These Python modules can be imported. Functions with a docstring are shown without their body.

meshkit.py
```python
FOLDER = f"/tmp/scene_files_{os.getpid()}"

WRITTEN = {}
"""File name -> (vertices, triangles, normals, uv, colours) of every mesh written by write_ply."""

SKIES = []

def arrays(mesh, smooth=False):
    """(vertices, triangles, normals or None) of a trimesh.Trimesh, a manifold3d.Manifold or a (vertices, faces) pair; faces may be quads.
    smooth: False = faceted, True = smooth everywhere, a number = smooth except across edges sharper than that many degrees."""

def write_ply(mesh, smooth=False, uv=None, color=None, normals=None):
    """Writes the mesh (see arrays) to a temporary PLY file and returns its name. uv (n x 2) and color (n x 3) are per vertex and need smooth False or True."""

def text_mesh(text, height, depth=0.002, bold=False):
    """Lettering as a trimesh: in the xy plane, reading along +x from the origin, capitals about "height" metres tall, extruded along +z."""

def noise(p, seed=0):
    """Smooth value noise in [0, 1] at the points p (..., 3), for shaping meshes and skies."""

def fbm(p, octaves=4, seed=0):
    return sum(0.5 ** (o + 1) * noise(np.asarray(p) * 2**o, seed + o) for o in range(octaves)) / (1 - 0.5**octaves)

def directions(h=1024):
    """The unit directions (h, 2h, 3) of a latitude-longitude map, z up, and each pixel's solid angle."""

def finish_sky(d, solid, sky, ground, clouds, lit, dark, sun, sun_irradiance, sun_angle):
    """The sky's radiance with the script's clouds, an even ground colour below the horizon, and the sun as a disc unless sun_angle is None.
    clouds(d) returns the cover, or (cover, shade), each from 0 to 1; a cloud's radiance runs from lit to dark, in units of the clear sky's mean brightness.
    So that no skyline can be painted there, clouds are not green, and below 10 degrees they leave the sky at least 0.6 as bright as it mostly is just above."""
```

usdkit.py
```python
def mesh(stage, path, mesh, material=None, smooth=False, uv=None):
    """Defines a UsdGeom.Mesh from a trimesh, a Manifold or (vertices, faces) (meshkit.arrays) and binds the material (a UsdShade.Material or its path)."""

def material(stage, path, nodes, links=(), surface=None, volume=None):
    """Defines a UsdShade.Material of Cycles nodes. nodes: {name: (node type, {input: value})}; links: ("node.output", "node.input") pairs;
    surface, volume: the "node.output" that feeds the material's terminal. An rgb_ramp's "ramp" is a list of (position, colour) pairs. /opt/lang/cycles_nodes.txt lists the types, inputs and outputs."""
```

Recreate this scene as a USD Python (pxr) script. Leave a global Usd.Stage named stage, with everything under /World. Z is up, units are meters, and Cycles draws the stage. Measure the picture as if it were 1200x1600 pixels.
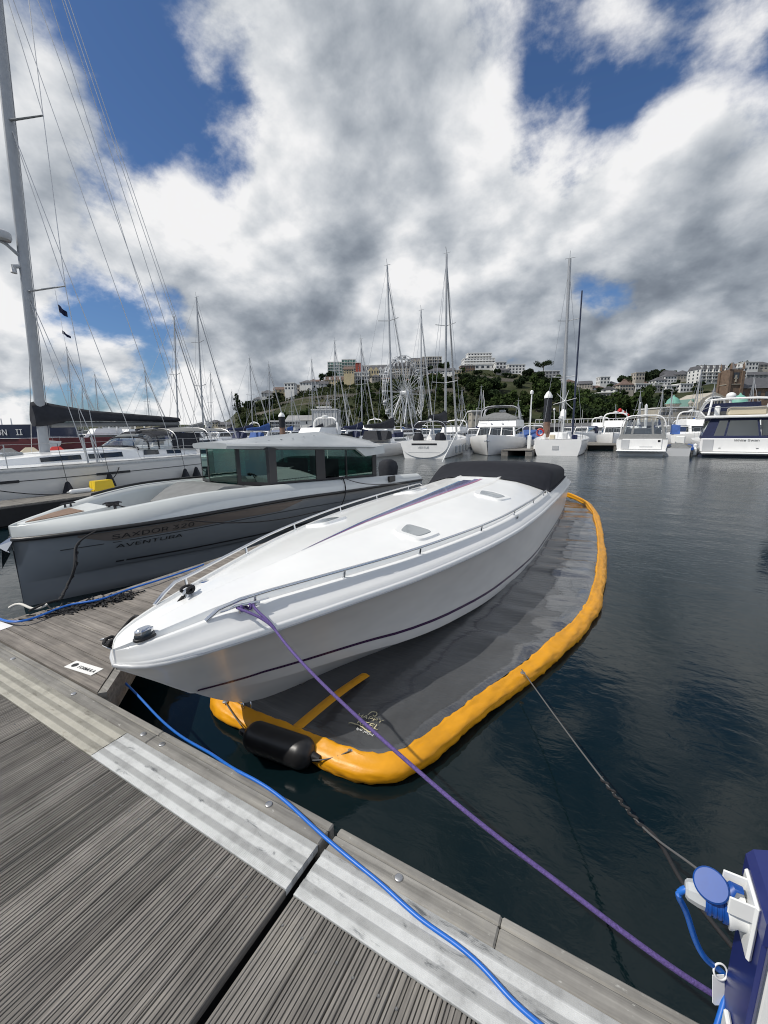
import math, random
import numpy as np, trimesh, usdkit, meshkit
from scipy.interpolate import PchipInterpolator as PI_
from shapely.geometry import Polygon
from pxr import Usd, UsdGeom, UsdLux, UsdShade, Gf, Sdf, Vt

stage = Usd.Stage.CreateInMemory()
UsdGeom.SetStageUpAxis(stage, UsdGeom.Tokens.z)
UsdGeom.SetStageMetersPerUnit(stage, 1.0)
UsdGeom.Xform.Define(stage, '/World')
rng = np.random.default_rng(7)

# ------------------------------------------------------------------ camera
FPX, CAMZ = 646.0, 2.1
PITCH, ROLL, YAW = np.radians([11.22, -0.83, 29.3])
FW = np.array([-math.sin(YAW) * math.cos(PITCH), math.cos(YAW) * math.cos(PITCH), -math.sin(PITCH)])
_r = np.array([math.cos(YAW), math.sin(YAW), 0.0]); _u = np.cross(_r, FW)
RT = _r * math.cos(ROLL) + _u * math.sin(ROLL); UP = np.cross(RT, FW)
EYE = np.array([0, 0, CAMZ])
cam = UsdGeom.Camera.Define(stage, '/World/camera')
cam.AddTransformOp().Set(Gf.Matrix4d(*[float(x) for r in ([*RT, 0], [*UP, 0], [*-FW, 0], [*EYE, 1]) for x in r]))
cam.CreateHorizontalApertureAttr(24.0); cam.CreateVerticalApertureAttr(32.0)
cam.CreateFocalLengthAttr(24.0 * FPX / 1200.0)
cam.CreateClippingRangeAttr(Gf.Vec2f(0.05, 5000))
cam.CreateExposureAttr(0.0)

def ray(x, y): return FW + RT * ((x - 600) / FPX) - UP * ((y - 800) / FPX)
def at(x, y, z): d = ray(x, y); return EYE + d * (z - CAMZ) / d[2]          # on the level z
def aty(x, y, Y): d = ray(x, y); return EYE + d * Y / d[1]
def atx(x, y, X): d = ray(x, y); return EYE + d * X / d[0]
def atd(x, y, D): d = ray(x, y); return EYE + d * D / (d[1] * math.cos(YAW) - d[0] * math.sin(YAW))   # at the level distance D

# ------------------------------------------------------------------ light
SUNDIR = np.array([-0.62, -0.70, 0.0]); SUNDIR /= np.linalg.norm(SUNDIR)
ELEV = math.radians(50)
SUN = np.array([SUNDIR[0] * math.cos(ELEV), SUNDIR[1] * math.cos(ELEV), math.sin(ELEV)])
sun = UsdLux.DistantLight.Define(stage, '/World/sun')
sun.CreateIntensityAttr(1.0); sun.CreateAngleAttr(0.6); sun.CreateNormalizeAttr(True)
sun.CreateColorAttr(Gf.Vec3f(1.0, 0.95, 0.87))
_z = SUN; _x = np.cross([0, 0, 1.0], _z); _x /= np.linalg.norm(_x); _y = np.cross(_z, _x)
sun.AddTransformOp().Set(Gf.Matrix4d(*[float(x) for r in ([*_x, 0], [*_y, 0], [*_z, 0], [0, 0, 0, 1]) for x in r]))
SKY_STRENGTH = 0.1

def sky_material():
    n = {'tc': ('texture_coordinate', {}),
         'sky': ('sky_texture', dict(sky_type='single_scattering', sun_disc=False, sun_elevation=ELEV, sun_rotation=math.atan2(SUN[0], SUN[1]), altitude=0.0)),
         'sep': ('separate_xyz', {}), 'zc': ('math', dict(math_type='maximum', value2=0.0)), 'za': ('math', dict(math_type='add', value2=0.62)),
         'inv': ('math', dict(math_type='divide', value1=1.0)), 'pl': ('mix_vector', dict(fac=1.0)), 'cx': ('combine_xyz', {}),
         'mul': ('mix', dict(mix_type='multiply', fac=1.0))}
    l = [('tc.generated', 'sep.vector'), ('sep.z', 'zc.value1'), ('zc.value', 'za.value1'), ('za.value', 'inv.value2'),
         ('inv.value', 'cx.x'), ('inv.value', 'cx.y'), ('inv.value', 'cx.z'), ('tc.generated', 'mul.color1'), ('cx.vector', 'mul.color2')]
    del n['pl']
    def blobs(tag, items, base):
        prev = None
        for i, (x, y, r, a) in enumerate(items):
            d = ray(x, y); d = d / np.linalg.norm(d); ang = math.atan(r / FPX)
            n[f'{tag}d{i}'] = ('math', dict(math_type='multiply', value2=float(d[0])))
            n[f'{tag}e{i}'] = ('math', dict(math_type='multiply_add', value2=float(d[1])))
            n[f'{tag}g{i}'] = ('math', dict(math_type='multiply_add', value2=float(d[2])))
            n[f'{tag}m{i}'] = ('map_range', dict(range_type='smoothstep', from_min=math.cos(ang), from_max=math.cos(ang * 0.15), to_min=0.0, to_max=a))
            l.extend([('sep.x', f'{tag}d{i}.value1'), ('sep.y', f'{tag}e{i}.value1'), (f'{tag}d{i}.value', f'{tag}e{i}.value3'), ('sep.z', f'{tag}g{i}.value1'), (f'{tag}e{i}.value', f'{tag}g{i}.value3'), (f'{tag}g{i}.value', f'{tag}m{i}.value')])
            n[f'{tag}s{i}'] = ('math', dict(math_type='add', value1=base, value2=0.0))
            l.append((f'{tag}m{i}.result', f'{tag}s{i}.value2'))
            if prev: l.append((prev, f'{tag}s{i}.value1'))
            prev = f'{tag}s{i}.value'
        return prev
    cov = blobs('c', COVER, 0.0)
    shd = blobs('b', SHADE, 0.0)
    # main cloud field, and the same field a step towards the sun: where it is thinner there the cloud is lit
    for tag_, vec, det in (('n1', 'mul.color', 12.0), ('n2', 'off.color', 3.0)):
        n[tag_ + 'f'] = ('noise_texture', dict(scale=3.6, detail=det, roughness=0.60 if det > 5 else 0.5, distortion=0.1)); n[tag_ + 'v'] = ('voronoi_texture', dict(feature='f1', scale=6.5, detail=1.0 if det > 5 else 0.0, roughness=0.5, use_normalize=True))
        n[tag_ + 'w'] = ('mix', dict(mix_type='linear_light', fac=0.05)); n[tag_] = ('math', dict(math_type='multiply_add', value2=-0.30))
        l += [(vec, tag_ + 'f.vector'), (vec, tag_ + 'w.color1'), (tag_ + 'f.color', tag_ + 'w.color2'), (tag_ + 'w.color', tag_ + 'v.vector'), (tag_ + 'v.distance', tag_ + '.value1'), (tag_ + 'f.fac', tag_ + 'a.value1'), (tag_ + 'a.value', tag_ + '.value3')]
        n[tag_ + 'a'] = ('math', dict(math_type='add', value2=0.085))
    n['off'] = ('mix', dict(mix_type='add', fac=1.0, color2=(SUN[0] * 0.06, SUN[1] * 0.06, 0.05)))
    n['n3'] = ('noise_texture', dict(scale=1.9, detail=5.0, roughness=0.55))
    n['sum'] = ('math', dict(math_type='add')); n['cov'] = ('map_range', dict(range_type='smoothstep', from_min=0.38, from_max=0.56, to_min=0.0, to_max=1.0))
    n['dif'] = ('math', dict(math_type='subtract')); n['b1'] = ('math', dict(math_type='multiply_add', value2=2.9, value3=0.66))
    n['b2'] = ('math', dict(math_type='multiply_add', value2=-0.55)); n['b3'] = ('math', dict(math_type='add')); n['b4'] = ('math', dict(math_type='multiply_add', value2=1.3)); n['b5'] = ('math', dict(math_type='multiply_add', value2=0.72, value3=0.26 - 0.345 * 0.72))
    n['ramp'] = ('rgb_ramp', dict(ramp=[(0.0, (1.3, 1.55, 1.95)), (0.26, (2.1, 2.42, 2.9)), (0.44, (3.1, 3.48, 3.98)), (0.62, (4.7, 5.05, 5.5)), (0.80, (6.7, 6.95, 7.25)), (0.98, (9.0, 9.0, 9.05))]))
    n['blue'] = ('mix', dict(mix_type='multiply', fac=1.0, color2=(0.50, 0.70, 0.97)))
    n['mx'] = ('mix', dict(mix_type='mix')); n['bg'] = ('background_shader', dict(strength=SKY_STRENGTH))
    l += [('mul.color', 'off.color1'), ('mul.color', 'n3.vector'),
          ('n1.value', 'sum.value1'), (cov, 'sum.value2'), ('sum.value', 'cov.value'),
          ('n1.value', 'dif.value1'), ('n2.value', 'dif.value2'), ('dif.value', 'b1.value1'),
          ('sum.value', 'b2.value1'), ('b1.value', 'b2.value3'), ('b2.value', 'b3.value1'), (shd, 'b3.value2'), ('n3.fac', 'b4.value1'), ('b3.value', 'b4.value3'), ('b4.value', 'b5.value1'), ('b5.value', 'ramp.fac'),
          ('sky.color', 'blue.color1'), ('blue.color', 'mx.color1'), ('ramp.color', 'mx.color2'), ('cov.result', 'mx.fac'), ('mx.color', 'bg.color')]
    return usdkit.material(stage, '/World/Looks/sky', n, l, surface='bg.background')

# where the cloud is thick or broken, and where its bases are dark, seen from the harbour
COVER = [(600, 300, 1100, 0.07), (190, 60, 190, -0.115), (310, 200, 120, -0.13), (130, 120, 120, -0.08), (860, 90, 160, -0.15), (800, 20, 90, -0.06), (1060, 40, 190, -0.15), (1170, 10, 140, -0.11), (600, 650, 800, 0.05), (890, 200, 90, -0.12), (500, 30, 70, -0.06), (490, 150, 40, -0.05), (940, 440, 60, -0.26),
         (190, 430, 110, -0.16), (175, 545, 120, -0.16), (400, 110, 50, -0.07), (430, 20, 50, -0.06), (350, 280, 50, -0.08), (650, 150, 240, 0.12), (560, 480, 330, 0.12), (1100, 310, 260, 0.14), (90, 290, 150, 0.13), (250, 330, 90, 0.09), (40, 480, 140, 0.06), (300, 430, 120, 0.10), (420, 60, 150, 0.07), (60, 40, 90, 0.07), (940, 60, 70, 0.06)]
SHADE = [(480, 490, 140, -0.10), (640, 540, 240, -0.08), (1000, 545, 300, -0.20), (600, 300, 260, 0.05), (390, 410, 80, 0.24), (270, 300, 110, 0.12), (1100, 210, 200, 0.13), (700, 80, 200, 0.03), (60, 330, 150, 0.05), (60, 610, 150, 0.06), (330, 620, 120, 0.0), (1120, 380, 160, 0.06), (850, 330, 160, 0.05), (560, 200, 120, 0.02), (330, 400, 60, 0.1)]
dome = UsdLux.DomeLight.Define(stage, '/World/sky')
dome.CreateIntensityAttr(1.0)
UsdShade.MaterialBindingAPI.Apply(dome.GetPrim()).Bind(sky_material())
dome.GetPrim().SetCustomDataByKey('kind', 'structure')

# ------------------------------------------------------------------ helpers
used = {}
def numbered(parent, name):
    k = (parent, name); used[k] = used.get(k, -1) + 1
    return f'{parent}/{name}' + (f'_{used[k]:03d}' if used[k] else '')
class T:                                                        # a thing, a part, or a piece: its prim and where its own coordinates start
    def __init__(s, prim, loc): s.prim, s.loc, s.path = prim, np.asarray(loc, float), str(prim.GetPath())
def tag(o, label=None, cat=None, group=None, kind=None):
    p = o.prim if isinstance(o, T) else o
    for k, v in (('label', label), ('category', cat), ('group', group), ('kind', kind)):
        if v: p.SetCustomDataByKey(k, v)
    return o
def thing(name, label, cat, loc=(0, 0, 0), group=None, rotz=0.0, local=False):
    """An Xform at the thing's base. Parts are given in world coordinates unless local."""
    x = UsdGeom.Xform.Define(stage, numbered('/World', name))
    x.AddTranslateOp().Set(Gf.Vec3d(*map(float, loc)))
    if rotz: x.AddRotateZOp().Set(float(rotz))
    return tag(T(x.GetPrim(), (0, 0, 0) if local else loc), label, cat, group)
def part(parent, name, mesh, mat, smooth=35, kind=None, label=None):
    """One Mesh prim under the parent (or under /World)."""
    path = numbered(parent.path if parent else '/World', name)
    loc = parent.loc if parent else np.zeros(3)
    v, f, nn = meshkit.arrays(mesh, smooth)
    m = usdkit.mesh(stage, path, (v - loc, f), M[mat])
    if nn is not None:
        m.CreateNormalsAttr(Vt.Vec3fArray.FromNumpy(nn.astype(np.float32))); m.SetNormalsInterpolation('vertex')
    return tag(T(m.GetPrim(), loc), label, None, None, kind)
def single(name, mesh, mat, label=None, cat=None, group=None, kind=None, smooth=35):
    return tag(part(None, name, mesh, mat, smooth), label, cat, group, kind)
def copy_of(src, name, loc, rotz=0, label=None, cat=None, group=None, scale=None):
    x = UsdGeom.Xform.Define(stage, numbered('/World', name))
    x.AddTranslateOp().Set(Gf.Vec3d(*map(float, loc))); 
    if rotz: x.AddRotateZOp().Set(float(rotz))
    if scale is not None: x.AddScaleOp().Set(Gf.Vec3f(*([float(scale)] * 3 if np.ndim(scale) == 0 else map(float, scale))))
    x.GetPrim().GetReferences().AddInternalReference(src); x.GetPrim().SetInstanceable(True)
    return tag(T(x.GetPrim(), loc), label, cat, group)

def cat_(ms): return trimesh.util.concatenate([m for m in ms if m is not None])
def mesh_(v, f): return trimesh.Trimesh(np.asarray(v, float), np.asarray(f, int), process=False)
def rz(m, deg, c=(0, 0, 0)):
    m = m.copy(); m.apply_transform(trimesh.transformations.rotation_matrix(math.radians(deg), [0, 0, 1], c)); return m
def mv(m, d): m = m.copy(); m.apply_translation(d); return m
def box(x0, x1, y0, y1, z0, z1, bev=0.0):
    if bev <= 0:
        m = trimesh.creation.box((x1 - x0, y1 - y0, z1 - z0)); m.apply_translation(((x0 + x1) / 2, (y0 + y1) / 2, (z0 + z1) / 2)); return m
    b = min(bev, (x1 - x0) * .45, (y1 - y0) * .45, (z1 - z0) * .45); p = []
    for X, sx in ((x0, 1), (x1, -1)):
        for Y, sy in ((y0, 1), (y1, -1)):
            for Z, sz in ((z0, 1), (z1, -1)):
                p += [(X, Y + sy * b, Z + sz * b), (X + sx * b, Y, Z + sz * b), (X + sx * b, Y + sy * b, Z)]
    return trimesh.convex.convex_hull(np.array(p))
def tube(pts, r, sides=8, cap=True, flat=1.0):
    p = np.asarray(pts, float); t = np.gradient(p, axis=0); t /= np.linalg.norm(t, axis=1, keepdims=True) + 1e-12
    up = np.where(np.abs(t[:, 2:]) < .95, [0, 0, 1.0], [1.0, 0, 0]); a = np.cross(t, up); a /= np.linalg.norm(a, axis=1, keepdims=True) + 1e-12
    b = np.cross(t, a); an = np.arange(sides) * 2 * math.pi / sides; R = np.broadcast_to(r, (len(p),))[:, None, None]
    v = p[:, None] + R * (np.cos(an)[None, :, None] * a[:, None] + flat * np.sin(an)[None, :, None] * b[:, None])
    return ringmesh(v, True, cap)
def ringmesh(v, closed=True, cap=True):
    n, s = v.shape[:2]; f = []; w = s if closed else s - 1
    i, j = np.meshgrid(np.arange(n - 1), np.arange(w), indexing='ij'); k = (j + 1) % s
    q = np.stack([i * s + j, (i + 1) * s + j, (i + 1) * s + k, i * s + k], -1).reshape(-1, 4)
    f = np.vstack([q[:, [0, 1, 2]], q[:, [0, 2, 3]]]); vv = v.reshape(-1, 3)
    if cap and closed:
        c0, c1 = len(vv), len(vv) + 1; vv = np.vstack([vv, v[0].mean(0), v[-1].mean(0)]); jj = np.arange(s); kk = (jj + 1) % s
        f = np.vstack([f, np.stack([np.full(s, c0), jj, kk], 1), np.stack([np.full(s, c1), (n - 1) * s + kk, (n - 1) * s + jj], 1)])
    m = mesh_(vv, f)
    return m
def fixn(m): m = m.copy(); trimesh.repair.fix_normals(m); return m
def spline(pts, n):
    p = np.asarray(pts, float); d = np.r_[0, np.cumsum(np.linalg.norm(np.diff(p, axis=0), axis=1))]
    from scipy.interpolate import CubicSpline
    return CubicSpline(d, p)(np.linspace(0, d[-1], n))
def polyline(pts, n):
    p = np.asarray(pts, float); d = np.r_[0, np.cumsum(np.linalg.norm(np.diff(p, axis=0), axis=1))]; s = np.linspace(0, d[-1], n)
    return np.stack([np.interp(s, d, p[:, k]) for k in range(3)], 1)
def sag(a, b, s, n=24):
    t = np.linspace(0, 1, n)[:, None]; p = np.asarray(a) * (1 - t) + np.asarray(b) * t; p[:, 2:] -= s * 4 * t * (1 - t); return p
def cyl(a, b, r, sides=12, r2=None): return tube([a, b], [r, r if r2 is None else r2], sides)
def prism(poly, z0, z1):
    m = trimesh.creation.extrude_polygon(Polygon(poly), z1 - z0, engine='earcut'); m.apply_translation((0, 0, z0)); return m
def side_prism(poly_yz, x0, x1):
    """Outline in the (y, z) plane, thickness along x."""
    m = trimesh.creation.extrude_polygon(Polygon(poly_yz), x1 - x0, engine='earcut'); v = np.array(m.vertices)
    return fixn(mesh_(np.stack([v[:, 2] + x0, v[:, 0], v[:, 1]], 1), m.faces))
def ball(c, r, sub=2, sc=(1, 1, 1)):
    m = trimesh.creation.icosphere(sub, 1.0); m.apply_scale(np.asarray(sc) * r); m.apply_translation(c); return m
def lathe(prof, c=(0, 0, 0), n=16):
    """prof: (radius, height) pairs about a vertical axis."""
    an = np.arange(n) * 2 * math.pi / n; v = np.array([[(r * math.cos(a), r * math.sin(a), h) for a in an] for r, h in prof]) + np.asarray(c)
    return fixn(ringmesh(v, True, True))
def interp(xs, ys): return PI_(np.asarray(xs, float), np.asarray(ys, float), extrapolate=True)

# ------------------------------------------------------------------ materials
M = {}
def mat(name, color, rough=0.5, metal=0.0, noise=None, bump=None, coat=0.0, spec=0.5, vary=0.0, coord='position', extra=None):
    """noise: (scale, amount, detail, stretch) mottles the colour; bump: (scale, strength, distance, stretch); vary: change of tone from object to object."""
    n = {'p': ('principled_bsdf', dict(base_color=color, roughness=rough, metallic=metal, coat_weight=coat, specular_ior_level=spec))}; l = []
    n['g'] = ('geometry', {}) if coord == 'position' else ('texture_coordinate', {})
    src = f'g.{coord}'; cur = None
    if noise:
        sc, amt, det, st = (*noise, 4, (1, 1, 1))[:4] if len(noise) < 4 else noise
        n['m'] = ('mapping', dict(scale=st)); n['n'] = ('noise_texture', dict(scale=sc, detail=det, roughness=0.6))
        c = np.array(color)
        n['r'] = ('rgb_ramp', dict(ramp=[(0.25, tuple(c * (1 - amt))), (0.5, tuple(c)), (0.75, tuple(np.minimum(c * (1 + amt), 0.95)))]))
        l += [(src, 'm.vector'), ('m.vector', 'n.vector'), ('n.fac', 'r.fac')]; cur = 'r.color'
    if vary:
        n['oi'] = ('object_info', {}); n['vr'] = ('map_range', dict(from_min=0.0, from_max=1.0, to_min=1 - vary, to_max=1 + vary)); n['cx'] = ('combine_xyz', {}); n['vm'] = ('mix', dict(mix_type='multiply', fac=1.0, color1=color))
        l += [('oi.random', 'vr.value'), ('vr.result', 'cx.x'), ('vr.result', 'cx.y'), ('vr.result', 'cx.z'), ('cx.vector', 'vm.color2')]
        if cur: l.append((cur, 'vm.color1'))
        cur = 'vm.color'
    if cur: l.append((cur, 'p.base_color'))
    if bump:
        sc, stn, dist, st = bump if len(bump) == 4 else (*bump, (1, 1, 1))
        n['bm'] = ('mapping', dict(scale=st)); n['bn'] = ('noise_texture', dict(scale=sc, detail=4.0)); n['b'] = ('bump', dict(strength=stn, distance=dist))
        l += [(src, 'bm.vector'), ('bm.vector', 'bn.vector'), ('bn.fac', 'b.height'), ('b.normal', 'p.normal')]
    if extra: n['p'][1].update(extra)
    M[name] = usdkit.material(stage, f'/World/Looks/{name}', n, l, surface='p.BSDF'); return M[name]

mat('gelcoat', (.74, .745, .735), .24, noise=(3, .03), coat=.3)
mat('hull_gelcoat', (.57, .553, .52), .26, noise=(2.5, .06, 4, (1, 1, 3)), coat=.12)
mat('screw_grey', (.16, .16, .16), .5, metal=.5)
mat('white_paint', (.78, .78, .77), .35, noise=(1.5, .06))
mat('cream_paint', (.66, .60, .48), .6, noise=(.4, .1))
mat('steel', (.75, .76, .78), .14, metal=1.0)
mat('dull_steel', (.5, .5, .5), .4, metal=1.0, noise=(20, .2))
mat('alloy', (.34, .355, .37), .45, metal=.3, noise=(6, .08))
mat('black_rubber', (.012, .012, .013), .38, noise=(12, .3), bump=(60, .15, .002))
mat('black_plastic', (.015, .015, .017), .35)
mat('black_canvas', (.012, .013, .018), .75, noise=(14, .25), bump=(5, .35, .02), spec=.25)
mat('navy_canvas', (.012, .018, .055), .7, noise=(8, .25), bump=(4, .3, .03), spec=.3)
mat('grey_canvas', (.17, .175, .175), .75, noise=(6, .15), bump=(4, .3, .03), spec=.3)
mat('charcoal_canvas', (.022, .024, .03), .8, noise=(6, .25), bump=(4, .5, .04), spec=.25)
mat('purple_stripe', (.055, .03, .17), .22, coat=.3)
mat('dark_stripe', (.03, .012, .035), .25, coat=.3)
mat('navy_stripe', (.015, .02, .10), .22, coat=.3)
mat('teal_stripe', (.06, .17, .32), .22, coat=.3)
mat('pink_stripe', (.30, .06, .17), .25, coat=.3)
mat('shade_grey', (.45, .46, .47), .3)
mat('hatch_glass', (.26, .28, .29), .08, coat=.5)
mat('dark_glass', (.012, .016, .02), .06, coat=.6)
mat('bright_red', (.45, .025, .02), .5)
mat('purple_rope', (.085, .055, .19), .8, noise=(160, .45), bump=(220, .6, .004))
mat('black_rope', (.012, .012, .014), .8, bump=(200, .6, .004))
mat('grey_rope', (.10, .10, .10), .8, bump=(260, .5, .003))
mat('white_rope', (.62, .60, .55), .8, bump=(200, .5, .004))
mat('blue_cable', (.010, .115, .46), .38, noise=(30, .12))
mat('blue_plastic', (.003, .055, .27), .42, noise=(40, .08))
mat('navy_plastic', (.014, .022, .12), .32, noise=(8, .1))
mat('white_plastic', (.70, .71, .70), .35, noise=(10, .05))
mat('grey_plastic', (.42, .44, .45), .4)
mat('print_white', (.72, .72, .7), .6)
mat('print_black', (.015, .015, .015), .5)
mat('yellow_plastic', (.75, .52, .02), .4)

def wood(name, c, coord='position', along=1, fine=60, lich=0.0, vary=.12):
    """Weathered timber with its grain running along x (0) or y (1)."""
    st = (1, .035, 1) if along == 1 else (.035, 1, 1); c = np.array(c)
    n = {'g': ('geometry', {}), 'm': ('mapping', dict(scale=st)), 'n': ('noise_texture', dict(scale=fine, detail=8.0, roughness=.65)),
         'r': ('rgb_ramp', dict(ramp=[(.28, tuple(c * .45)), (.48, tuple(c * .9)), (.62, tuple(c * 1.15)), (.8, tuple(c * 1.6))])),
         'n2': ('noise_texture', dict(scale=5.0, detail=5.0, roughness=.65)), 'r2': ('rgb_ramp', dict(ramp=[(.3, (.72, .72, .72)), (.55, (1, 1, 1)), (.75, (1.18, 1.17, 1.13))])),
         'x': ('mix', dict(mix_type='multiply', fac=1.0)), 'oi': ('object_info', {}), 'vr': ('map_range', dict(from_min=0., from_max=1., to_min=1 - vary, to_max=1 + vary)), 'cx': ('combine_xyz', {}),
         'y': ('mix', dict(mix_type='multiply', fac=1.0)), 'sp': ('noise_texture', dict(scale=70.0, detail=3.0)), 'sr': ('map_range', dict(range_type='smoothstep', from_min=.66, from_max=.74, to_min=0., to_max=lich)),
         'z': ('mix', dict(mix_type='mix', color2=(.46, .46, .43))), 'b': ('bump', dict(strength=.5, distance=.004)), 'p': ('principled_bsdf', dict(roughness=.85, specular_ior_level=.25)),
         'sm': ('mapping', dict(scale=(1, .4, 1) if along == 1 else (.4, 1, 1)))}
    l = [('g.position', 'm.vector'), ('m.vector', 'n.vector'), ('n.fac', 'r.fac'), ('g.position', 'n2.vector'), ('n2.fac', 'r2.fac'), ('r.color', 'x.color1'), ('r2.color', 'x.color2'),
         ('oi.random', 'vr.value'), ('vr.result', 'cx.x'), ('vr.result', 'cx.y'), ('vr.result', 'cx.z'), ('x.color', 'y.color1'), ('cx.vector', 'y.color2'),
         ('g.position', 'sm.vector'), ('sm.vector', 'sp.vector'), ('sp.fac', 'sr.value'), ('sr.result', 'z.fac'), ('y.color', 'z.color1'), ('z.color', 'p.base_color'), ('n.fac', 'b.height'), ('b.normal', 'p.normal')]
    M[name] = usdkit.material(stage, f'/World/Looks/{name}', n, l, surface='p.BSDF')
wood('deck_wood', (.172, .161, .147), along=1, fine=55, vary=.26)
wood('edge_wood', (.23, .222, .205), along=0, fine=30, lich=.55)
wood('finger_wood', (.215, .195, .175), along=0, fine=45, vary=.15)
wood('far_wood', (.2, .19, .175), along=0, fine=20)

def grating(name, c, dirt, dirty):
    n = {'g': ('geometry', {}), 'n': ('noise_texture', dict(scale=9.0, detail=8.0, roughness=.7)), 'r': ('rgb_ramp', dict(ramp=[(.3, tuple(np.array(c) * .72)), (.5, c), (.75, tuple(np.minimum(np.array(c) * 1.15, .9)))])),
         'm': ('mapping', dict(scale=(.28, 1, 1))), 'n2': ('noise_texture', dict(scale=26.0, detail=5.0, roughness=.65, distortion=.4)), 'd': ('map_range', dict(range_type='smoothstep', from_min=.58, from_max=.72, to_min=0., to_max=dirty)),
         'x': ('mix', dict(mix_type='mix', color2=dirt)), 'sy': ('separate_xyz', {}), 'bs': ('math', dict(math_type='sine')), 'bm': ('math', dict(math_type='multiply_add', value2=2 * math.pi / .0613, value3=-.850 * 2 * math.pi / .0613)), 'br': ('map_range', dict(range_type='smoothstep', from_min=-.5, from_max=.5, to_min=.74, to_max=1.12)), 'bc': ('combine_xyz', {}), 'bx': ('mix', dict(mix_type='multiply', fac=1.0)), 'p': ('principled_bsdf', dict(roughness=.65, specular_ior_level=.35)), 'b': ('bump', dict(strength=.3, distance=.002)), 'n3': ('noise_texture', dict(scale=180.0, detail=3.0))}
    l = [('g.position', 'n.vector'), ('n.fac', 'r.fac'), ('g.position', 'm.vector'), ('m.vector', 'n2.vector'), ('n2.fac', 'd.value'), ('r.color', 'x.color1'), ('d.result', 'x.fac'), ('g.position', 'sy.vector'), ('sy.y', 'bm.value1'), ('bm.value', 'bs.value1'), ('bs.value', 'br.value'), ('br.result', 'bc.x'), ('br.result', 'bc.y'), ('br.result', 'bc.z'), ('x.color', 'bx.color1'), ('bc.vector', 'bx.color2'), ('bx.color', 'p.base_color'), ('g.position', 'n3.vector'), ('n3.fac', 'b.height'), ('b.normal', 'p.normal')]
    M[name] = usdkit.material(stage, f'/World/Looks/{name}', n, l, surface='p.BSDF')
grating('grating_clean', (.44, .45, .45), (.11, .12, .13), .9)
grating('grating_dirty', (.34, .33, .29), (.17, .155, .125), .8)

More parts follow.
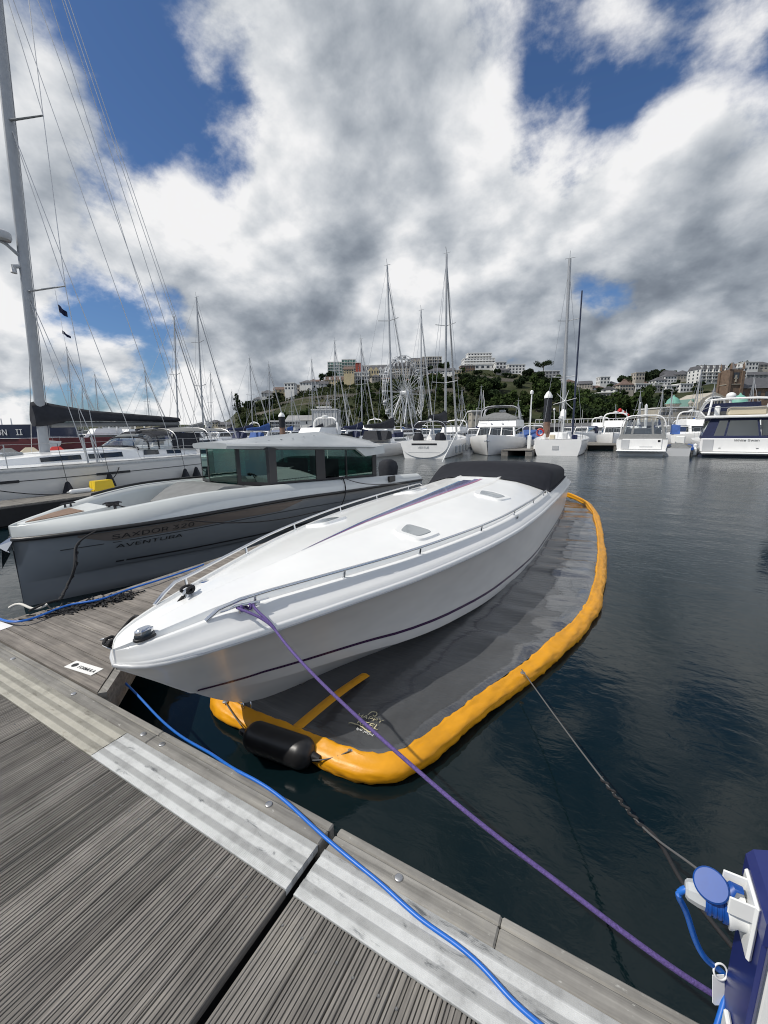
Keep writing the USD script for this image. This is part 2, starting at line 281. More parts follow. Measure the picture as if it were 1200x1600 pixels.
def water():
    n = {'g': ('geometry', {}), 'm1': ('mapping', dict(scale=(1, 1.5, 1), rotation=(0, 0, .4))), 'n1': ('noise_texture', dict(scale=.9, detail=3.0, roughness=.5, distortion=.3)),
         'm2': ('mapping', dict(scale=(1, 1.8, 1), rotation=(0, 0, -.5))), 'n2': ('noise_texture', dict(scale=6.5, detail=4.0, roughness=.55, distortion=.4)),
         'n3': ('noise_texture', dict(scale=.12, detail=2.0)), 'amp': ('map_range', dict(from_min=.3, from_max=.7, to_min=.35, to_max=1.0)),
         'dy': ('separate_xyz', {}), 'calm': ('map_range', dict(range_type='smoothstep', from_min=2.0, from_max=14.0, to_min=.24, to_max=1.0)), 'cm': ('math', dict(math_type='multiply')),
         's': ('math', dict(math_type='multiply_add', value2=.27)), 'h': ('math', dict(math_type='multiply')), 'b': ('bump', dict(strength=1.0, distance=.055)),
         'p': ('principled_bsdf', dict(base_color=(.0028, .0085, .0105), roughness=.03, ior=1.333, specular_ior_level=.5))}
    l = [('g.position', 'm1.vector'), ('m1.vector', 'n1.vector'), ('g.position', 'm2.vector'), ('m2.vector', 'n2.vector'), ('g.position', 'n3.vector'), ('n3.fac', 'amp.value'),
         ('n2.fac', 's.value1'), ('n1.fac', 's.value3'), ('g.position', 'dy.vector'), ('dy.y', 'calm.value'), ('calm.result', 'cm.value1'), ('amp.result', 'cm.value2'), ('s.value', 'h.value1'), ('cm.value', 'h.value2'), ('h.value', 'b.height'), ('b.normal', 'p.normal')]
    M['water'] = usdkit.material(stage, '/World/Looks/water', n, l, surface='p.BSDF')
water()

# ------------------------------------------------------------------ water
single('water', mesh_([(-900, -300, 0), (900, -300, 0), (900, 900, 0), (-900, 900, 0)], [(0, 1, 2), (0, 2, 3)]), 'water', kind='structure', smooth=False)

# ------------------------------------------------------------------ pontoons
DZ = 0.5                                                        # deck above the water
def plank(x0, x1, y0, y1, seed, ng=9, top=DZ, th=.03):
    """A grooved board along y: its grooves are cut into the section."""
    r = np.random.default_rng(seed); w = x1 - x0; xs, zs = [x0, x0, x0 + .003], [top - th, top - .003, top]
    pitch = w / (ng + .6); e = x0 + pitch * .55
    for k in range(ng):
        g0 = e + k * pitch + pitch * .1 * r.normal() ; gw = pitch * r.uniform(.26, .40); dp = r.uniform(.0045, .0075)
        xs += [g0, g0 + gw * .2, g0 + gw * .8, g0 + gw]; zs += [top - .0006 * r.random(), top - dp, top - dp, top - .0006 * r.random()]
    xs += [x1 - .003, x1, x1]; zs += [top, top - .003, top - th]
    ys = np.linspace(y0, y1, 9); xs, zs = np.array(xs), np.array(zs)
    v = np.stack([np.stack([xs + r.normal(0, .0006, len(xs)) * (1 if 0 < i < 8 else 0), np.full(len(xs), y), zs + r.normal(0, .0005) * (zs > top - .02)], 1) for i, y in enumerate(ys)])
    return fixn(ringmesh(v, True, True))
def ribbed(x0, x1, y0, y1, top, bands=6):
    """Anti-slip strip with fine ribs along x, gathered into broad bands."""
    w = y1 - y0; ys, zs = [y0, y0], [top - .03, top]; bw = w / bands
    for b in range(bands):
        s = y0 + b * bw; ys += [s + bw * .06, s + bw * .06 + .001]; zs += [top, top + (.0022 if b % 2 else .0008)]
        nr = 6
        for k in range(nr):
            a = s + bw * .1 + k * bw * .86 / nr; q = bw * .86 / nr; h = .0022 if b % 2 else .0008
            ys += [a, a + q * .35, a + q * .5, a + q * .85]; zs += [top + h, top + h, top + h - .0016, top + h - .0016]
        ys += [s + bw * .97]; zs += [top]
    ys += [y1, y1]; zs += [top, top - .03]
    v = np.stack([np.stack([np.full(len(ys), x), ys, zs], 1) for x in (x0, x1)])
    return fixn(ringmesh(v, True, True))
Y_IN, Y_GR, Y_OUT = .850, 1.034, 1.142
def pontoon(x0, x1, seed, label, panels, joints, bolts, gap_end):
    t = thing('pontoon', label, 'pontoon', ((x0 + x1) / 2, .4, 0))
    n = int(round((x1 - x0) / .1405)); w = (x1 - x0) / n
    for k in range(n):
        part(t, 'plank', plank(x0 + k * w + .002, x0 + (k + 1) * w - .002, -1.4, Y_IN - .003, seed + k), 'deck_wood', 28)
    for a, b, m in panels:
        part(t, 'grating', ribbed(a + .0015, b - .0015, Y_IN, Y_GR - .002, DZ + .004), m, False)
    for (ya, yb) in ((Y_GR, 1.103), (1.106, Y_OUT)):
        for a, b in zip(joints[:-1], joints[1:]):
            part(t, 'edge_board', box(a + .001, b - .001, ya, yb, DZ - .14, DZ + .002 - (.004 if ya > 1.1 else 0), .006), 'edge_wood', False)
    part(t, 'screws', cat_([lathe([(.0045, 0), (.0045, .0015), (.002, .001), (0, .0004)], (x0 + (k + f) * w + rng.normal(0, .003), y + rng.normal(0, .004), DZ), 8) for k in range(n) for f in (.22, .78) for y in (.765, .19, -.4)]), 'screw_grey', False, kind='stuff')
    for bx, by in bolts:
        part(t, 'bolt', lathe([(.0, .006), (.010, .0065), (.0145, .004), (.016, 0), (.016, -.01)][::-1], (bx, by, DZ + .003), 14), 'dull_steel', 40)
    part(t, 'frame', box(x0 + .02, x1 - .02, -1.38, Y_OUT - .03, .18, DZ - .045), 'black_rubber', False)
    for fx in np.arange(x0 + .3, x1 - .5, 2.4):
        part(t, 'float', box(fx, fx + 1.5, -1.3, Y_OUT - .15, -.3, .19, .05), 'grey_plastic', False)
    return t
bl = [at(*p, DZ)[:2] for p in ((623, 1373), (420, 1258), (253, 1164), (224, 1148), (115, 1085), (20, 1030))]
xs_seam = at(172, 1163, DZ)[0]
pontoon(-7.4, -.898, 100, 'long walkway pontoon of grooved grey planks left of the dark gap', [(-7.4, -4.6, 'grating_dirty'), (-4.6, xs_seam, 'grating_dirty'), (xs_seam, -.898, 'grating_clean')], [-7.4, -4.4, at(244, 1150, DZ)[0], -.898], [b for b in bl if b[0] < -.9], 1)
pontoon(-.866, 3.2, 200, 'walkway pontoon right of the dark gap, under the shore power post', [(-.866, 1.6, 'grating_clean'), (1.6, 3.2, 'grating_clean')], [-.866, at(784, 1435, DZ)[0], 3.2], [b for b in bl if b[0] > -.87], 0)

# finger berth between the two near motor boats: boards run across it
FX0, FX1, FY1 = -4.38, -3.66, 8.2
def finger():
    t = thing('finger_pontoon', 'narrow plank finger pontoon between the white speedboat and the grey motor boat', 'pontoon', (-4.0, 1.2, 0))
    y, k = 1.147, 0
    while y < FY1:
        y2 = y + .112; c = .5 * (y + y2)
        xr = min(-2.74 - (y2 - 1.147) * .95, 9); xr = max(xr, FX1) if y2 < 2.2 else FX1
        xr0 = max(-2.74 - (y - 1.147) * .95, FX1)
        xl = -4.62 + min((c - 1.147) * .2, .24) - (.35 if c < 1.3 else 0)
        p = [(xl, y + .003), (xr0, y + .003), (xr, y2 - .003), (xl, y2 - .003)]
        m = prism(p, DZ - .03, DZ + rng.normal(0, .0012)); part(t, 'plank', m, 'finger_wood', False); y = y2; k += 1
    edge = [(-2.735, 1.15), (FX1 + .005, 2.118), (FX1 + .005, FY1)]
    for a, b in zip(edge[:-1], edge[1:]):
        a, b = np.array(a), np.array(b); d = (b - a) / np.linalg.norm(b - a); nn = np.array([d[1], -d[0]]) * .05
        part(t, 'side_board', prism([a, b, b + nn, a + nn], DZ - .2, DZ - .004), 'edge_wood', False)
    part(t, 'frame', box(FX0 + .03, FX1 - .03, 1.2, FY1 - .05, .1, DZ - .04), 'black_rubber', False)
    part(t, 'side_board', box(FX0 - .06, FX0 - .002, 2.0, FY1, DZ - .2, DZ - .006, .01), 'edge_wood', False)
    return t
finger()
# ------------------------------------------------------------------ the white speedboat
AX = -2.27                                                      # its centre line runs along y
b_ = interp([1.06, 1.075, 1.12, 1.25, 1.5, 1.76, 2.4, 3.0, 3.6, 4.5, 5.4, 7, 8.6, 11.3], [0.0, .05, .14, .25, .37, .47, .69, .88, 1.02, 1.18, 1.28, 1.35, 1.36, 1.30])
zr_ = interp([1.06, 3, 5, 9, 11.3], [.87, .85, .82, .77, .74])
c_ = interp([1.06, 1.5, 2.0, 2.74, 3.1, 3.8, 4.9, 7, 11.3], [0, 0.005, .20, .55, .72, .90, 1.10, 1.26, 1.2])
zc_ = interp([1.06, 1.25, 1.43, 1.5, 2.0, 2.74, 3.1, 3.8, 4.9, 7, 11.3], [.86, .68, .50, .44, .31, .25, .21, .13, .07, .03, .01])
zk_ = interp([1.06, 1.25, 1.43, 1.68, 1.99, 2.5, 3.5, 6, 11.3], [.86, .68, .50, .27, .05, -.15, -.32, -.4, -.4])
cr_ = interp([1.06, 1.6, 2.5, 4, 6, 7.3, 7.8, 11.3], [.0, .03, .07, .12, .17, .20, .24, .2])
YS = np.r_[1.062, 1.07, 1.085, 1.11, 1.15, 1.2, np.linspace(1.27, 2.5, 14), np.linspace(2.65, 11.3, 46)]
def side_pt(y, f):
    """A point of the hull's side: f = 0 at the rub rail, 1 at the chine (slightly hollow)."""
    b, c, zr, zc = float(b_(y)), max(float(c_(y)), 0.0), float(zr_(y)), max(float(zc_(y)), float(zk_(y)))
    x = b + (c - b) * f; z = zr + (zc - zr) * f
    return x - .05 * min(b, 1) * math.sin(math.pi * f) * (1 if y < 4 else max(0, 1 - (y - 4) / 3)), z
def both(rings):
    """rings: per station the (x, y, z) from one side; mirrored about the centre line into one skin."""
    v = np.array(rings); v2 = v[:, ::-1].copy(); v2[:, :, 0] *= -1; full = np.concatenate([v, v2], 1); full[:, :, 0] += AX
    return full
def hullskin():
    R = []
    for y in YS:
        r = [(*[side_pt(y, f)[0]], y, side_pt(y, f)[1]) for f in np.linspace(0, 1, 8)]
        c, zc, zk = r[-1][0], r[-1][2], min(float(zk_(y)), r[-1][2])
        r += [(c * .97, y, zc - .012), (c * .55, y, zc + (zk - zc) * .42), (0.002, y, zk)]; R.append(r)
    R.insert(0, [(.0002, YS[0] - .006, z) for x, y, z in R[0]]); v = both(R); return fixn(ringmesh(v, False, False))
def deckring(y):
    b, zr, cr = float(b_(y)), float(zr_(y)), float(cr_(y)); k = min(1.0, b / .42); w = min(max((y - 2.4) * .085, 0.0), .40) * k
    off = [(.020, .010), (.025, .032), (.012, .046), (-.006, .049), (-.020, .088), (-.072, .100), (-.092, .142), (-.120, .158), (-.150, .162), (-.163, .128), (-.215, .131), (-.228, .180)]
    r = [(max(b + dx * k, 0.001), y, zr + dz * (.55 + .45 * k)) for dx, dz in off]
    x0, z0 = r[-1][0], r[-1][2]
    for f in (.3, .6, 1.0):
        xw = min(w, x0 * .9); r.append((x0 + (xw - x0) * f, y, z0 + cr * (1 - (1 - f) ** 1.6) * .86))
    r += [(max(min(w, x0 * .9) - .012 * k, .0006), y, z0 + cr * .86 + .030 * min(1, w / .1)), (.0003, y, z0 + cr * .86 + .038 * min(1, w / .1))]
    return r
def deck_z(x, y):
    r = np.array(deckring(y)); h = abs(x - AX); return float(np.interp(h, r[5:, 0][::-1], r[5:, 2][::-1]))
boat = thing('speedboat', 'long white speedboat with black cockpit cover and purple deck stripe on a floating dock', 'motorboat', (AX, 6.2, 0))
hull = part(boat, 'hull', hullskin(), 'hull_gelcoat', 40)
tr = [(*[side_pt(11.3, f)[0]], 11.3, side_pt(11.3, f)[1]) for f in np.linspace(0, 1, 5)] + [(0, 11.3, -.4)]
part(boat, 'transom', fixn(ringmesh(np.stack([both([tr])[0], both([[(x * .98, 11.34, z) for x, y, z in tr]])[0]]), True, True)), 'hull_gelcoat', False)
deck = part(boat, 'deck', fixn(ringmesh(both([[(.0002, YS[0] - .006, z) for x, y, z in deckring(YS[0])]] + [deckring(y) for y in YS]), False, False)), 'gelcoat', 17)
def band_on(side, f0, f1, out, mat_, name, ys, parent, thick=.0):
    R = []
    for y in ys:
        rr = []
        for f in np.linspace(f0(y), f1(y), 3):
            x, z = side_pt(y, f); rr.append((AX + side * (x + out), y, z))
        R.append(rr)
    return part(parent, name, fixn(ringmesh(np.array(R), False, False)), mat_, 40)
for sd in (1, -1):
    ys = np.r_[np.linspace(1.5, 3, 16), np.linspace(3.2, 11.25, 30)]
    fs = lambda y: 1 - .105 / max(.2, float(zr_(y)) - float(zc_(y))) * min(1, (y - 1.42) / .5)
    band_on(sd, lambda y: fs(y) - .028, lambda y: fs(y) + .014, .004, 'dark_stripe', 'hull_stripe', ys, hull)
    yb = np.r_[1.07, 1.09, 1.13, 1.2, np.linspace(1.3, 11.3, 50)]
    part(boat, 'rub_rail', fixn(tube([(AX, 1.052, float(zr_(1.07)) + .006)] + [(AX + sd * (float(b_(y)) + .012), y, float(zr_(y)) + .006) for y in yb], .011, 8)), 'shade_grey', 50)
# painted stripes on the middle of the deck: light blue, purple, navy and pink, widening aft
def deck_strip(name, mat_, l0, l1, y0, y1, lift):
    R = []
    for y in np.linspace(y0, y1, 30):
        s = (y - 2.55) / 5.0; a, b = l0(s), l1(s); yy = y
        R.append([(AX + a + (b - a) * k, yy + (.45 * max(0, s) ** 3 * (a + (b - a) * k) / .3 * (1 if s > .6 else 0) if s > 2 else 0), deck_z(AX + a + (b - a) * k, yy) + lift) for k in (0, .5, 1)])
    part(deck, name, fixn(ringmesh(np.array(R), False, False)), mat_, 40)
wd = lambda s: .82 * max(s, 0) ** 1.15
deck_strip('deck_stripe', 'teal_stripe', lambda s: -.25 * wd(s), lambda s: -.19 * wd(s), 2.6, 7.15, .003)
deck_strip('deck_stripe', 'navy_stripe', lambda s: -.19 * wd(s), lambda s: .02 * wd(s), 2.6, 7.3, .003)
deck_strip('deck_stripe', 'purple_stripe', lambda s: .02 * wd(s), lambda s: .12 * wd(s), 2.6, 7.45, .003)
deck_strip('deck_stripe', 'pink_stripe', lambda s: .12 * wd(s), lambda s: .19 * wd(s), 2.7, 7.5, .003)
def on_deck(px, py):
    """Where a line of sight meets the deck."""
    lo, hi = 1.25, .7
    for _ in range(40):
        z = .5 * (lo + hi); p = at(px, py, z)
        if deck_z(p[0], p[1]) > z: hi = z
        else: lo = z
    return p
def hatch(p, wx, wy, skew, lab):
    x, y = p[0], p[1]; zz = lambda a, b: deck_z(a, b)
    def plate(sx, sy, h0, h1, n=20):
        pts = []
        for i in range(n):
            a = 2 * math.pi * i / n; c, s = math.cos(a), math.sin(a); e = .42
            dx, dy = sx * math.copysign(abs(c) ** e, c), sy * math.copysign(abs(s) ** e, s); dx *= 1 + .18 * dy / sy
            pts.append((x + dx + skew * dy, y + dy))
        lo = np.array([(a, b, zz(a, b) + h0) for a, b in pts]); hi = np.array([(x + (a - x) * .93, y + (b - y) * .93, zz(a, b) + h1) for a, b in pts])
        return fixn(ringmesh(np.stack([lo, hi]), True, True))
    f = part(boat, 'deck_hatch', plate(wx, wy, -.02, .024), 'gelcoat', 30, label=lab)
    part(f, 'glass', plate(wx * .66, wy * .66, .015, .028), 'hatch_glass', False)
hatch(on_deck(648, 832), .20, .21, 0, None); hatch(on_deck(507, 816), .20, .21, 0, None)
hatch(on_deck(767, 774), .26, .24, 0, None); hatch(on_deck(638, 768), .26, .24, 0, None)
# grab rails on their stanchions
def rail_xyz(y, sd): return (AX + sd * (float(b_(y)) - .128 * min(1, float(b_(y)) / .5)), y, float(zr_(y)) + .225)
for sd, y0, y1, sts in ((1, 1.47, 7.75, (1.75, 2.42, 3.25, 4.4, 5.5, 6.6, 7.5)), (-1, 1.47, 7.75, (1.75, 2.55, 3.5, 4.7, 5.9, 7.2))):
    ys = np.linspace(y0 + .18, y1, 60); pts = [rail_xyz(y, sd) for y in ys]; a = rail_xyz(y0, sd); e = rail_xyz(y1 + .15, sd)
    pts = [(a[0] - sd * .02, a[1] - .02, a[2] - .075)] + [(a[0], a[1] + .06, a[2] - .03)] + pts + [(e[0], e[1], e[2] - .06)]
    rl = part(boat, 'grab_rail', fixn(tube(pts, .0125, 10)), 'steel', 60)
    for y in sts:
        q = rail_xyz(y, sd); base = (q[0] - sd * .012, q[1], float(zr_(y)) + .15)
        part(rl, 'stanchion', fixn(cat_([tube([base, q], [.011, .009], 8), lathe([(.02, 0), (.02, .006), (.008, .014)], base, 10)])), 'steel', 40)
# bow light, cleats, chafe strip, filler cap
bl_p = on_deck(226, 994); bz = deck_z(bl_p[0], bl_p[1])
def pill(cx, cy, z0, z1, lx, ly, rot, taper=.9, n=20):
    R = []
    for z, k in ((z0, 1), (z0 + (z1 - z0) * .6, .98), (z1 - .004, taper), (z1, taper * .9)):
        R.append([(cx + (lx * k * math.copysign(abs(math.cos(a)) ** .6, math.cos(a))) * math.cos(rot) - (ly * k * math.sin(a)) * math.sin(rot), cy + (lx * k * math.copysign(abs(math.cos(a)) ** .6, math.cos(a))) * math.sin(rot) + (ly * k * math.sin(a)) * math.cos(rot), z) for a in np.arange(n) * 2 * math.pi / n])
    return fixn(ringmesh(np.array(R), True, True))
lt = part(boat, 'bow_light', pill(bl_p[0], bl_p[1], bz - .005, bz + .028, .055, .03, 1.5), 'dark_glass', 30)
part(lt, 'chrome_cap', pill(bl_p[0], bl_p[1], bz + .024, bz + .05, .05, .028, 1.5, .75), 'steel', 30)
part(lt, 'gasket', pill(bl_p[0], bl_p[1], bz - .01, bz + .006, .06, .036, 1.5), 'black_rubber', 30)
def cleat_at(parent, p, ang, s=1.0, name='cleat', mat_='steel'):
    d = np.array([math.cos(ang), math.sin(ang), 0]); p = np.asarray(p, float); h = np.array([0, 0, .032 * s]); ms = []
    ms.append(tube([p + h + d * -.075 * s, p + h * 1.2 + d * -.05 * s, p + h * 1.2 + d * .05 * s, p + h + d * .075 * s], [.005 * s, .009 * s, .009 * s, .005 * s], 8))
    for k in (-.028, .028): ms.append(tube([p + d * k * s, p + d * k * s + h * 1.15], [.012 * s, .008 * s], 8))
    return part(parent, name, fixn(cat_(ms)), mat_, 50)
cp = on_deck(384, 955); cp[2] = deck_z(cp[0], cp[1]); CANG = 1.05
cleat_at(boat, cp, CANG, 1.2)
cs = on_deck(296, 930); cs[2] = deck_z(cs[0], cs[1]); cleat_at(boat, cs, 2.1, 1.2)
a, b = on_deck(344, 957), on_deck(420, 935)
part(boat, 'chafe_strip', fixn(tube([(a[0], a[1], a[2] + .002), (b[0], b[1], b[2] + .002)], .009, 8, flat=.6)), 'steel', 50)
fc = on_deck(319, 909); fz = deck_z(fc[0], fc[1])
part(boat, 'filler_cap', lathe([(.035, -.004), (.035, .004), (.022, .007), (.0, .007)], (fc[0], fc[1], fz), 20), 'steel', 30)
ff = on_deck(808, 810); part(boat, 'fairlead', fixn(cat_([tube([ff + [0, -.06, .035], ff + [0, .06, .035]], .01, 8), tube([ff + [0, -.02, 0], ff + [0, -.02, .035]], .012, 8), tube([ff + [0, .02, 0], ff + [0, .02, .035]], .012, 8)])), 'steel', 40)
# windscreen under its black cover
def cover_ring(y):
    t = (y - 7.95); b = float(b_(y)) - .13; base = float(zr_(y)) + .15
    h = float(np.interp(t, [-.25, -.1, 0, .35, .7, .95, 1.6, 3.2], [.0, .03, .10, .30, .44, .46, .42, .32])); P = []
    for a in np.linspace(0, math.pi, 41):
        c, s = math.cos(a), math.sin(a); e = .38
        x = b * math.copysign(abs(c) ** .55, c) * (1 if True else 1); z = (abs(s) ** e) * h
        zz = max(deck_z(AX + x, min(y, 11.2)) if abs(x) < b - .02 else base, base - .02) if t < 1 else base
        P.append((AX + x, y + .32 * (x / b) ** 2 * max(0, 1 - t) if t < 1 else y, max(zz, base) * (1 - min(1, h / .3)) + base * min(1, h / .3) + z + .012 + (.19 * (1 - (x / b) ** 2) if h > .2 else .0) * .12))
    return P
CY = np.r_[7.7, 7.8, 7.88, 7.95, 8.05, 8.15, 8.3, 8.45, 8.58, 8.68, 8.78, 8.95, 9.2, 9.6, 10.1, 10.6, 11.1]
cv = np.array([cover_ring(y) for y in CY]); cv[:, :, 2] += (meshkit.fbm(cv * [2.2, 2.2, 2.2], 3, 5) - .5) * .035 * np.clip((cv[:, :, 2] - 1.0) * 8, 0, 1)
cov = part(boat, 'cockpit_cover', fixn(ringmesh(cv, False, False)), 'black_canvas', 50)
sk = [(AX + sd * (float(b_(y)) - .118), y, float(zr_(y)) + .155) for sd in (1,) for y in np.linspace(8.05, 11.2, 20)]
part(cov, 'edge_skirt', fixn(tube(sk, .022, 8)), 'black_canvas', 50)
p0 = aty(691, 722, 8.5); p1 = aty(731, 642, 8.9)
ant = part(boat, 'radio_aerial', fixn(tube([p0, p0 + (p1 - p0) * .3, p1], [.014, .011, .005], 8)), 'white_plastic', 60)

# ------------------------------------------------------------------ floating dock bag
bagpts = [(-3.52, 7.5, .05), (-3.45, 5.2, .05), (-3.2, 3.6, .05), (-2.88, 2.5, .05), (-2.66, 1.98, .05), (-2.54, 1.83, .06), (-2.40, 1.79, .06), (-1.75, 1.80, .06), (-1.30, 1.80, .06), (-1.08, 1.85, .06), (-.95, 2.05, .06), (-.70, 2.83, .06), (-.42, 3.63, .06), (-.20, 4.4, .06), (-.09, 5.1, .06), (-.05, 6.0, .06), (-.07, 7.2, .06), (-.18, 9.0, .06), (-.32, 10.6, .10), (-.52, 11.6, .16), (-.85, 12.2, .22), (-1.3, 12.5, .3)]
path = polyline(bagpts, 420)
from scipy.ndimage import gaussian_filter1d
path = gaussian_filter1d(path, 2.2, axis=0, mode='nearest')
def bag_tube():
    n = len(path); t = np.gradient(path, axis=0); t /= np.linalg.norm(t, axis=1)[:, None]; nn = np.stack([t[:, 1], -t[:, 0], 0 * t[:, 0]], 1)
    if nn[len(path) // 2, 0] < 0: nn = -nn
    s = np.r_[0, np.cumsum(np.linalg.norm(np.diff(path, axis=0), axis=1))]; R = []
    ang = np.arange(28) * 2 * math.pi / 28
    sec = .80 * spline([(-.070, .0, 0), (-.074, .045, 0), (-.080, .088, 0), (-.066, .106, 0), (-.045, .098, 0), (.0, .080, 0), (.045, .062, 0), (.082, .030, 0), (.094, -.015, 0), (.070, -.070, 0), (0, -.09, 0), (-.06, -.06, 0), (-.070, .0, 0)], 37)[:-1]
    jr = np.random.default_rng(5)
    for i in range(n):
        q = []; u = s[i]; jt = jr.normal(0, .035, len(sec)); jt = (jt + np.roll(jt, 1) + np.roll(jt, 2)) / 1.6 + jr.normal(0, .022); fl = .018 * math.sin(u * .9 + 1) + .03 * (meshkit.noise(np.array([u * 1.1, 3., 1.])) - .5)
        for j, (c, h, _) in enumerate(sec):
            cr1 = abs(meshkit.noise(np.array([u * 1.6 + c * 14, h * 22 + u * .8, 1.])) - .5) * 2; cr2 = abs(meshkit.noise(np.array([u * 3.2 - h * 26, c * 14, 7.])) - .5) * 2; big = meshkit.noise(np.array([u * 1.6, j * .12, 5.])) - .5
            k = 1 + jt[j] + .32 * big - .08 * (1 - cr1) ** 3 - .05 * (1 - cr2) ** 4
            q.append(path[i] + nn[i] * (c * k + fl * (h > .02) * .4) + np.array([0, 0, h * k]))
        R.append(q)
    return fixn(ringmesh(np.array(R), True, True)), nn
mat('yellow_pvc', (.62, .275, .006), .42, noise=(5, .14), bump=(9, .45, .012, (1, .5, 1.6)), spec=.45)
mat('bag_floor', (.058, .060, .063), .12, noise=(2.2, .4, 5, (1, .5, 1)), bump=(11, .5, .014, (.35, 1.6, 1)), spec=.7, coat=.5)
bag = thing('boat_dock_bag', 'yellow rimmed inflatable dock bag with grey floor afloat around the white speedboat', 'floating dock', (-1.9, 6.5, 0))
bm, bn = bag_tube()
tub = part(bag, 'rim_tube', bm, 'yellow_pvc', 30)
# floor sheet from the rim in under the hull, with folds across it towards the rim
def bag_floor():
    inn = (path - bn * .054)[::2]; R = []
    for i in range(len(inn)):
        cx = AX + .15 if inn[i, 0] > AX else AX - .6; cyy = np.clip(inn[i, 1] + .25, 2.35, 11.8); row = []
        for v in np.linspace(0, 1, 26):
            p = inn[i] * (1 - v) + np.array([cx, cyy, 0.0]) * v
            fold = (meshkit.fbm(np.array([p[1] * 5.5 + p[0] * .8, v * 1.1, 2.0]), 3, 21) - .5) * .11 * math.exp(-((v - .25) / .25) ** 2) * (1 if p[1] > 3.6 else .45)
            broad = (meshkit.fbm(np.array([p[0] * 1.6, p[1] * 1.1, .3]), 3, 33) - .5) * .05
            p[2] = .085 * (1 - v) ** 2.2 + .012 + max(0, fold + broad + .012) * (1 if v > 0.02 else 0) + .02; row.append(p)
        R.append(row)
    return fixn(ringmesh(np.array(R), False, False))
bfm = bag_floor(); part(bag, 'floor_sheet', bfm, 'bag_floor', True)
from scipy.spatial import cKDTree
_ft = cKDTree(np.array(bfm.vertices)[:, :2]); _fz = np.array(bfm.vertices)[:, 2]
def drape(v, lift=.008): d, i = _ft.query(v[:, :2], 6); return _fz[i].max(1) + lift
sa, sb = at(462, 1141, .10), at(572, 1056, .06)
dirn = (sb - sa) / np.linalg.norm(sb - sa); pn = np.array([-dirn[1], dirn[0], 0]) * .04
R = []
for k in np.linspace(0, 1, 16):
    c = sa + (sb - sa) * k + [0, 0, .012 + .02 * math.sin(3.1 * k)]; R.append([c - pn, c - pn * .3 + [0, 0, .01], c + pn * .3 + [0, 0, .01], c + pn])
part(bag, 'strap', fixn(ringmesh(np.array(R), False, False)), 'yellow_pvc', 40)
def ring_at(p, r, w, ax, mat_='steel'):
    a = np.linspace(0, 2 * math.pi, 25); e1 = np.array([ax[1], -ax[0], 0.0]); e1 /= np.linalg.norm(e1); e2 = np.array([0, 0, 1.0])
    return part(bag, 'shackle', fixn(tube([p + e1 * r * .6 * math.cos(t) + e2 * r * math.sin(t) for t in a], w, 6, False)), mat_, 60)
ring_at(at(379, 1103, .14), .032, .006, (0.3, 1, 0)); ring_at(at(392, 1101, .14), .03, .005, (.9, 1, 0))
for p in ((352, 1097), (548, 1172), (817, 1052)): part(bag, 'eyelet', lathe([(.02, 0), (.02, .006), (.01, .01), (.0, .01)], at(*p, .135), 14), 'dull_steel', 30)
def flat_text(parent, txt, p, right, h, mat_, name='lettering', up=None, bold=False, depth=.002):
    """Lettering lying or standing at p, reading along right."""
    m = meshkit.text_mesh(txt, h, depth, bold); r = np.asarray(right, float); r /= np.linalg.norm(r); u = np.asarray(up if up is not None else np.cross([0, 0, 1.0], r), float); u -= r * (u @ r); u /= np.linalg.norm(u); nrm = np.cross(r, u)
    v = np.array(m.vertices); v[:, 0] -= v[:, 0].mean() * 0; v = np.asarray(p) + v[:, :1] * r + v[:, 1:2] * u + v[:, 2:3] * nrm
    return part(parent, name, mesh_(v, m.faces), mat_, False)
def bagtext(txt, px0, px1, h, m_, z=.06):
    a, b = at(*px0, z), at(*px1, z); L = meshkit.text_mesh(txt, h).bounds[1, 0]; mm = meshkit.text_mesh(txt, h * np.linalg.norm(b - a) / L, .001); mm = mm.subdivide_to_size(.012)
    r = (b - a) * [1, 1, 0]; r /= np.linalg.norm(r); u = np.array([-r[1], r[0], 0]); v = np.array(mm.vertices) * [1, .72, 1]; w = a + v[:, :1] * r + v[:, 1:2] * u; w[:, 2] = drape(w) + v[:, 2]
    part(bag, 'lettering', mesh_(w, mm.faces), m_, False)
mat('print_gold', (.52, .47, .30), .6)
bagtext('HAPPY', (557, 1126), (597, 1141), .05, 'print_gold'); bagtext('KEEL', (556, 1137), (590, 1151), .05, 'print_gold'); bagtext('S/N 10031', (556, 1148), (583, 1164), .03, 'print_white')
wv = [at(x, y, .062) for x, y in ((575, 1124), (578, 1121), (582, 1119), (587, 1120), (589, 1124), (586, 1127), (583, 1125))]
part(bag, 'wave_mark', fixn(tube((lambda q: np.column_stack([q[:, :2], drape(q, .003)]))(spline(wv, 24)), .003, 6)), 'print_gold', 50)
wv = [at(x, y, .062) for x, y in ((545, 1134), (556, 1137), (568, 1145), (578, 1153), (585, 1154))]
part(bag, 'underline_mark', fixn(tube((lambda q: np.column_stack([q[:, :2], drape(q, .003)]))(spline(wv, 24)), .0035, 6)), 'print_gold', 50)

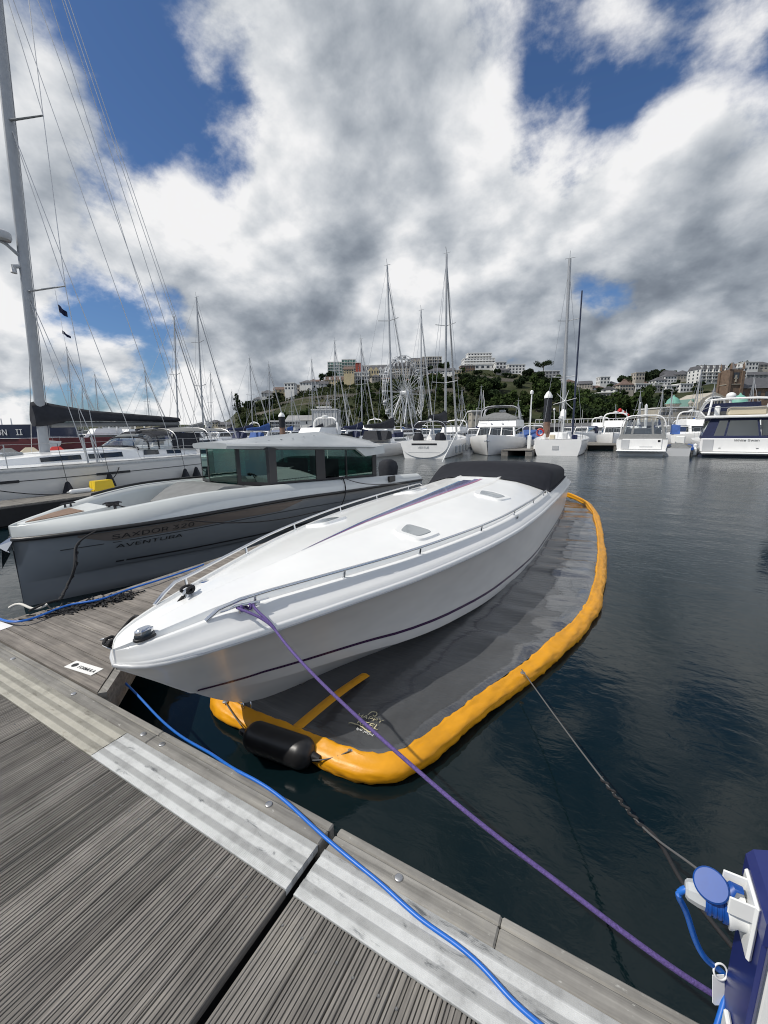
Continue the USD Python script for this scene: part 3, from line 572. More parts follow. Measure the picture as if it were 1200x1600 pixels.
# ------------------------------------------------------------------ fender on the bag's bow
fa, fb = at(392, 1148, .10), at(478, 1178, .09)
def fender(a, b, r, parent_label, cat='fender', name='fender', m_='black_rubber', group=None, loop=True):
    a, b = np.asarray(a, float), np.asarray(b, float); d = (b - a); L = np.linalg.norm(d); d /= L; t = thing(name, parent_label, cat, (a + b) / 2, group)
    ss = np.r_[np.sin(np.linspace(-math.pi / 2, 0, 9)[1:]) * r * .9 , np.linspace(0, L, 8)[1:-1], L + np.sin(np.linspace(0, math.pi / 2, 9)[:-1]) * r * .9]
    rr = np.r_[np.cos(np.linspace(-math.pi / 2, 0, 9)[1:]) * r, np.full(6, r), np.cos(np.linspace(0, math.pi / 2, 9)[:-1]) * r]
    part(t, 'body', fixn(tube([a + d * s for s in ss], np.maximum(rr, .01), 22)), m_, 60)
    for e, s in ((a, -1), (b, 1)):
        part(t, 'eye', fixn(tube([e + d * s * r * .8, e + d * s * (r * .9 + .05)], [r * .33, r * .2], 10)), m_, 50)
    return t
fender(fa + (fb - fa) * .12, fb - (fb - fa) * .08, .098, 'shiny black fender floating against the yellow rim below the bow')
def lines(name, label, cat, pts, r, m_, n=60, smooth=True, group=None, sides=8):
    p = spline(pts, n) if smooth else polyline(pts, n); return single(name, fixn(tube(p, r, sides)), m_, label, cat, group, smooth=60)
e1, e2 = at(352, 1097, .14), at(384, 1142, .12)
lines('fender_line', 'short grey line tying the black fender to the left of the yellow rim', 'rope', [e1, (e1 + e2) / 2 + [0, 0, -.01], e2], .004, 'grey_rope', 16)
e1, e2 = at(548, 1172, .15), at(488, 1188, .10)
lines('fender_line', 'short grey line from the black fender to the front corner of the yellow rim', 'rope', [e1, (e1 + e2) / 2 + [0, 0, -.02], e2], .004, 'grey_rope', 16)

# ------------------------------------------------------------------ ropes and the shore cable
def along(pix, zs): return [at(x, y, z) for (x, y), z in zip(pix, zs)]
pr = along([(400, 962), (430, 984), (520, 1084), (640, 1193), (760, 1294), (880, 1385), (1000, 1476), (1112, 1552)], [1.0, .97, .90, .82, .75, .68, .62, .56])
prt = thing('mooring_rope', 'purple braided rope from the speedboat\'s bow cleat across the water to the walkway', 'rope', pr[3])
part(prt, 'rope', fixn(tube(spline(pr[1:], 120), .0078, 10)), 'purple_rope', 60)
q0 = np.array(cp) + [0, 0, .035]; ev = np.array([math.cos(CANG), math.sin(CANG), 0])
for k, sgn in ((0, -1), (1, 1)):
    part(prt, 'eye_splice', fixn(tube(spline([q0 + ev * .05 * sgn, q0 + ev * .035 * sgn + [.05, -.02, .0], at(398 + 10 * k, 961 - 1 * k, 1.03), pr[1]], 30), .0085, 8)), 'purple_rope', 60)
wr = [q0 + ev * .03 * math.sin(t * .5) + np.array([-ev[1], ev[0], 0]) * .024 * math.cos(t) + [0, 0, .016 * math.sin(t) - .006] for t in np.linspace(0, 22, 110)]
part(prt, 'cleat_turns', fixn(tube(wr, .0085, 8)), 'purple_rope', 60)
bc = along([(176, 1022), (180, 1042), (205, 1076), (240, 1113), (290, 1155), (330, 1178), (372, 1205)], [.5, .42, .36, .33, .36, .42, .5]) + along([(397, 1218), (440, 1247), (480, 1283), (520, 1319), (560, 1352), (600, 1385), (660, 1438), (712, 1475), (760, 1518), (800, 1562), (850, 1606), (900, 1650)], [DZ + .012] * 12)
lines('shore_cable', 'blue power cable lying across the pontoon edge and grating in the foreground', 'cable', bc, .0074, 'blue_cable', 260, sides=10)
g0, g1, g2, g3 = at(815, 1046, .16), at(945, 1222, .33), at(1000, 1288, .40), at(1082, 1352, .56)
lines('bag_line', 'thin grey line from the yellow rim to the power post', 'rope', [g0, at(880, 1136, .24), g1, g2, at(1040, 1322, .49), g3, at(1110, 1375, .6)], .0045, 'grey_rope', 80)
wz = [g1 + (g2 - g1) * (-.15 + 1.3 * t) + np.array([math.cos(t * 40), math.sin(t * 40), math.cos(t * 40 + 1)]) * .008 for t in np.linspace(0, 1, 160)]
single('tail_rope', fixn(cat_([tube(wz, .006, 6), tube(spline([g2, at(1030, 1316, .42), at(1062, 1372, .42), at(1100, 1425, .4), at(1146, 1482, .4)], 50), .008, 8)])), 'black_rope', 'dark line spliced round the thin grey line with its tail running to the power post', 'rope', smooth=60)

# finger cleat with black rope, name stickers, ropes and weed along its far edge
clp = at(176, 1012, DZ)
ct = thing('dock_cleat', 'grey dock cleat wound with black rope beside the speedboat\'s bow', 'cleat', clp)
cleat_at(ct, clp + [0, 0, -.0], .2, 1.5, 'horn', 'dull_steel')
part(ct, 'base', box(clp[0] - .09, clp[0] + .09, clp[1] - .03, clp[1] + .03, DZ, DZ + .012, .004), 'dull_steel', False)
wr = [clp + [.035 * math.sin(t * .55) + .004 * math.sin(5 * t), .042 * math.cos(t), .05 + .026 * math.sin(t)] for t in np.linspace(0, 30, 140)]
rp = thing('mooring_rope', 'black rope from the speedboat\'s far bow cleat wound round the dock cleat', 'rope', clp)
part(rp, 'cleat_turns', fixn(tube(wr, .011, 8)), 'black_rope', 60)
part(rp, 'rope', fixn(tube(spline([clp + [0, .02, .06], clp + [-.0, .12, .14], at(238, 980, .9), np.array(cs) + [0, 0, .04]], 30), .011, 8)), 'black_rope', 60)
wr = [np.array(cs) + [.03 * math.sin(t * .5), .035 * math.cos(t), .042 + .018 * math.sin(t)] for t in np.linspace(0, 24, 110)]
part(rp, 'boat_cleat_turns', fixn(tube(wr, .010, 8)), 'black_rope', 60)
def sticker(c0, c1, label, txt, h):
    a, b = at(*c0, DZ + .006), at(*c1, DZ + .006); d = (b - a) / np.linalg.norm(b - a); n_ = np.array([-d[1], d[0], 0]) * h
    t = thing('berth_sticker', label, 'sticker', a)
    part(t, 'plate', prism([(a - n_)[:2], (b - n_)[:2], (b + n_)[:2], (a + n_)[:2]], DZ + .0035, DZ + .0065), 'print_white', False)
    if txt:
        mm = meshkit.text_mesh(txt, h); L = mm.bounds[1, 0]; q = a + d * np.linalg.norm(b - a) * .34 - n_ * .42
        flat_text(t, txt, [q[0], q[1], DZ + .0066], d, h * np.linalg.norm(b - a) * .6 / L, 'print_black')
    part(t, 'emblem', lathe([(h * .55, 0), (h * .55, .001), (0, .001)], (a + d * np.linalg.norm(b - a) * .18)[:2].tolist() + [DZ + .0067], 16), 'print_black', False)
sticker((110, 1037), (152, 1050), 'white berth sticker with dark lettering on the finger planks near the speedboat\'s bow', 'FORMULA', .042)
sticker((-16, 972), (11, 981), 'white berth sticker at the left edge on the finger planks', '', .042)
for k, (x, y) in enumerate(((63, 1026), (78, 1030))): pass
# ------------------------------------------------------------------ shore power post at the right edge
def tinted(name, tint, gloss=.05, rough=.02, refl=(.9, .95, .95)):
    n = {'t': ('transparent_bsdf', dict(color=tint)), 'g': ('glossy_bsdf', dict(color=refl, roughness=rough)), 'f': ('fresnel', dict(IOR=1.5)), 'a': ('math', dict(math_type='add', value2=gloss)), 'm': ('mix_closure', {})}
    M[name] = usdkit.material(stage, f'/World/Looks/{name}', n, [('f.fac', 'a.value1'), ('a.value', 'm.fac'), ('t.BSDF', 'm.closure1'), ('g.BSDF', 'm.closure2')], surface='m.closure')
tinted('clear_vinyl', (.72, .74, .74), .05, .08); tinted('green_glass', (.10, .25, .21), .15, refl=(.52, .72, .66)); tinted('smoke_glass', (.30, .33, .35), .06)
PX = .355
post = thing('power_post', 'white and navy shore power post with a blue plug at the pontoon edge', 'power post', (PX + .13, 1.03, DZ))
part(post, 'body', box(PX + .012, PX + .27, .985, 1.118, DZ, 1.04, .012), 'white_plastic', False)
part(post, 'corner_trim', box(PX, PX + .014, .974, 1.126, DZ + .001, 1.035, .012), 'navy_plastic', False)
part(post, 'corner_trim', box(PX + .25, PX + .285, .972, 1.126, DZ + .001, 1.035, .012), 'navy_plastic', False)
part(post, 'shoulder', fixn(ringmesh(np.array([[(PX - .004 + k, .966, z), (PX + .29 - k, .966, z), (PX + .29 - k, 1.132, z), (PX - .004 + k, 1.132, z)] for z, k in ((1.03, 0), (1.085, .0), (1.105, .012), (1.118, .04), (1.125, .09))]), True, True)), 'navy_plastic', False)
part(post, 'fixing_screw', fixn(cyl((PX + .024, .987, .74), (PX + .024, .980, .74), .008, 14)), 'dull_steel', 40)
part(post, 'kick_plate', box(PX - .014, PX - .002, 1.0, 1.06, .60, .70, .004), 'white_plastic', False)
fl = part(post, 'socket_flange', box(PX - .012, PX - .002, 1.0, 1.10, .93, 1.08, .005), 'white_plastic', False)
sc_ = np.array([PX - .01, 1.05, 1.005])
part(fl, 'socket', fixn(tube([sc_, sc_ + [-.02, 0, -.003], sc_ + [-.03, 0, -.004], sc_ + [-.036, 0, -.005]], [.036, .036, .042, .042], 24)), 'white_plastic', 40)
for ya in (1.005, 1.07): part(fl, 'hinge', box(PX - .055, PX - .004, ya, ya + .005, 1.03, 1.075, .002), 'white_plastic', False)
plug = thing('power_plug', 'blue and grey power plug pushed into the shore power post', 'plug', sc_ + [-.09, 0, -.02])
ax = np.array([-.985, .02, -.05]); p0 = sc_ + ax * .036
part(plug, 'collar', fixn(tube([p0, p0 + ax * .008, p0 + ax * .009, p0 + ax * .038, p0 + ax * .042], [.037, .037, .033, .031, .029], 28)), 'blue_plastic', 35)
for k in range(3): part(plug, 'grip_band', fixn(tube([p0 + ax * (.012 + .010 * k), p0 + ax * (.017 + .010 * k)], [.0345, .034], 28)), 'blue_plastic', 35)
g0 = p0 + ax * .041
part(plug, 'gland', fixn(tube([g0, g0 + ax * .014, g0 + ax * .033, g0 + ax * .038], [.028, .027, .022, .016], 8)), 'grey_plastic', 25)
ld = p0 + ax * .036 + np.array([.0, -.012, .050]); nrm = np.array([-.18, -.62, .72]); nrm /= np.linalg.norm(nrm)
part(plug, 'lid', fixn(tube([ld - nrm * .016, ld + nrm * .004, ld + nrm * .008], [.034, .034, .031], 28)), 'blue_plastic', 35)
part(plug, 'lid_arm', fixn(tube([ld + [.03, 0, -.002], sc_ + [-.03, .0, .056], sc_ + [-.012, 0, .055]], [.014, .013, .010], 8, flat=.5)), 'blue_plastic', 35)
e0 = g0 + ax * .036
part(plug, 'cable', fixn(tube(spline([e0, e0 + [-.010, -.004, -.010], at(1066, 1412, .94), at(1085, 1465, .82), at(1110, 1505, .74), at(1132, 1525, .70), [PX - .02, 1.06, .60], [PX - .012, 1.05, .52]], 60), .0072, 10)), 'blue_cable', 60)
tg = at(1122, 1522, .72)
tgt = thing('cable_tag', 'blank white plastic tag hanging on the plug\'s blue cable', 'tag', tg)
tr_ = RT * 1.0; dn = -UP
part(tgt, 'plate', fixn(trimesh.convex.convex_hull(np.array([tg + tr_ * a + dn * b + FW * c for c in (0, .002) for a, b in ((-.014, .004), (.016, .002), (.018, .075), (.013, .08), (-.008, .08), (-.014, .074))]))), 'white_plastic', False)
rg = [tg + tr_ * (.006 + .017 * math.cos(t)) + dn * (-.006 - .017 * math.sin(t)) * 1 + FW * .004 * math.sin(t) for t in np.linspace(0, 2 * math.pi, 24)]
part(tgt, 'tie_ring', fixn(tube(rg, .0025, 6, False)), 'white_plastic', 50)

# ------------------------------------------------------------------ grey motor boat beyond the finger
A3 = math.radians(3.5); S0 = np.array([-6.30, 2.02, 0])
def L3(s, w, z): return np.array([S0[0] + s * math.sin(A3) + w * math.cos(A3), S0[1] + s * math.cos(A3) - w * math.sin(A3), z])
hb3 = interp([0, .05, .2, .5, 1, 2, 3.5, 6, 8.3], [.03, .12, .28, .52, .82, 1.09, 1.26, 1.28, 1.24])
bz3 = interp([0, 1, 3, 5, 8.3], [.88, .94, .97, .90, .78]); tz3 = interp([0, .5, 2.2, 5, 8.3], [1.03, 1.09, 1.24, 1.12, .93])
wl3 = interp([0, .2, .5, 1, 2, 3.5, 8.3], [.015, .08, .18, .36, .68, .95, 1.1])
mat('hull_slate', (.165, .183, .20), .18, noise=(2, .06), coat=.5)
mat('pale_grey_gel', (.52, .545, .54), .3, noise=(3, .05), coat=.2)
mat('roof_grey', (.30, .32, .335), .25, noise=(4, .08), coat=.2)
mat('mirror_strip', (.17, .148, .135), .12, metal=.3)  # brown of the dock's reflection is put into the base colour
mat('teak', (.19, .12, .08), .6, noise=(18, .3, 4, (1, .2, 1)))
sb = thing('grey_motorboat', 'slate grey motor boat with black framed cabin windows beyond the finger pontoon', 'motorboat', L3(4.2, 0, 0))
SS = np.r_[0, .03, .08, .16, .3, .5, np.linspace(.75, 8.3, 32)]
def sides3(f): 
    return fixn(ringmesh(np.array([[L3(s, w, z) for w, z in f(s)] + [L3(s, -w, z) for w, z in f(s)[::-1]] for s in SS]), False, False))
def hf(s):
    b, zb, w = float(hb3(s)), float(bz3(s)), float(wl3(s)); r = [(b - .01, zb)]
    kn = .30 + .05 * min(s, 1)
    for f in (.25, .5, .75, 1): r.append((b + (w + .10 * min(1, s) - b) * f ** 1.3, zb + (kn - zb) * f))
    r += [(w + .055 * min(1, s), kn - .01), (w + .03 * min(1, s), .12), (w, -.02), (.004, -.3)]; return r
h3 = part(sb, 'hull', sides3(hf), 'hull_slate', 35)
part(sb, 'transom', fixn(ringmesh(np.array([[L3(8.3 + k, sg * w, z) for sg in (1,) for w, z in hf(8.3)] + [L3(8.3 + k, -w, z) for w, z in hf(8.3)[::-1]] for k in (0, .03)]), True, True)), 'hull_slate', False)
for sg in (1, -1):
    part(sb, 'rub_rail', fixn(tube([L3(s, sg * (float(hb3(s)) + .006), float(bz3(s)) - .012) for s in SS], .028, 8)), 'black_rubber', 50)
def gw(s):
    b, zb, zt = float(hb3(s)), float(bz3(s)), float(tz3(s)); k = min(1, b / .5); h = zt - zb
    return [(b + .004, zb + .015), (b - .02 * k, zb + h * .55), (b - .11 * k, zt - .01), (b - .16 * k, zt), (b - .27 * k, zt - .012), (max(b - .31 * k, .002), zt - .10), (max(b - .34 * k, .002), max(.72, zt - .40))]
gun = []
for sg in (1, -1): gun.append(ringmesh(np.array([[L3(s, sg * w, z) for w, z in gw(s)] for s in SS]), False, False))
part(sb, 'gunwale', cat_([fixn(m) for m in gun]), 'pale_grey_gel', 30)
part(sb, 'deck_sole', fixn(mesh_(*(lambda L, R: (np.array(L + R), [(i, i + 1, len(L) + i) for i in range(len(L) - 1)] + [(i + 1, len(L) + i + 1, len(L) + i) for i in range(len(L) - 1)]))([L3(s, max(float(hb3(s)) - .3, .01), max(.70, .95 - s * .3)) for s in SS[4:]], [L3(s, -max(float(hb3(s)) - .3, .01), max(.70, .95 - s * .3)) for s in SS[4:]]))), 'pale_grey_gel', False)
bow = [L3(s, w, float(tz3(s)) + .004) for s, w in ((.16, 0), (.3, .09), (.5, .17), (.72, .22), (.72, -.22), (.5, -.17), (.3, -.09))]
part(sb, 'bow_step', fixn(trimesh.convex.convex_hull(np.vstack([bow, np.array(bow) - [0, 0, .06]]))), 'teak', False)
part(sb, 'bow_pad', fixn(ringmesh(np.array([[L3(s, w, z) for w, z in ((-float(hb3(s)) * .55, .9), (-float(hb3(s)) * .4, float(tz3(s)) - .005), (float(hb3(s)) * .4, float(tz3(s)) - .005), (float(hb3(s)) * .55, .9))] for s in (.1, .3, .6, .98)]), True, True)), 'pale_grey_gel', False)
def strip3(name, s0, s1, f0, f1, out, m_, n=24):
    R = []
    for s in np.linspace(s0, s1, n):
        r = hf(s)[:5]; z = np.array([q[1] for q in r])[::-1]; w = np.array([q[0] for q in r])[::-1]
        R.append([L3(s, float(np.interp(zz, z, w)) + out, zz) for zz in np.linspace(f0(s), f1(s), 3)])
    return part(h3, name, fixn(ringmesh(np.array(R), False, False)), m_, 40)
strip3('mirror_strip', .5, 3.2, lambda s: float(bz3(s)) - .06 - .13 * min(1, (s - .5) / .35 + .15) , lambda s: float(bz3(s)) - .055, .005, 'mirror_strip')
strip3('mirror_strip', 3.2, 3.7, lambda s: float(bz3(s)) - .19 + .12 * (s - 3.2) / .5, lambda s: float(bz3(s)) - .055, .005, 'mirror_strip', 6)
strip3('groove', .35, 8.2, lambda s: float(bz3(s)) - .222, lambda s: float(bz3(s)) - .212, .004, 'black_plastic')
strip3('groove', .9, 8.2, lambda s: .40, lambda s: .425, .004, 'black_plastic')
def hull_text(txt, s0, s1, z0, h):
    mm = meshkit.text_mesh(txt, h, .002); v = np.array(mm.vertices); W = v[:, 0].max(); out = []
    for x, y, d in v:
        s = s0 + (s1 - s0) * x / W; zz = z0(s) + y; r = hf(s)[:5]; w = float(np.interp(zz, [q[1] for q in r][::-1], [q[0] for q in r][::-1])); out.append(L3(s, w + .007 + d, zz))
    part(h3, 'lettering', fixn(mesh_(out, mm.faces)), 'print_black', False)
hull_text('SAXDOR 320', .80, 1.75, lambda s: float(bz3(s)) - .165, .062)
hull_text('AVENTURA', .86, 1.62, lambda s: float(bz3(s)) - .305, .05)
# cabin: lower sides, pillars and panes, roof
CW = [(2.25, .62), (2.75, .90), (6.45, .95)]                     # (s, half width) of the cabin's plan
def zbase(s): return 1.15 - (s - 3.2) * .052
def ztop(s): return 1.84 - (s - 3.2) * .045
walls = []
for sg in (1, -1):
    P = [(2.99, .42), (3.25, .98), (6.5, 1.0)]
    walls.append(ringmesh(np.array([[L3(s, sg * w, z) for z in (.72, zbase(s) - .10, zbase(s) + .03)] for s, w in P]), False, False))
walls.append(ringmesh(np.array([[L3(2.99, w, z) for z in (.72, 1.06, 1.18)] for w in (-.42, .42)]), False, False))
part(sb, 'cabin_side', cat_([fixn(m) for m in walls]), 'pale_grey_gel', False)
def pane(P, name, m_, parent, th=.0):
    return part(parent, name, fixn(mesh_(np.array(P), [(0, 1, 2), (0, 2, 3)])), m_, False)
def quad(s0, w0, s1, w1, u0, u1, v0=0., v1=1., out=0.):
    """A quad on the cabin wall between two plan points; u along it, v up it."""
    f = lambda u, v: (lambda s, w: L3(s, (abs(w) + out) * (1 if w >= 0 else -1), zbase(s) + (ztop(s) - zbase(s)) * v))(s0 + (s1 - s0) * u, w0 + (w1 - w0) * u)
    return [f(u0, v0), f(u1, v0), f(u1, v1), f(u0, v1)]
def slab(Q, mt, name, parent, d):
    Q = np.array(Q); return part(parent, name, trimesh.convex.convex_hull(np.vstack([Q, Q + d])), mt, False)
for sg in (1, -1):
    nrm_ = (L3(0, sg, 0) - L3(0, 0, 0)) * -.03
    A = (3.02, .40 * sg, 3.25, .95 * sg); B = (3.25, .95 * sg, 6.5, .97 * sg)
    pane(quad(*A, .12, .92, .12, .95), 'window', 'green_glass', sb)
    wins = [(.05, .36), (.44, .95)]
    for a, b in wins: pane(quad(*B, a, b, .17 if a > .4 else .13, .95), 'window', 'green_glass', sb)
    for a, b in ((0, .05), (.36, .44), (.95, 1.0)): slab(quad(*B, a, b, 0, 1, .008), 'black_plastic', 'pillar', sb, nrm_)
    slab(quad(*A, 0, .12), 'black_plastic', 'pillar', sb, nrm_); slab(quad(*A, .92, 1), 'black_plastic', 'pillar', sb, nrm_)
    for v0, v1 in ((0, .14), (.94, 1.0)): slab(quad(*B, 0, 1, v0, v1, .004), 'black_plastic', 'window_rail', sb, nrm_); slab(quad(*A, 0, 1, v0, v1, .004), 'black_plastic', 'window_rail', sb, nrm_)
    slab(quad(*B, .645, .66, .14, .94), 'black_plastic', 'pillar', sb, nrm_)
F = (2.25, -.62, 2.25, .62)
pane([L3(3.02, w, zbase(3) + (ztop(3) - zbase(3)) * v) for w, v in ((-.4, .1), (.4, .1), (.4, .95), (-.4, .95))], 'windscreen', 'green_glass', sb)
pane([L3(6.5, w, zbase(6.45) + .68 * v) for w, v in ((-.9, .0), (.9, .0), (.9, 1), (-.9, 1))], 'rear_window', 'green_glass', sb)
def roofring(s, k=1.0):
    w = float(np.interp(s, [2.80, 3.0, 3.4, 6.2, 6.75], [.48, .80, 1.06, 1.10, .98])); z = ztop(s); c = float(np.interp(s, [2.80, 3.2, 4.4, 5.6, 6.75], [.02, .05, .20, .29, .22]))
    return [L3(s, a * w, z + dz) for a, dz in ((-.93, -.03), (-1, .02), (-.96, .055), (-.6, .06 + c * .55), (0, .06 + c), (.6, .06 + c * .55), (.96, .055), (1, .02), (.93, -.03))]
part(sb, 'roof', fixn(ringmesh(np.array([roofring(s) for s in (2.80, 2.85, 2.98, 3.2, 3.6, 4, 4.8, 5.6, 6.2, 6.6, 6.75)]), True, True)), 'roof_grey', 30)
for sg in (1, -1):
    part(sb, 'roof_wing', fixn(trimesh.convex.convex_hull(np.array([L3(s, sg * w, z) for s, z in ((5.6, 1.72), (6.72, 1.74), (6.74, 1.56), (5.95, 1.53)) for w in (.99, 1.06)]))), 'pale_grey_gel', False)
for k in range(6): p = L3(3.3 + k * .3, .6, ztop(3.3 + k * .3) + .08 + .03 * k); part(sb, 'roof_light', lathe([(.02, 0), (.02, .012), (0, .016)], p, 8), 'dull_steel', 40)
for w in (-.45, .45):
    for s in (3.7, 4.9):
        part(sb, 'seat', cat_([fixn(trimesh.convex.convex_hull(np.array([L3(s + a, w + b, z) for a in (0, .45) for b in (-.28, .28) for z in (.7, 1.02)]))), fixn(trimesh.convex.convex_hull(np.array([L3(s + a, w + b, z) for a in (.40, .52) for b in (-.26, .26) for z in (.95, 1.5)])))]), 'charcoal_canvas', False)
part(sb, 'helm_console', fixn(trimesh.convex.convex_hull(np.array([L3(s, w, z) for s, z in ((3.05, .75), (3.05, 1.1), (3.4, 1.2), (3.5, .75)) for w in (-.25, .5)]))), 'black_plastic', False)
# foredeck cover, cleats, anchor, outboard
cvp = []
for s, w, z in ((1.35, .40, 1.08), (1.35, -.40, 1.08), (1.75, .62, 1.22), (1.75, -.62, 1.22), (2.0, .66, 1.30), (2.0, -.66, 1.30), (2.75, .80, 1.16), (2.75, -.80, 1.16), (1.35, .45, .95), (1.35, -.45, .95), (2.75, .85, .95), (2.75, -.85, .95), (2.3, .66, 1.29), (2.3, -.66, 1.29)): cvp.append(L3(s + .55, w, z - .06))
part(sb, 'foredeck_cover', trimesh.convex.convex_hull(np.array(cvp)), 'grey_canvas', False)
def crumple(): 
    a = L3(-.02, 0, .86); ms = []
    for P in ([(0, 0, .02), (-.16, .05, -.05), (-.10, .10, -.12), (-.02, .02, -.14), (.0, .04, -.02), (-.1, -.03, -.06)], [(-.12, .05, -.1), (-.14, .02, -.34), (-.05, .06, -.16), (-.06, -.02, -.12)], [(0, 0, -.06), (-.10, .0, -.33), (-.03, .03, -.1), (.0, -.04, -.08)]):
        ms.append(trimesh.convex.convex_hull(np.array([L3(p[0], p[1] * 1.4, .88 + p[2]) for p in P])))
    return cat_(ms)
part(sb, 'anchor', crumple(), 'steel', False)
clp3 = L3(.98, .42, float(tz3(.98)) + .0); cleat_at(sb, clp3, 1.3, 1.5, 'cleat', 'black_plastic'); cleat_at(sb, L3(.75, -.34, float(tz3(.7))), 1.8, 1.4, 'cleat', 'black_plastic')
cl2 = L3(5.0, float(hb3(5)) - .14, float(tz3(5))); cleat_at(sb, cl2, 1.55, 1.2, 'cleat', 'black_plastic')
part(sb, 'fuel_hatch', box(*[f(a, b) for a, b in zip(L3(6.55, float(hb3(6.5)) - .03, float(tz3(6.5)) - .15), L3(6.85, float(hb3(6.5)) + .012, float(tz3(6.5)) - .01)) for f in (min, max)], .01), 'black_plastic', False)
part(sb, 'coaming_rail', fixn(tube([L3(s, -(float(hb3(s)) - .2), float(tz3(s)) + .03) for s in np.linspace(1.2, 3.4, 12)], .02, 8)), 'black_rubber', 50)
ob = [L3(8.55, 0, 0)]
def outboard(c, ang, label, m1='charcoal_canvas', name='outboard_motor', parent=None, s=1.0):
    d = np.array([math.cos(ang), math.sin(ang), 0]); e = np.array([-d[1], d[0], 0]); R = []
    for z, a, b, o in ((0, .16, .14, 0), (.06, .26, .2, .02), (.3, .29, .22, .03), (.44, .26, .19, .01), (.52, .14, .1, -.02)):
        R.append([c + d * (o + a * math.copysign(abs(math.cos(t)) ** .6, math.cos(t))) * s + e * b * s * math.copysign(abs(math.sin(t)) ** .6, math.sin(t)) + np.array([0, 0, z * s]) for t in np.arange(20) * 2 * math.pi / 20])
    part(parent, name, fixn(ringmesh(np.array(R), True, True)), m1, 50)
outboard(L3(8.55, .0, .72), math.pi / 2 - A3, '', 'charcoal_canvas', 'outboard_cover', sb, 1.05)
part(sb, 'outboard_leg', fixn(tube([L3(8.6, 0, .8), L3(8.62, 0, .1), L3(8.62, 0, -.2)], [.1, .07, .07], 8)), 'black_plastic', 40)
# its lines
r0 = clp3 + [.05, 0, .04]
c1 = [r0, r0 + [.05, -.02, -.10], at(122, 850, .82), at(118, 885, .62), at(104, 918, .42), at(80, 940, .50), at(45, 955, .52)]
rp = thing('mooring_rope', 'doubled black rope hanging in links from the grey motor boat\'s bow cleat to the finger', 'rope', r0)
part(rp, 'rope', fixn(tube(spline(c1, 60), .011, 8)), 'black_rope', 60); part(rp, 'rope', fixn(tube(spline([p + [.03, -.03, 0] for p in c1[:4]] + c1[4:], 60), .010, 8)), 'black_rope', 60)
sp_ = spline(c1, 90)[30:66]
part(rp, 'chafe_coil', fixn(tube([p + [.017 * math.cos(i * 1.1), .017 * math.sin(i * 1.1), .008 * math.sin(i * 1.1)] for i, p in enumerate(sp_)], .010, 7)), 'black_rope', 60)
part(rp, 'cleat_turns', fixn(tube([clp3 + [.05 * math.cos(t), .07 * math.sin(t), .035 + .012 * math.sin(t * .5)] for t in np.linspace(0, 19, 70)], .012, 7)), 'black_rope', 60)
lines('spring_line', 'thin black line running aft along the grey motor boat\'s dark hull from its bow cleat', 'rope', [r0, L3(1.9, float(hb3(1.9)) + .12, .84), L3(3.0, float(hb3(3)) + .2, .70), L3(4.2, float(hb3(4.2)) + .22, .66), [-4.35, 6.8, .55]], .009, 'black_rope', 50)
cl2b = cl2 + [0, 0, .05]
lines('stern_line', 'black line from the grey motor boat\'s side cleat down to the finger', 'rope', [cl2b, L3(4.85, float(hb3(4.8)) + .05, .9), L3(4.6, float(hb3(4.8)) + .08, .6)], .010, 'black_rope', 30)
lines('stern_line', 'slack grey line from the grey motor boat\'s side cleat across towards the white speedboat', 'rope', [cl2b, L3(5.4, float(hb3(5.4)) + .15, 1.0), L3(6.2, float(hb3(5.4)) + .45, .92), [-3.75, 8.0, .9]], .009, 'grey_rope', 40)
# blue cable, pale hose and dark weed along the finger's far edge
ed = [(0, 967), (60, 963), (110, 945), (150, 938), (190, 925), (230, 912), (268, 900), (300, 889), (318, 882)]
lines('shore_cable', 'blue cable along the far edge of the finger beside the grey hull', 'cable', [at(x, y, DZ + .03 + .012 * (i % 2)) + [-.0, 0, 0] for i, (x, y) in enumerate(ed)], .010, 'blue_cable', 90)
lines('pale_hose', 'pale rope end lying at the water below the grey bow', 'rope', [at(14, 950, .5), at(45, 949, .51), at(52, 951, .5), at(74, 944, .52)], .012, 'white_rope', 40)
def weed():
    r = np.random.default_rng(4); ms = []
    for k in range(260):
        t = r.random() ** .8; p = polyline([at(75, 962, DZ), at(130, 950, DZ), at(190, 935, DZ), at(204, 930, DZ)], 50)[int(t * 49)] + [r.normal(-.03, .045), r.normal(0, .05), abs(r.normal(0, .012))]
        d = r.normal(0, .035, 3); d[2] *= .15; ms.append(tube([p, p + d, p + d * 1.6 + r.normal(0, .008, 3)], .007, 5, False))
    return cat_(ms)
single('seaweed', weed(), 'black_rope', 'heap of black weed and line on the finger\'s edge by the grey hull', 'seaweed', kind='stuff', smooth=False)

# ------------------------------------------------------------------ long white sailing yacht with its finger, left
YX = -15.4
yh = interp([-.5, -.2, .5, 2, 4, 6.5, 9, 12.4], [.05, .25, .62, 1.2, 1.68, 1.92, 1.9, 1.6]); ys_ = interp([-.5, 4, 8, 12.4], [1.35, 1.25, 1.27, 1.33])
mat('yacht_hull', (.60, .595, .57), .22, noise=(.8, .05), coat=.3)
ya = thing('sailing_yacht', 'long white sailing yacht with charcoal boom cover and tall mast at the left', 'sailing yacht', (YX, 6, 0))
YY = np.r_[-.5, -.4, -.2, np.linspace(.2, 12.4, 34)]
def yring(y):
    b, s = float(yh(y)), float(ys_(y)); r = [(b, s), (b + .01, s * .75), (b - .02, s * .5), (b - .07, s * .25), (b * .92 - .08, 0), (b * .6, -.3), (0.01, -.6)]
    return [(YX + w, y, z) for w, z in r] + [(YX - w, y, z) for w, z in r[::-1]]
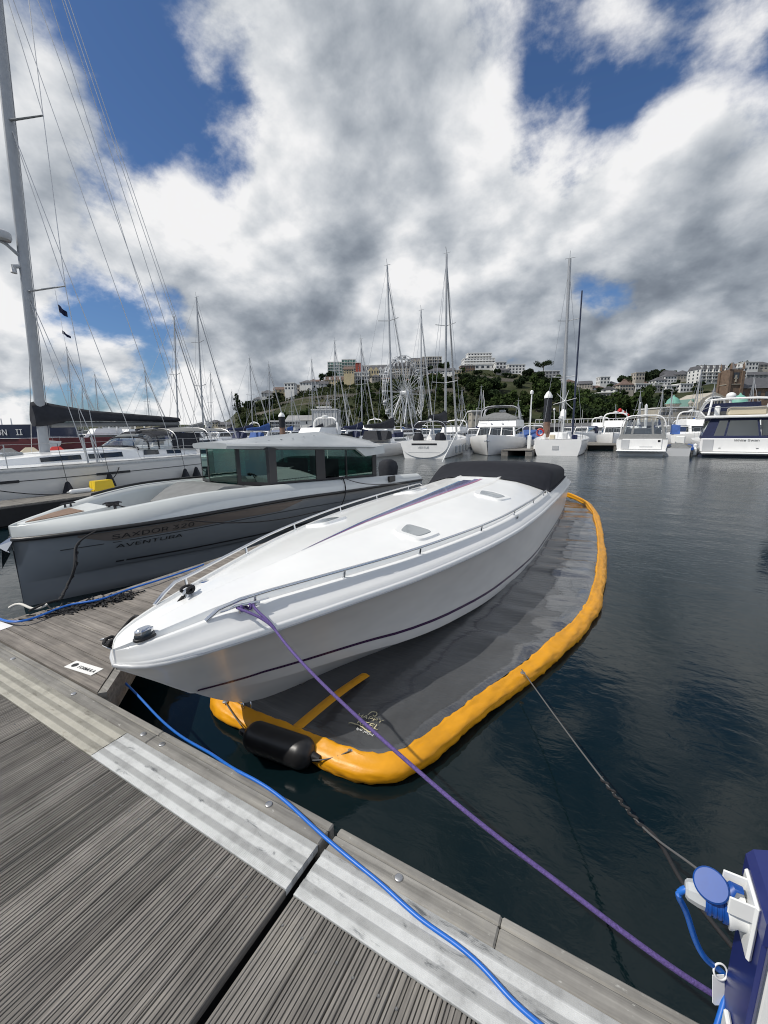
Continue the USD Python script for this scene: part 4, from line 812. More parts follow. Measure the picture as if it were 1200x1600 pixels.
yhull = part(ya, 'hull', fixn(ringmesh(np.array([yring(y) for y in YY]), True, True)), 'yacht_hull', 30)
part(ya, 'deck', fixn(ringmesh(np.array([[(YX + k * float(yh(y)), y, float(ys_(y)) + .012 + .05 * (1 - k * k)) for k in (-1, -.6, 0, .6, 1)] for y in YY]), False, False)), 'gelcoat', 40)
for z0, z1, nm, m_ in ((-.10, -.055, 'toe_rail', 'dull_steel'), (-.345, -.325, 'hull_line', 'black_plastic')):
    part(yhull, nm, fixn(ringmesh(np.array([[(YX + float(yh(y)) + .014, y, float(ys_(y)) + z) for z in (z0, z1)] for y in YY[3:]]), False, False)), m_, 40)
for a, b in ((3.0, 4.75), (6.55, 7.55)):
    part(yhull, 'hull_window', fixn(ringmesh(np.array([[(YX + float(yh(y)) + .02, y, float(ys_(y)) + z) for z in (-.37, -.30)] for y in np.linspace(a, b, 8)]), False, False)), 'black_plastic', 40)
def coach(y): 
    w = float(np.interp(y, [2.5, 4.5, 7, 10.5], [.5, 1.05, 1.3, 1.3])); h = float(np.interp(y, [2.5, 3.5, 6, 8.6, 10.5], [.03, .14, .30, .36, .2])); s = float(ys_(y)) + .02
    return [(YX + a, y, s + z) for a, z in ((-w, 0), (-w * .93, h * .85), (-w * .6, h), (w * .6, h), (w * .93, h * .85), (w, 0))]
part(ya, 'coachroof', fixn(ringmesh(np.array([coach(y) for y in np.linspace(2.5, 10.5, 18)]), True, True)), 'gelcoat', 30)
def coach_side(y, f):
    c = coach(y); a, b = np.array(c[5]), np.array(c[4]); return a + (b - a) * f + [.012, 0, .004]
for a, b in ((5.55, 6.55), (6.75, 7.75), (8.45, 9.0), (9.3, 9.85)):
    part(ya, 'cabin_window', fixn(ringmesh(np.array([[coach_side(y, .28), coach_side(y, .80)] for y in np.linspace(a, b, 6)]), False, False)), 'dark_glass', 40)
mast0 = np.array([YX, 6.13, 1.45]); mdir = np.array([0, .054, 1.0]); mtop = mast0 + mdir * 18.5
def mpt(z): return mast0 + mdir * (z - 1.45)
mst = part(ya, 'mast', fixn(ringmesh(np.array([[mpt(z) + [.085 * math.cos(t), .14 * math.sin(t), 0] for t in np.arange(18) * 2 * math.pi / 18] for z in (1.3, 8, 14, 19.9)]), True, True)), 'alloy', 50)
chain = np.array([YX + 1.8, 6.75, 1.28]); tips = []
for z, w in ((6.2, 1.25), (10.6, .95), (14.8, .7)):
    for sg in (1, -1):
        tp = mpt(z) + [sg * w, .42, .06]; part(mst, 'spreader', fixn(tube([mpt(z) + [sg * .06, 0, 0], tp], [.045, .03], 8, flat=.5)), 'alloy', 50)
        if sg == 1: tips.append(tp)
rig = []
for sg in (1, -1):
    f = np.array([sg, 1, 1]); g = lambda p: np.array([YX + sg * (p[0] - YX), p[1], p[2]])
    rig += [[g(chain), g(tips[0]), g(tips[1]), g(tips[2]), mtop], [g(chain) + [0, .1, 0], mpt(6.2)], [g(chain) + [0, -.3, 0], mpt(6.1)], [g(tips[0]), mpt(10.6)], [g(tips[1]), mpt(14.8)]]
rig += [[mtop, [YX + .5, 12.3, 1.3]], [mtop, [YX - .5, 12.3, 1.3]], [mpt(18.5), [YX, -.3, 1.45]], [mpt(19), [YX, 10.9, 2.65]], [mpt(15), [YX + 1.75, 9.3, 1.3]], [mpt(10.6), [YX + 1.8, 8.0, 1.3]], [mpt(13.6) + [0, .15, 0], mpt(2) + [.03, .16, 0]], [mpt(19) + [0, .2, 0], [YX + 1.7, 11.2, 1.35]], [mpt(17), [YX + 1.7, 10.4, 1.35]]]
part(ya, 'rigging', fixn(cat_([tube(polyline(p, 12 if len(p) == 2 else 24), .0105, 5, False) for p in rig])), 'dull_steel', 50)
jib = [mpt(18), [YX, -.25, 1.6]]
bz0 = 2.42
part(ya, 'boom', fixn(tube([[YX, 6.4, bz0 - .02], [YX, 10.75, bz0 + .05]], .085, 10)), 'grey_canvas', 40)
def cover_r(y):
    t = (y - 6.2) / 4.6; top = float(np.interp(t, [-.05, 0, .06, .3, .6, 1.0], [3.05, 3.13, 3.05, 2.88, 2.80, 2.70])); bot = float(np.interp(t, [0, .12, 1], [2.36, 2.50, 2.55])); w = .19 - .08 * max(t, 0); h = top - bot
    return [(YX + w * a * (1 + .12 * math.sin(y * 9 + a)), y, bot + h * k) for a, k in ((.55, 0), (1, .22), (.85, .5), (.42, .8), (0, 1), (-.42, .8), (-.85, .5), (-1, .22), (-.55, 0))]
part(ya, 'boom_cover', fixn(ringmesh(np.array([cover_r(y) for y in np.r_[5.98, 6.1, np.linspace(6.25, 10.8, 24)]]), True, True)), 'charcoal_canvas', 40)
rdp = mpt(7.35)
rd = part(ya, 'radar', fixn(lathe([(.0, .0), (.24, .02), (.27, .09), (.26, .2), (.2, .25), (0, .26)], rdp + [0, -.50, .05], 20)), 'shade_grey', 40)
part(rd, 'bracket', fixn(tube([rdp + [0, -.1, -.22], rdp + [0, -.38, .0], rdp + [0, -.6, .05]], [.05, .045, .03], 8)), 'alloy', 40)
part(ya, 'deck_light', fixn(tube([mpt(6.75) + [0, -.12, .1], mpt(6.75) + [0, -.26, .06], mpt(6.75) + [0, -.28, -.12]], [.06, .07, .08], 8)), 'shade_grey', 40)
for zz, h, w in ((5.55, .22, .2), (4.95, .10, .2)):
    a = tips[0] + np.array([-.6, 0, 0]); fv = []
    for i in range(7):
        for j in (0, 1): fv.append((a[0] + .03 * math.sin(i * 1.3), a[1] + .02 + w * i / 6, zz + .1 + h * j * (1 - .3 * i / 6) - .10 * i / 6))
    part(ya, 'burgee', fixn(mesh_(fv, [(2 * i, 2 * i + 2, 2 * i + 1) for i in range(6)] + [(2 * i + 1, 2 * i + 2, 2 * i + 3) for i in range(6)])), 'navy_canvas', False)
part(ya, 'flag_halyard', fixn(tube([tips[0] + [-.6, 0, 0], [YX + 1.7, 6.5, 1.3]], .005, 5, False)), 'dull_steel', 50)
for y in (2.2, 4.6, 6.4, 8.1, 9.6, 10.9): part(ya, 'stanchion', fixn(cyl((YX + float(yh(y)) - .07, y, float(ys_(y))), (YX + float(yh(y)) - .07, y, float(ys_(y)) + .62), .013, 6)), 'dull_steel', 50)
for z in (.36, .61): part(ya, 'guard_wire', fixn(tube([(YX + float(yh(y)) - .07, y, float(ys_(y)) + z) for y in np.linspace(.3, 11.2, 20)], .006, 5, False)), 'dull_steel', 50)
# sprayhood and bimini
def hood(y0, y1, z0, h, w, name, m_='charcoal_canvas', n=8, fade=True):
    R = []
    for y in np.linspace(y0, y1, n):
        t = (y - y0) / (y1 - y0); hh = h * (math.sin(min(1, t * 1.25 + .12) * math.pi / 2) if fade else 1 - .05 * (2 * t - 1) ** 2); R.append([(YX + w * math.copysign(abs(math.cos(a)) ** .5, math.cos(a)), y, z0 + hh * abs(math.sin(a)) ** .55) for a in np.linspace(.0, math.pi, 17)])
    return np.array(R)
hd = hood(8.3, 9.6, 1.56, .62, 1.25, '')
spray = part(ya, 'sprayhood', fixn(ringmesh(hd[3:, 3:14], False, False)), 'charcoal_canvas', 40)
part(spray, 'clear_panel', fixn(ringmesh(hd[:4, 3:14], False, False)), 'clear_vinyl', 40)
for sl in (slice(0, 4), slice(13, None)): part(spray, 'side_panel', fixn(ringmesh(hd[:, sl], False, False)), 'clear_vinyl', 40)
part(spray, 'hoop', cat_([fixn(tube(hd[i], .03, 6, False)) for i in (0, 2, 4, 7)]), 'charcoal_canvas', 50)
bm_ = hood(9.7, 12.2, 1.55, .75, 1.35, '', fade=False)
part(ya, 'bimini', fixn(ringmesh(bm_[:, 4:13], False, False)), 'grey_canvas', 40)
for i in (0, 4, 7): part(ya, 'bimini_frame', fixn(tube(bm_[i], .016, 6, False)), 'dull_steel', 50)
part(ya, 'tent_flap', fixn(mesh_([bm_[0, 4], bm_[3, 3], (YX + 1.3, 10.6, 1.5), (YX + 1.28, 9.5, 1.55)], [(0, 1, 2), (0, 2, 3)])), 'charcoal_canvas', False)
part(ya, 'wheel', fixn(tube([[YX + .5 + .5 * math.cos(t), 11.3, 1.75 + .5 * math.sin(t)] for t in np.linspace(0, 6.283, 26)], .018, 6, False)), 'black_plastic', 50)
for y0, y1 in ((4.9, 5.2), (5.6, 5.8)): part(ya, 'deck_hatch', box(YX - .3, YX + .3, y0 - .6, y1 - .3, 1.5, 1.62, .03), 'hatch_glass', False)
part(ya, 'boarding_ladder', fixn(cat_([tube([[YX + 1.86, 6.42 + d, 1.25], [YX + 1.7, 6.42 + d, 2.0]], .03, 6) for d in (0, .25)])), 'alloy', 40)
fy = thing('finger_pontoon', 'dark sided finger pontoon alongside the long white sailing yacht', 'pontoon', (-12.7, 6, 0))
part(fy, 'deck', box(-13.35, -12.2, -1.5, 11.5, .36, .50, .01), 'far_wood', False)
part(fy, 'fender_strip', box(-12.2, -12.12, -1.5, 11.5, .05, .46, .01), 'black_rubber', False)
part(fy, 'float', box(-13.2, -12.25, -1.3, 11.3, -.3, .36, .05), 'black_rubber', False)
yb = thing('mooring_step', 'bright yellow plastic mooring step on the finger beside the white yacht', 'boarding step', (-12.9, 6.2, .5))
q = at(148, 768, .5); q2 = at(180, 764, .5)
part(yb, 'body', trimesh.convex.convex_hull(np.array([(x, y, z) for x0, x1, y0, y1, z in ((q[0] - .35, q[0] + .02, q[1], q2[1], .5), (q[0] - .30, q[0] - .03, q[1] + .05, q2[1] - .04, .78)) for x in (x0, x1) for y in (y0, y1)])), 'yellow_plastic', False)
fender((q[0] - .05, q[1] - .55, .56), (q[0] - .05, q[1] - .12, .56), .065, 'small white fender lying beside the yellow mooring step', m_='white_plastic')
for (x, y, lab, r) in ((107, 765, 'dark conical fender hanging on the yacht\'s hull left of the yellow step', .16), (172, 751, 'dark fender hanging behind the yellow step on the yacht\'s hull', .15), (290, 742, 'pair of dark fenders low on the yacht\'s hull near its stern', .16)):
    p = atx(x, y, YX + 2.05); t = thing('fender', lab, 'fender', p)
    part(t, 'body', lathe([(.0, -.2), (r, -.17), (r * .85, -.05), (.05, .2), (0, .24)], p, 12), 'charcoal_canvas', 40)
    part(t, 'lanyard', fixn(tube([p + [0, 0, .22], [YX + float(yh(p[1])) - .05, p[1] + .0, float(ys_(p[1])) + .6]], .007, 5)), 'black_rope', 50)
    if x == 290: part(t, 'body', lathe([(.0, -.2), (r, -.17), (r * .85, -.05), (.05, .2), (0, .24)], p + [0, .45, .02], 12), 'charcoal_canvas', 40)
lines('mooring_line', 'dark line along the finger from the yacht\'s hull past the yellow step', 'rope', [atx(0, 767, -13.3), atx(75, 773, -13.2), atx(165, 757, -13.2), atx(186, 730, -13.45)], .012, 'black_rope', 40)
lines('mooring_line', 'slack dark stern line from the yacht to its finger by the grey cabin', 'rope', [atx(280, 748, -13.3), atx(310, 750, -13.2), atx(335, 742, -13.3), atx(342, 733, -13.45)], .012, 'black_rope', 40)

# moored boat beyond the right edge, its navy fender hanging in view
mat('navy_gel', (.010, .014, .05), .25, coat=.3)
tn = thing('moored_launch', 'navy fender of a launch moored at the right edge of the picture', 'motorboat', (3.6, 11.1, 0))
c0 = aty(1204, 800, 11.0)
part(tn, 'fender_cowl', fixn(lathe([(0.0, -.06), (.05, 0), (.17, .06), (.20, .2), (.19, .48), (.12, .58), (0, .6)], (c0[0] + .14, 11.0, c0[2]), 18)), 'navy_gel', 50)
part(tn, 'hull', fixn(ringmesh(np.array([[(x, 11.1 + w * k, z) for k, z in ((-1, .55), (-.8, .1), (-.3, -.2), (.3, -.2), (.8, .1), (1, .55))] for x, w in ((c0[0] + .5, .55), (c0[0] + .9, .75), (c0[0] + 3.5, .7), (c0[0] + 4.6, .1))]), True, True)), 'hull_gelcoat', 30)
part(tn, 'lanyard', fixn(tube([[c0[0] + .14, 11.0, c0[2] + .6], [c0[0] + .55, 11.05, c0[2] + .75]], .012, 5)), 'black_rope', 50)
# ------------------------------------------------------------------ boats across the fairway and behind
mat('boat_white', (.77, .77, .76), .3, noise=(.7, .06), coat=.2)
mat('mast_grey', (.36, .37, .38), .4, metal=.4)
mat('antifoul', (.02, .025, .05), .6)
mat('tan_canvas', (.45, .40, .30), .8)
mat('blue_canvas', (.02, .07, .25), .7, noise=(3, .3))
mat('red_paint', (.10, .014, .018), .5, noise=(.3, .2)); mat('ship_navy', (.015, .022, .05), .4, noise=(.3, .2))
class LT(T): pass
def loc_thing(name, label, cat, p, rot, group=None, zs=1.0):
    t = thing(name, label, cat, p, group, rotz=rot, local=True)
    if zs != 1.0: UsdGeom.Xformable(t.prim).AddScaleOp().Set(Gf.Vec3f(1, 1, zs))
    return t
def bring(L, B, F, rake=.35, tr=.86, sheer=.25):
    """Hull rings from stern (y = -L/2) to bow (y = L/2)."""
    R = []
    for t in np.r_[0, .1, .25, .4, .55, .68, .79, .87, .93, .97, 1.0]:
        b = B / 2 * (tr + (1 - tr) * math.sin(min(t / .5, 1) * math.pi / 2)) * (1 - max(0, (t - .45) / .55) ** 2.4 * .985)
        y = -L / 2 + L * t; f = F * (1 + sheer * max(0, t - .3) ** 1.5 / .6); k = max(0, (t - .6) / .4); yb = y - rake * F * k * k * 1.2
        h = [(b, y, f), (b * (1.0 - .06 * k), y, f * .72), (b * (.95 - .25 * k), (y + yb) / 2, f * .35), (b * (.88 - .45 * k), yb, .02), (b * (.80 - .5 * k), yb, -.06), (.002, yb, -.35)]
        R.append([(-x, yy, z) for x, yy, z in h] + h[::-1])
    return np.array(R)
def hull_parts(t, L, B, F, m='boat_white', stripe=None, **k):
    R = bring(L, B, F, **k); h = part(t, 'hull', fixn(ringmesh(R, False, False)), m, 35); n = R.shape[1]
    part(t, 'transom', fixn(mesh_(np.vstack([R[0], R[0].mean(0)]), [(i, (i + 1) % n, n) for i in range(n)])), m, False)
    part(t, 'deck', fixn(ringmesh(np.array([[(a[0][0] * q, a[0][1], a[0][2] - .01 + .04 * (1 - q * q)) for q in (1, .5, 0, -.5, -1)] for a in R]), False, False)), 'boat_white', 40)
    part(h, 'waterline_band', fixn(ringmesh(np.array([[(a[j][0] * 1.006 , a[j][1] - (.004 if i == 0 else 0), a[j][2]) for j in (3, 4)] for i, a in enumerate(R)]), False, False)), 'antifoul', 40)
    part(h, 'waterline_band', fixn(ringmesh(np.array([[(a[j][0] * 1.006, a[j][1] - (.004 if i == 0 else 0), a[j][2]) for j in (-4, -5)] for i, a in enumerate(R)]), False, False)), 'antifoul', 40)
    if stripe: 
        for js in ((1, 2), (-2, -3)): part(h, 'side_stripe', fixn(ringmesh(np.array([[tuple(a[js[0]] * [1.008, 1, 1] * (1 - q) + a[js[1]] * [1.008, 1, 1] * q) for q in (.0, .3)] for a in R]), False, False)), stripe, 40)
    return R
def house(t, name, y0, y1, w0, w1, z0, z1, rake0, rake1, tum=.88, m='boat_white', parent=None):
    """A cabin: foot from y0 (aft) to y1 (forward), raked ends, narrower at the top."""
    P = [[(-w0, y0, z0), (w0, y0, z0), (w1, y1, z0), (-w1, y1, z0)], [(-w0 * tum, y0 + rake0, z1), (w0 * tum, y0 + rake0, z1), (w1 * tum, y1 - rake1, z1), (-w1 * tum, y1 - rake1, z1)]]
    part(parent or t, name, fixn(trimesh.convex.convex_hull(np.array(P).reshape(-1, 3))), m, False); return P
def lerp(P, side, a, b, v0, v1, out=.012):
    i, j = {'aft': (0, 1), 'right': (1, 2), 'front': (2, 3), 'left': (3, 0)}[side]; lo, hi = np.array(P[0]), np.array(P[1])
    f = lambda u, v: (lo[i] * (1 - u) + lo[j] * u) * (1 - v) + (hi[i] * (1 - u) + hi[j] * u) * v
    q = np.array([f(a, v0), f(b, v0), f(b, v1), f(a, v1)]); n = np.cross(q[1] - q[0], q[3] - q[0]); n /= np.linalg.norm(n) + 1e-9
    c = np.mean(np.vstack([lo, hi]), 0)
    if n @ (q.mean(0) - c) < 0: n = -n
    return q + n * out, n
def wpane(t, P, side, a, b, v0, v1, m='dark_glass', name='window'):
    q, n = lerp(P, side, a, b, v0, v1); part(t, name, trimesh.convex.convex_hull(np.vstack([q, q - n * .03])), m, False)
def railing(t, R, i0, i1, h, name='rail', r=.016):
    for sg in (0, -1):
        pts = [R[i][sg] * [.94, 1, 1] + [0, 0, h] for i in range(i0, i1)]; ms = [tube(pts, r, 5, False)] + [cyl(p - [0, 0, h], p, r * .8, 5) for p in pts]
        part(t, name, fixn(cat_(ms)), 'steel', 50)
def arch(t, y, w, z0, z1, r=.06, m='boat_white', name='radar_arch', lean=0.):
    a = np.linspace(0, math.pi, 15); part(t, name, fixn(tube([(w * math.copysign(abs(math.cos(k)) ** .45, math.cos(k)), y + lean * math.sin(k), z0 + (z1 - z0) * math.sin(k) ** .5) for k in a], r, 8)), m, 50)
def fendr(t, x, y, z, m='white_plastic'): part(t, 'fender', lathe([(0, -.3), (.11, -.24), (.12, .2), (.03, .3), (0, .32)], (x, y, z), 8), m, 40)

BR = 0.0
# white yacht, stern to us, twin dark seat covers
def stern_yacht():
    p = at(663, 716, 0); t = loc_thing('sailing_yacht', 'white racing yacht showing a broad bright stern with two black wheel covers', 'sailing yacht', (p[0] - .85, p[1] + 6, 0), 8.5)
    R = hull_parts(t, 12.5, 3.7, 1.25, tr=.93)
    st = [(1.80 * math.cos(a), 1.27 - 1.22 * abs(math.sin(a)) ** .8) for a in np.linspace(0, math.pi, 25)]; sm = trimesh.creation.extrude_polygon(Polygon(st), .12, engine='earcut'); sv_ = np.array(sm.vertices); part(t, 'stern_panel', fixn(mesh_(np.stack([sv_[:, 0], -6.32 + sv_[:, 2] * 1.0 - .0, sv_[:, 1]], 1), sm.faces)), 'boat_white', False)
    P = house(t, 'coachroof', -2.0, 3.4, 1.1, .7, 1.2, 1.65, .1, .5)
    for a, b in ((.1, .35), (.45, .7)): wpane(t, P, 'right', a, b, .3, .75); wpane(t, P, 'left', 1 - b, 1 - a, .3, .75)
    part(t, 'stern_opening', box(-.95, .95, -6.335, -6.2, .98, 1.10, .0), 'black_plastic', False)
    part(t, 'swim_step', box(-1.2, 1.2, -6.33, -6.22, .42, .45), 'shade_grey', False)
    for sx in (-.85, .85): part(t, 'wheel_cover', lathe([(.42, 0), (.42, .25), (.33, .5), (.15, .62), (0, .64)], (sx, -4.8, 1.22), 12), 'black_canvas', 40)
    flat_text(t, 'VERTUE', (-.48, -6.33, .72), (1, 0, 0), .16, 'shade_grey', up=(0, 0, 1), depth=.01)
    ms = part(t, 'mast', fixn(tube([(0, .8, 1.6), (0, .35, 16.0)], [.11, .08], 8)), 'mast_grey', 50)
    for z, w in ((6.0, 1.1), (10.6, .85)):
        for sg in (-1, 1): part(ms, 'spreader', fixn(cyl((0, .6, z), (sg * w, .25, z + .1), .03, 5)), 'mast_grey', 50)
    part(ms, 'masthead', fixn(cat_([cyl((0, .35, 16.0), (0, .0, 16.4), .02, 5), cyl((-.25, .35, 16.05), (.3, .35, 16.1), .015, 5)])), 'mast_grey', 50)
    part(t, 'rigging', fixn(cat_([tube([a, b], .014, 4, False) for a, b in (((0, .35, 15.9), (0, 6.1, 1.4)), ((0, .35, 15.9), (.5, -6, 1.3)), ((1.1, .25, 6.1), (1.6, .2, 1.3)), ((1.1, .25, 6.1), (0, .35, 15.6)), ((-1.1, .25, 6.1), (-1.6, .2, 1.3)), ((-1.1, .25, 6.1), (0, .35, 15.6)))])), 'dull_steel', 50)
    part(t, 'boom', fixn(tube([(0, .5, 2.7), (0, -4.6, 2.8)], .11, 8)), 'white_plastic', 40)
    part(t, 'boom_cover', fixn(ringmesh(np.array([[(.22 * math.cos(k), y, 2.95 + h * math.sin(k)) for k in np.arange(8) * math.pi / 4] for y, h in ((.55, .75), (-1.5, .4), (-4.5, .22))]), True, True)), 'black_canvas', 40)
    part(t, 'bimini', fixn(ringmesh(np.array([[(x, y, 2.75 - .12 * x * x) for x in np.linspace(-1.3, 1.3, 7)] for y in (-4.8, -3.8, -2.2)]), False, False)), 'black_canvas', 40)
    for y in (-4.8, -2.2): arch(t, y, 1.3, 1.3, 2.72, .025, 'steel', 'bimini_frame')
    railing(t, R, 0, 4, .6)
    for y in (-4, -2.5, -1, .5): fendr(t, 1.95, y, .55, 'grey_plastic')
    part(t, 'furled_sail', fixn(tube([(0, 6.0, 1.8), (0, .45, 15.3)], [.11, .06], 7)), 'mast_grey', 50)
stern_yacht()
def bow_cruiser():
    p = at(767, 712, 0); t = loc_thing('motor_cruiser', 'white flybridge cruiser seen bow on with grey bridge canopy and radar arch', 'motor cruiser', (p[0] - .85, p[1] + 5.2, 0), 186, zs=.76)
    R = hull_parts(t, 11, 4.7, 1.6, sheer=.35, stripe=None)
    P = house(t, 'cabin', -4.2, 1.9, 2.0, 1.7, 1.5, 2.95, .1, 1.1)
    for a, b in ((.04, .33), (.36, .64), (.67, .96)): wpane(t, P, 'front', a, b, .35, .93)
    for a, b in ((.15, .5), (.55, .9)): wpane(t, P, 'right', a, b, .4, .9); wpane(t, P, 'left', 1 - b, 1 - a, .4, .9)
    house(t, 'foredeck_trunk', 1.0, 4.2, 1.2, .5, 1.6, 2.0, .1, .5); part(t, 'deck_hatch', box(-.35, .35, 2.2, 2.9, 2.0, 2.07, .02), 'dark_glass', False)
    F = house(t, 'flybridge', -3.8, .9, 1.95, 1.65, 2.96, 3.75, .1, .5, .95)
    part(t, 'bridge_cover', fixn(trimesh.convex.convex_hull(np.array([(x, y, z) for x, y, z in ((-1.6, .55, 3.72), (1.6, .55, 3.72), (-1.6, -3, 3.72), (1.6, -3, 3.72), (-1.7, .5, 3.95), (1.7, .5, 3.95), (-.5, -.8, 4.6), (.5, -.8, 4.6), (0, -2.6, 4.5), (-1.6, -3, 4.0), (1.6, -3, 4.0))]))), 'grey_canvas', False)
    arch(t, -2.4, 1.65, 3.6, 5.35, .09, 'shade_grey'); arch(t, -1.2, 1.7, 3.7, 5.4, .05, 'shade_grey', 'canopy_frame')
    part(t, 'canopy_frame', fixn(ringmesh(np.array([[(x, y, 5.36 - .05 * x * x) for x in np.linspace(-1.5, 1.5, 5)] for y in (-2.4, -1.2)]), False, False)), 'grey_canvas', 40)
    part(t, 'radar', lathe([(0, 0), (.3, .02), (.32, .16), (.2, .24), (0, .25)], (-.1, -1.9, 4.72), 12), 'white_plastic', 40); part(t, 'radar_mount', fixn(cyl((-.1, -1.9, 4.2), (-.1, -1.9, 4.75), .09, 6)), 'white_plastic', 40)
    for x in (-.5, .45): part(t, 'spotlight', ball((x, .78, 3.3), .09, 1), 'steel', 40)
    for y in (-1.2, .4): part(t, 'porthole', box(-1.93, -1.86, y, y + .45, 1.12, 1.36, .02), 'dark_glass', False)
    railing(t, R, 4, 11, .62); part(t, 'anchor', fixn(cat_([cyl((0, 5.3, 1.9), (0, 5.75, 1.6), .04, 6), cyl((-.2, 5.6, 1.5), (.2, 5.6, 1.5), .05, 6)])), 'steel', 40)
    part(t, 'aerial', fixn(cyl((1.6, -3.4, 3.7), (2.1, -4.0, 7.6), .02, 5)), 'white_plastic', 40)
bow_cruiser()
def ketch():
    p = at(870, 711, 0); t = loc_thing('sailing_yacht', 'old white yacht with wind generator on its stern left of the wooden jetty', 'sailing yacht', (p[0] - .2, p[1] + 4.6, 0), 3)
    R = hull_parts(t, 11, 4.2, 1.2, tr=.78, sheer=.3)
    P = house(t, 'coachroof', -1.5, 3.2, 1.0, .7, 1.15, 1.7, .1, .4)
    part(t, 'rub_strake', fixn(tube([a[0] * [1.01, 1, 1] - [0, 0, .08] for a in R], .05, 5)), 'shade_grey', 50); part(t, 'rub_strake', fixn(tube([a[-1] * [1.01, 1, 1] - [0, 0, .08] for a in R], .05, 5)), 'shade_grey', 50)
    part(t, 'stern_ports', box(-.35, .1, -5.53, -5.45, .45, .75), 'shade_grey', False)
    ms = part(t, 'mast', fixn(tube([(0, -.4, 1.7), (-.3, -.6, 15.2)], [.15, .12], 8)), 'mast_grey', 50)
    for z, w in ((6.2, 1.0), (10.6, .8)):
        for sg in (-1, 1): part(ms, 'spreader', fixn(cyl((-.1, -.5, z), (-.1 + sg * w, -.6, z + .08), .03, 5)), 'mast_grey', 50)
    part(ms, 'masthead', fixn(cat_([cyl((-.3, -.6, 15.2), (-.3, -.6, 15.8), .02, 5), cyl((-.65, -.6, 15.25), (.1, -.6, 15.25), .02, 5)])), 'mast_grey', 50)
    part(t, 'rigging', fixn(cat_([tube([a, b], .014, 4, False) for a, b in (((-.3, -.6, 15), (0, 5.4, 1.5)), ((-.3, -.6, 15), (0, -5.4, 1.3)), ((.9, -.6, 6.3), (1.6, -.6, 1.2)), ((.9, -.6, 6.3), (-.3, -.6, 14.6)), ((-1.1, -.6, 6.3), (-1.6, -.6, 1.2)), ((-1.1, -.6, 6.3), (-.3, -.6, 14.6)))])), 'dull_steel', 50)
    part(t, 'mizzen_mast', fixn(tube([(.85, -1.7, 1.5), (.80, -1.8, 12.4)], [.08, .055], 8)), 'ship_navy', 50)
    part(t, 'boom', fixn(tube([(0, -.4, 2.6), (0, -4.4, 2.7)], .1, 8)), 'mast_grey', 40)
    part(t, 'sail_bundle', fixn(tube([(0, -.4, 2.75), (0, -.7, 3.4), (0, -1.2, 2.85), (0, -4.2, 2.85)], [.2, .22, .22, .12], 8)), 'white_paint', 40)
    g = (.3, -5.0, 4.0); part(t, 'generator_pole', fixn(cyl((.3, -5.0, 1.2), (.3, -5.0, 3.95), .035, 6)), 'white_plastic', 40)
    w = part(t, 'wind_generator', fixn(cat_([tube([(.3, -5.12, 4.0), (.3, -4.6, 4.0)], [.12, .08], 8)])), 'white_plastic', 40)
    for k in range(6): a = k * math.pi / 3 + .25; part(w, 'blade', fixn(tube([(.3, -5.15, 4.0), (.3 + .82 * math.cos(a), -5.15, 4.0 + .82 * math.sin(a))], [.08, .04], 4, flat=.35)), 'white_plastic', False)
    for sx in (-1.2, -.5, .4, 1.1): part(t, 'locker', box(sx - .2, sx + .2, -4.2, -3.6, 1.15, 1.6 + .1 * math.sin(sx * 5), .05), ['white_plastic', 'tan_canvas', 'shade_grey', 'navy_canvas'][int((sx + 1.2) * 1.5) % 4], False)
    part(t, 'life_ring', fixn(tube([(-1.3 + .25 * math.cos(k), -5.2, 1.75 + .25 * math.sin(k)) for k in np.linspace(0, 6.28, 14)], .07, 6, False)), 'bright_red', 50)
    railing(t, R, 0, 5, .65); fendr(t, -1.7, -4.4, .5); fendr(t, -1.75, -1.0, .5)
ketch()
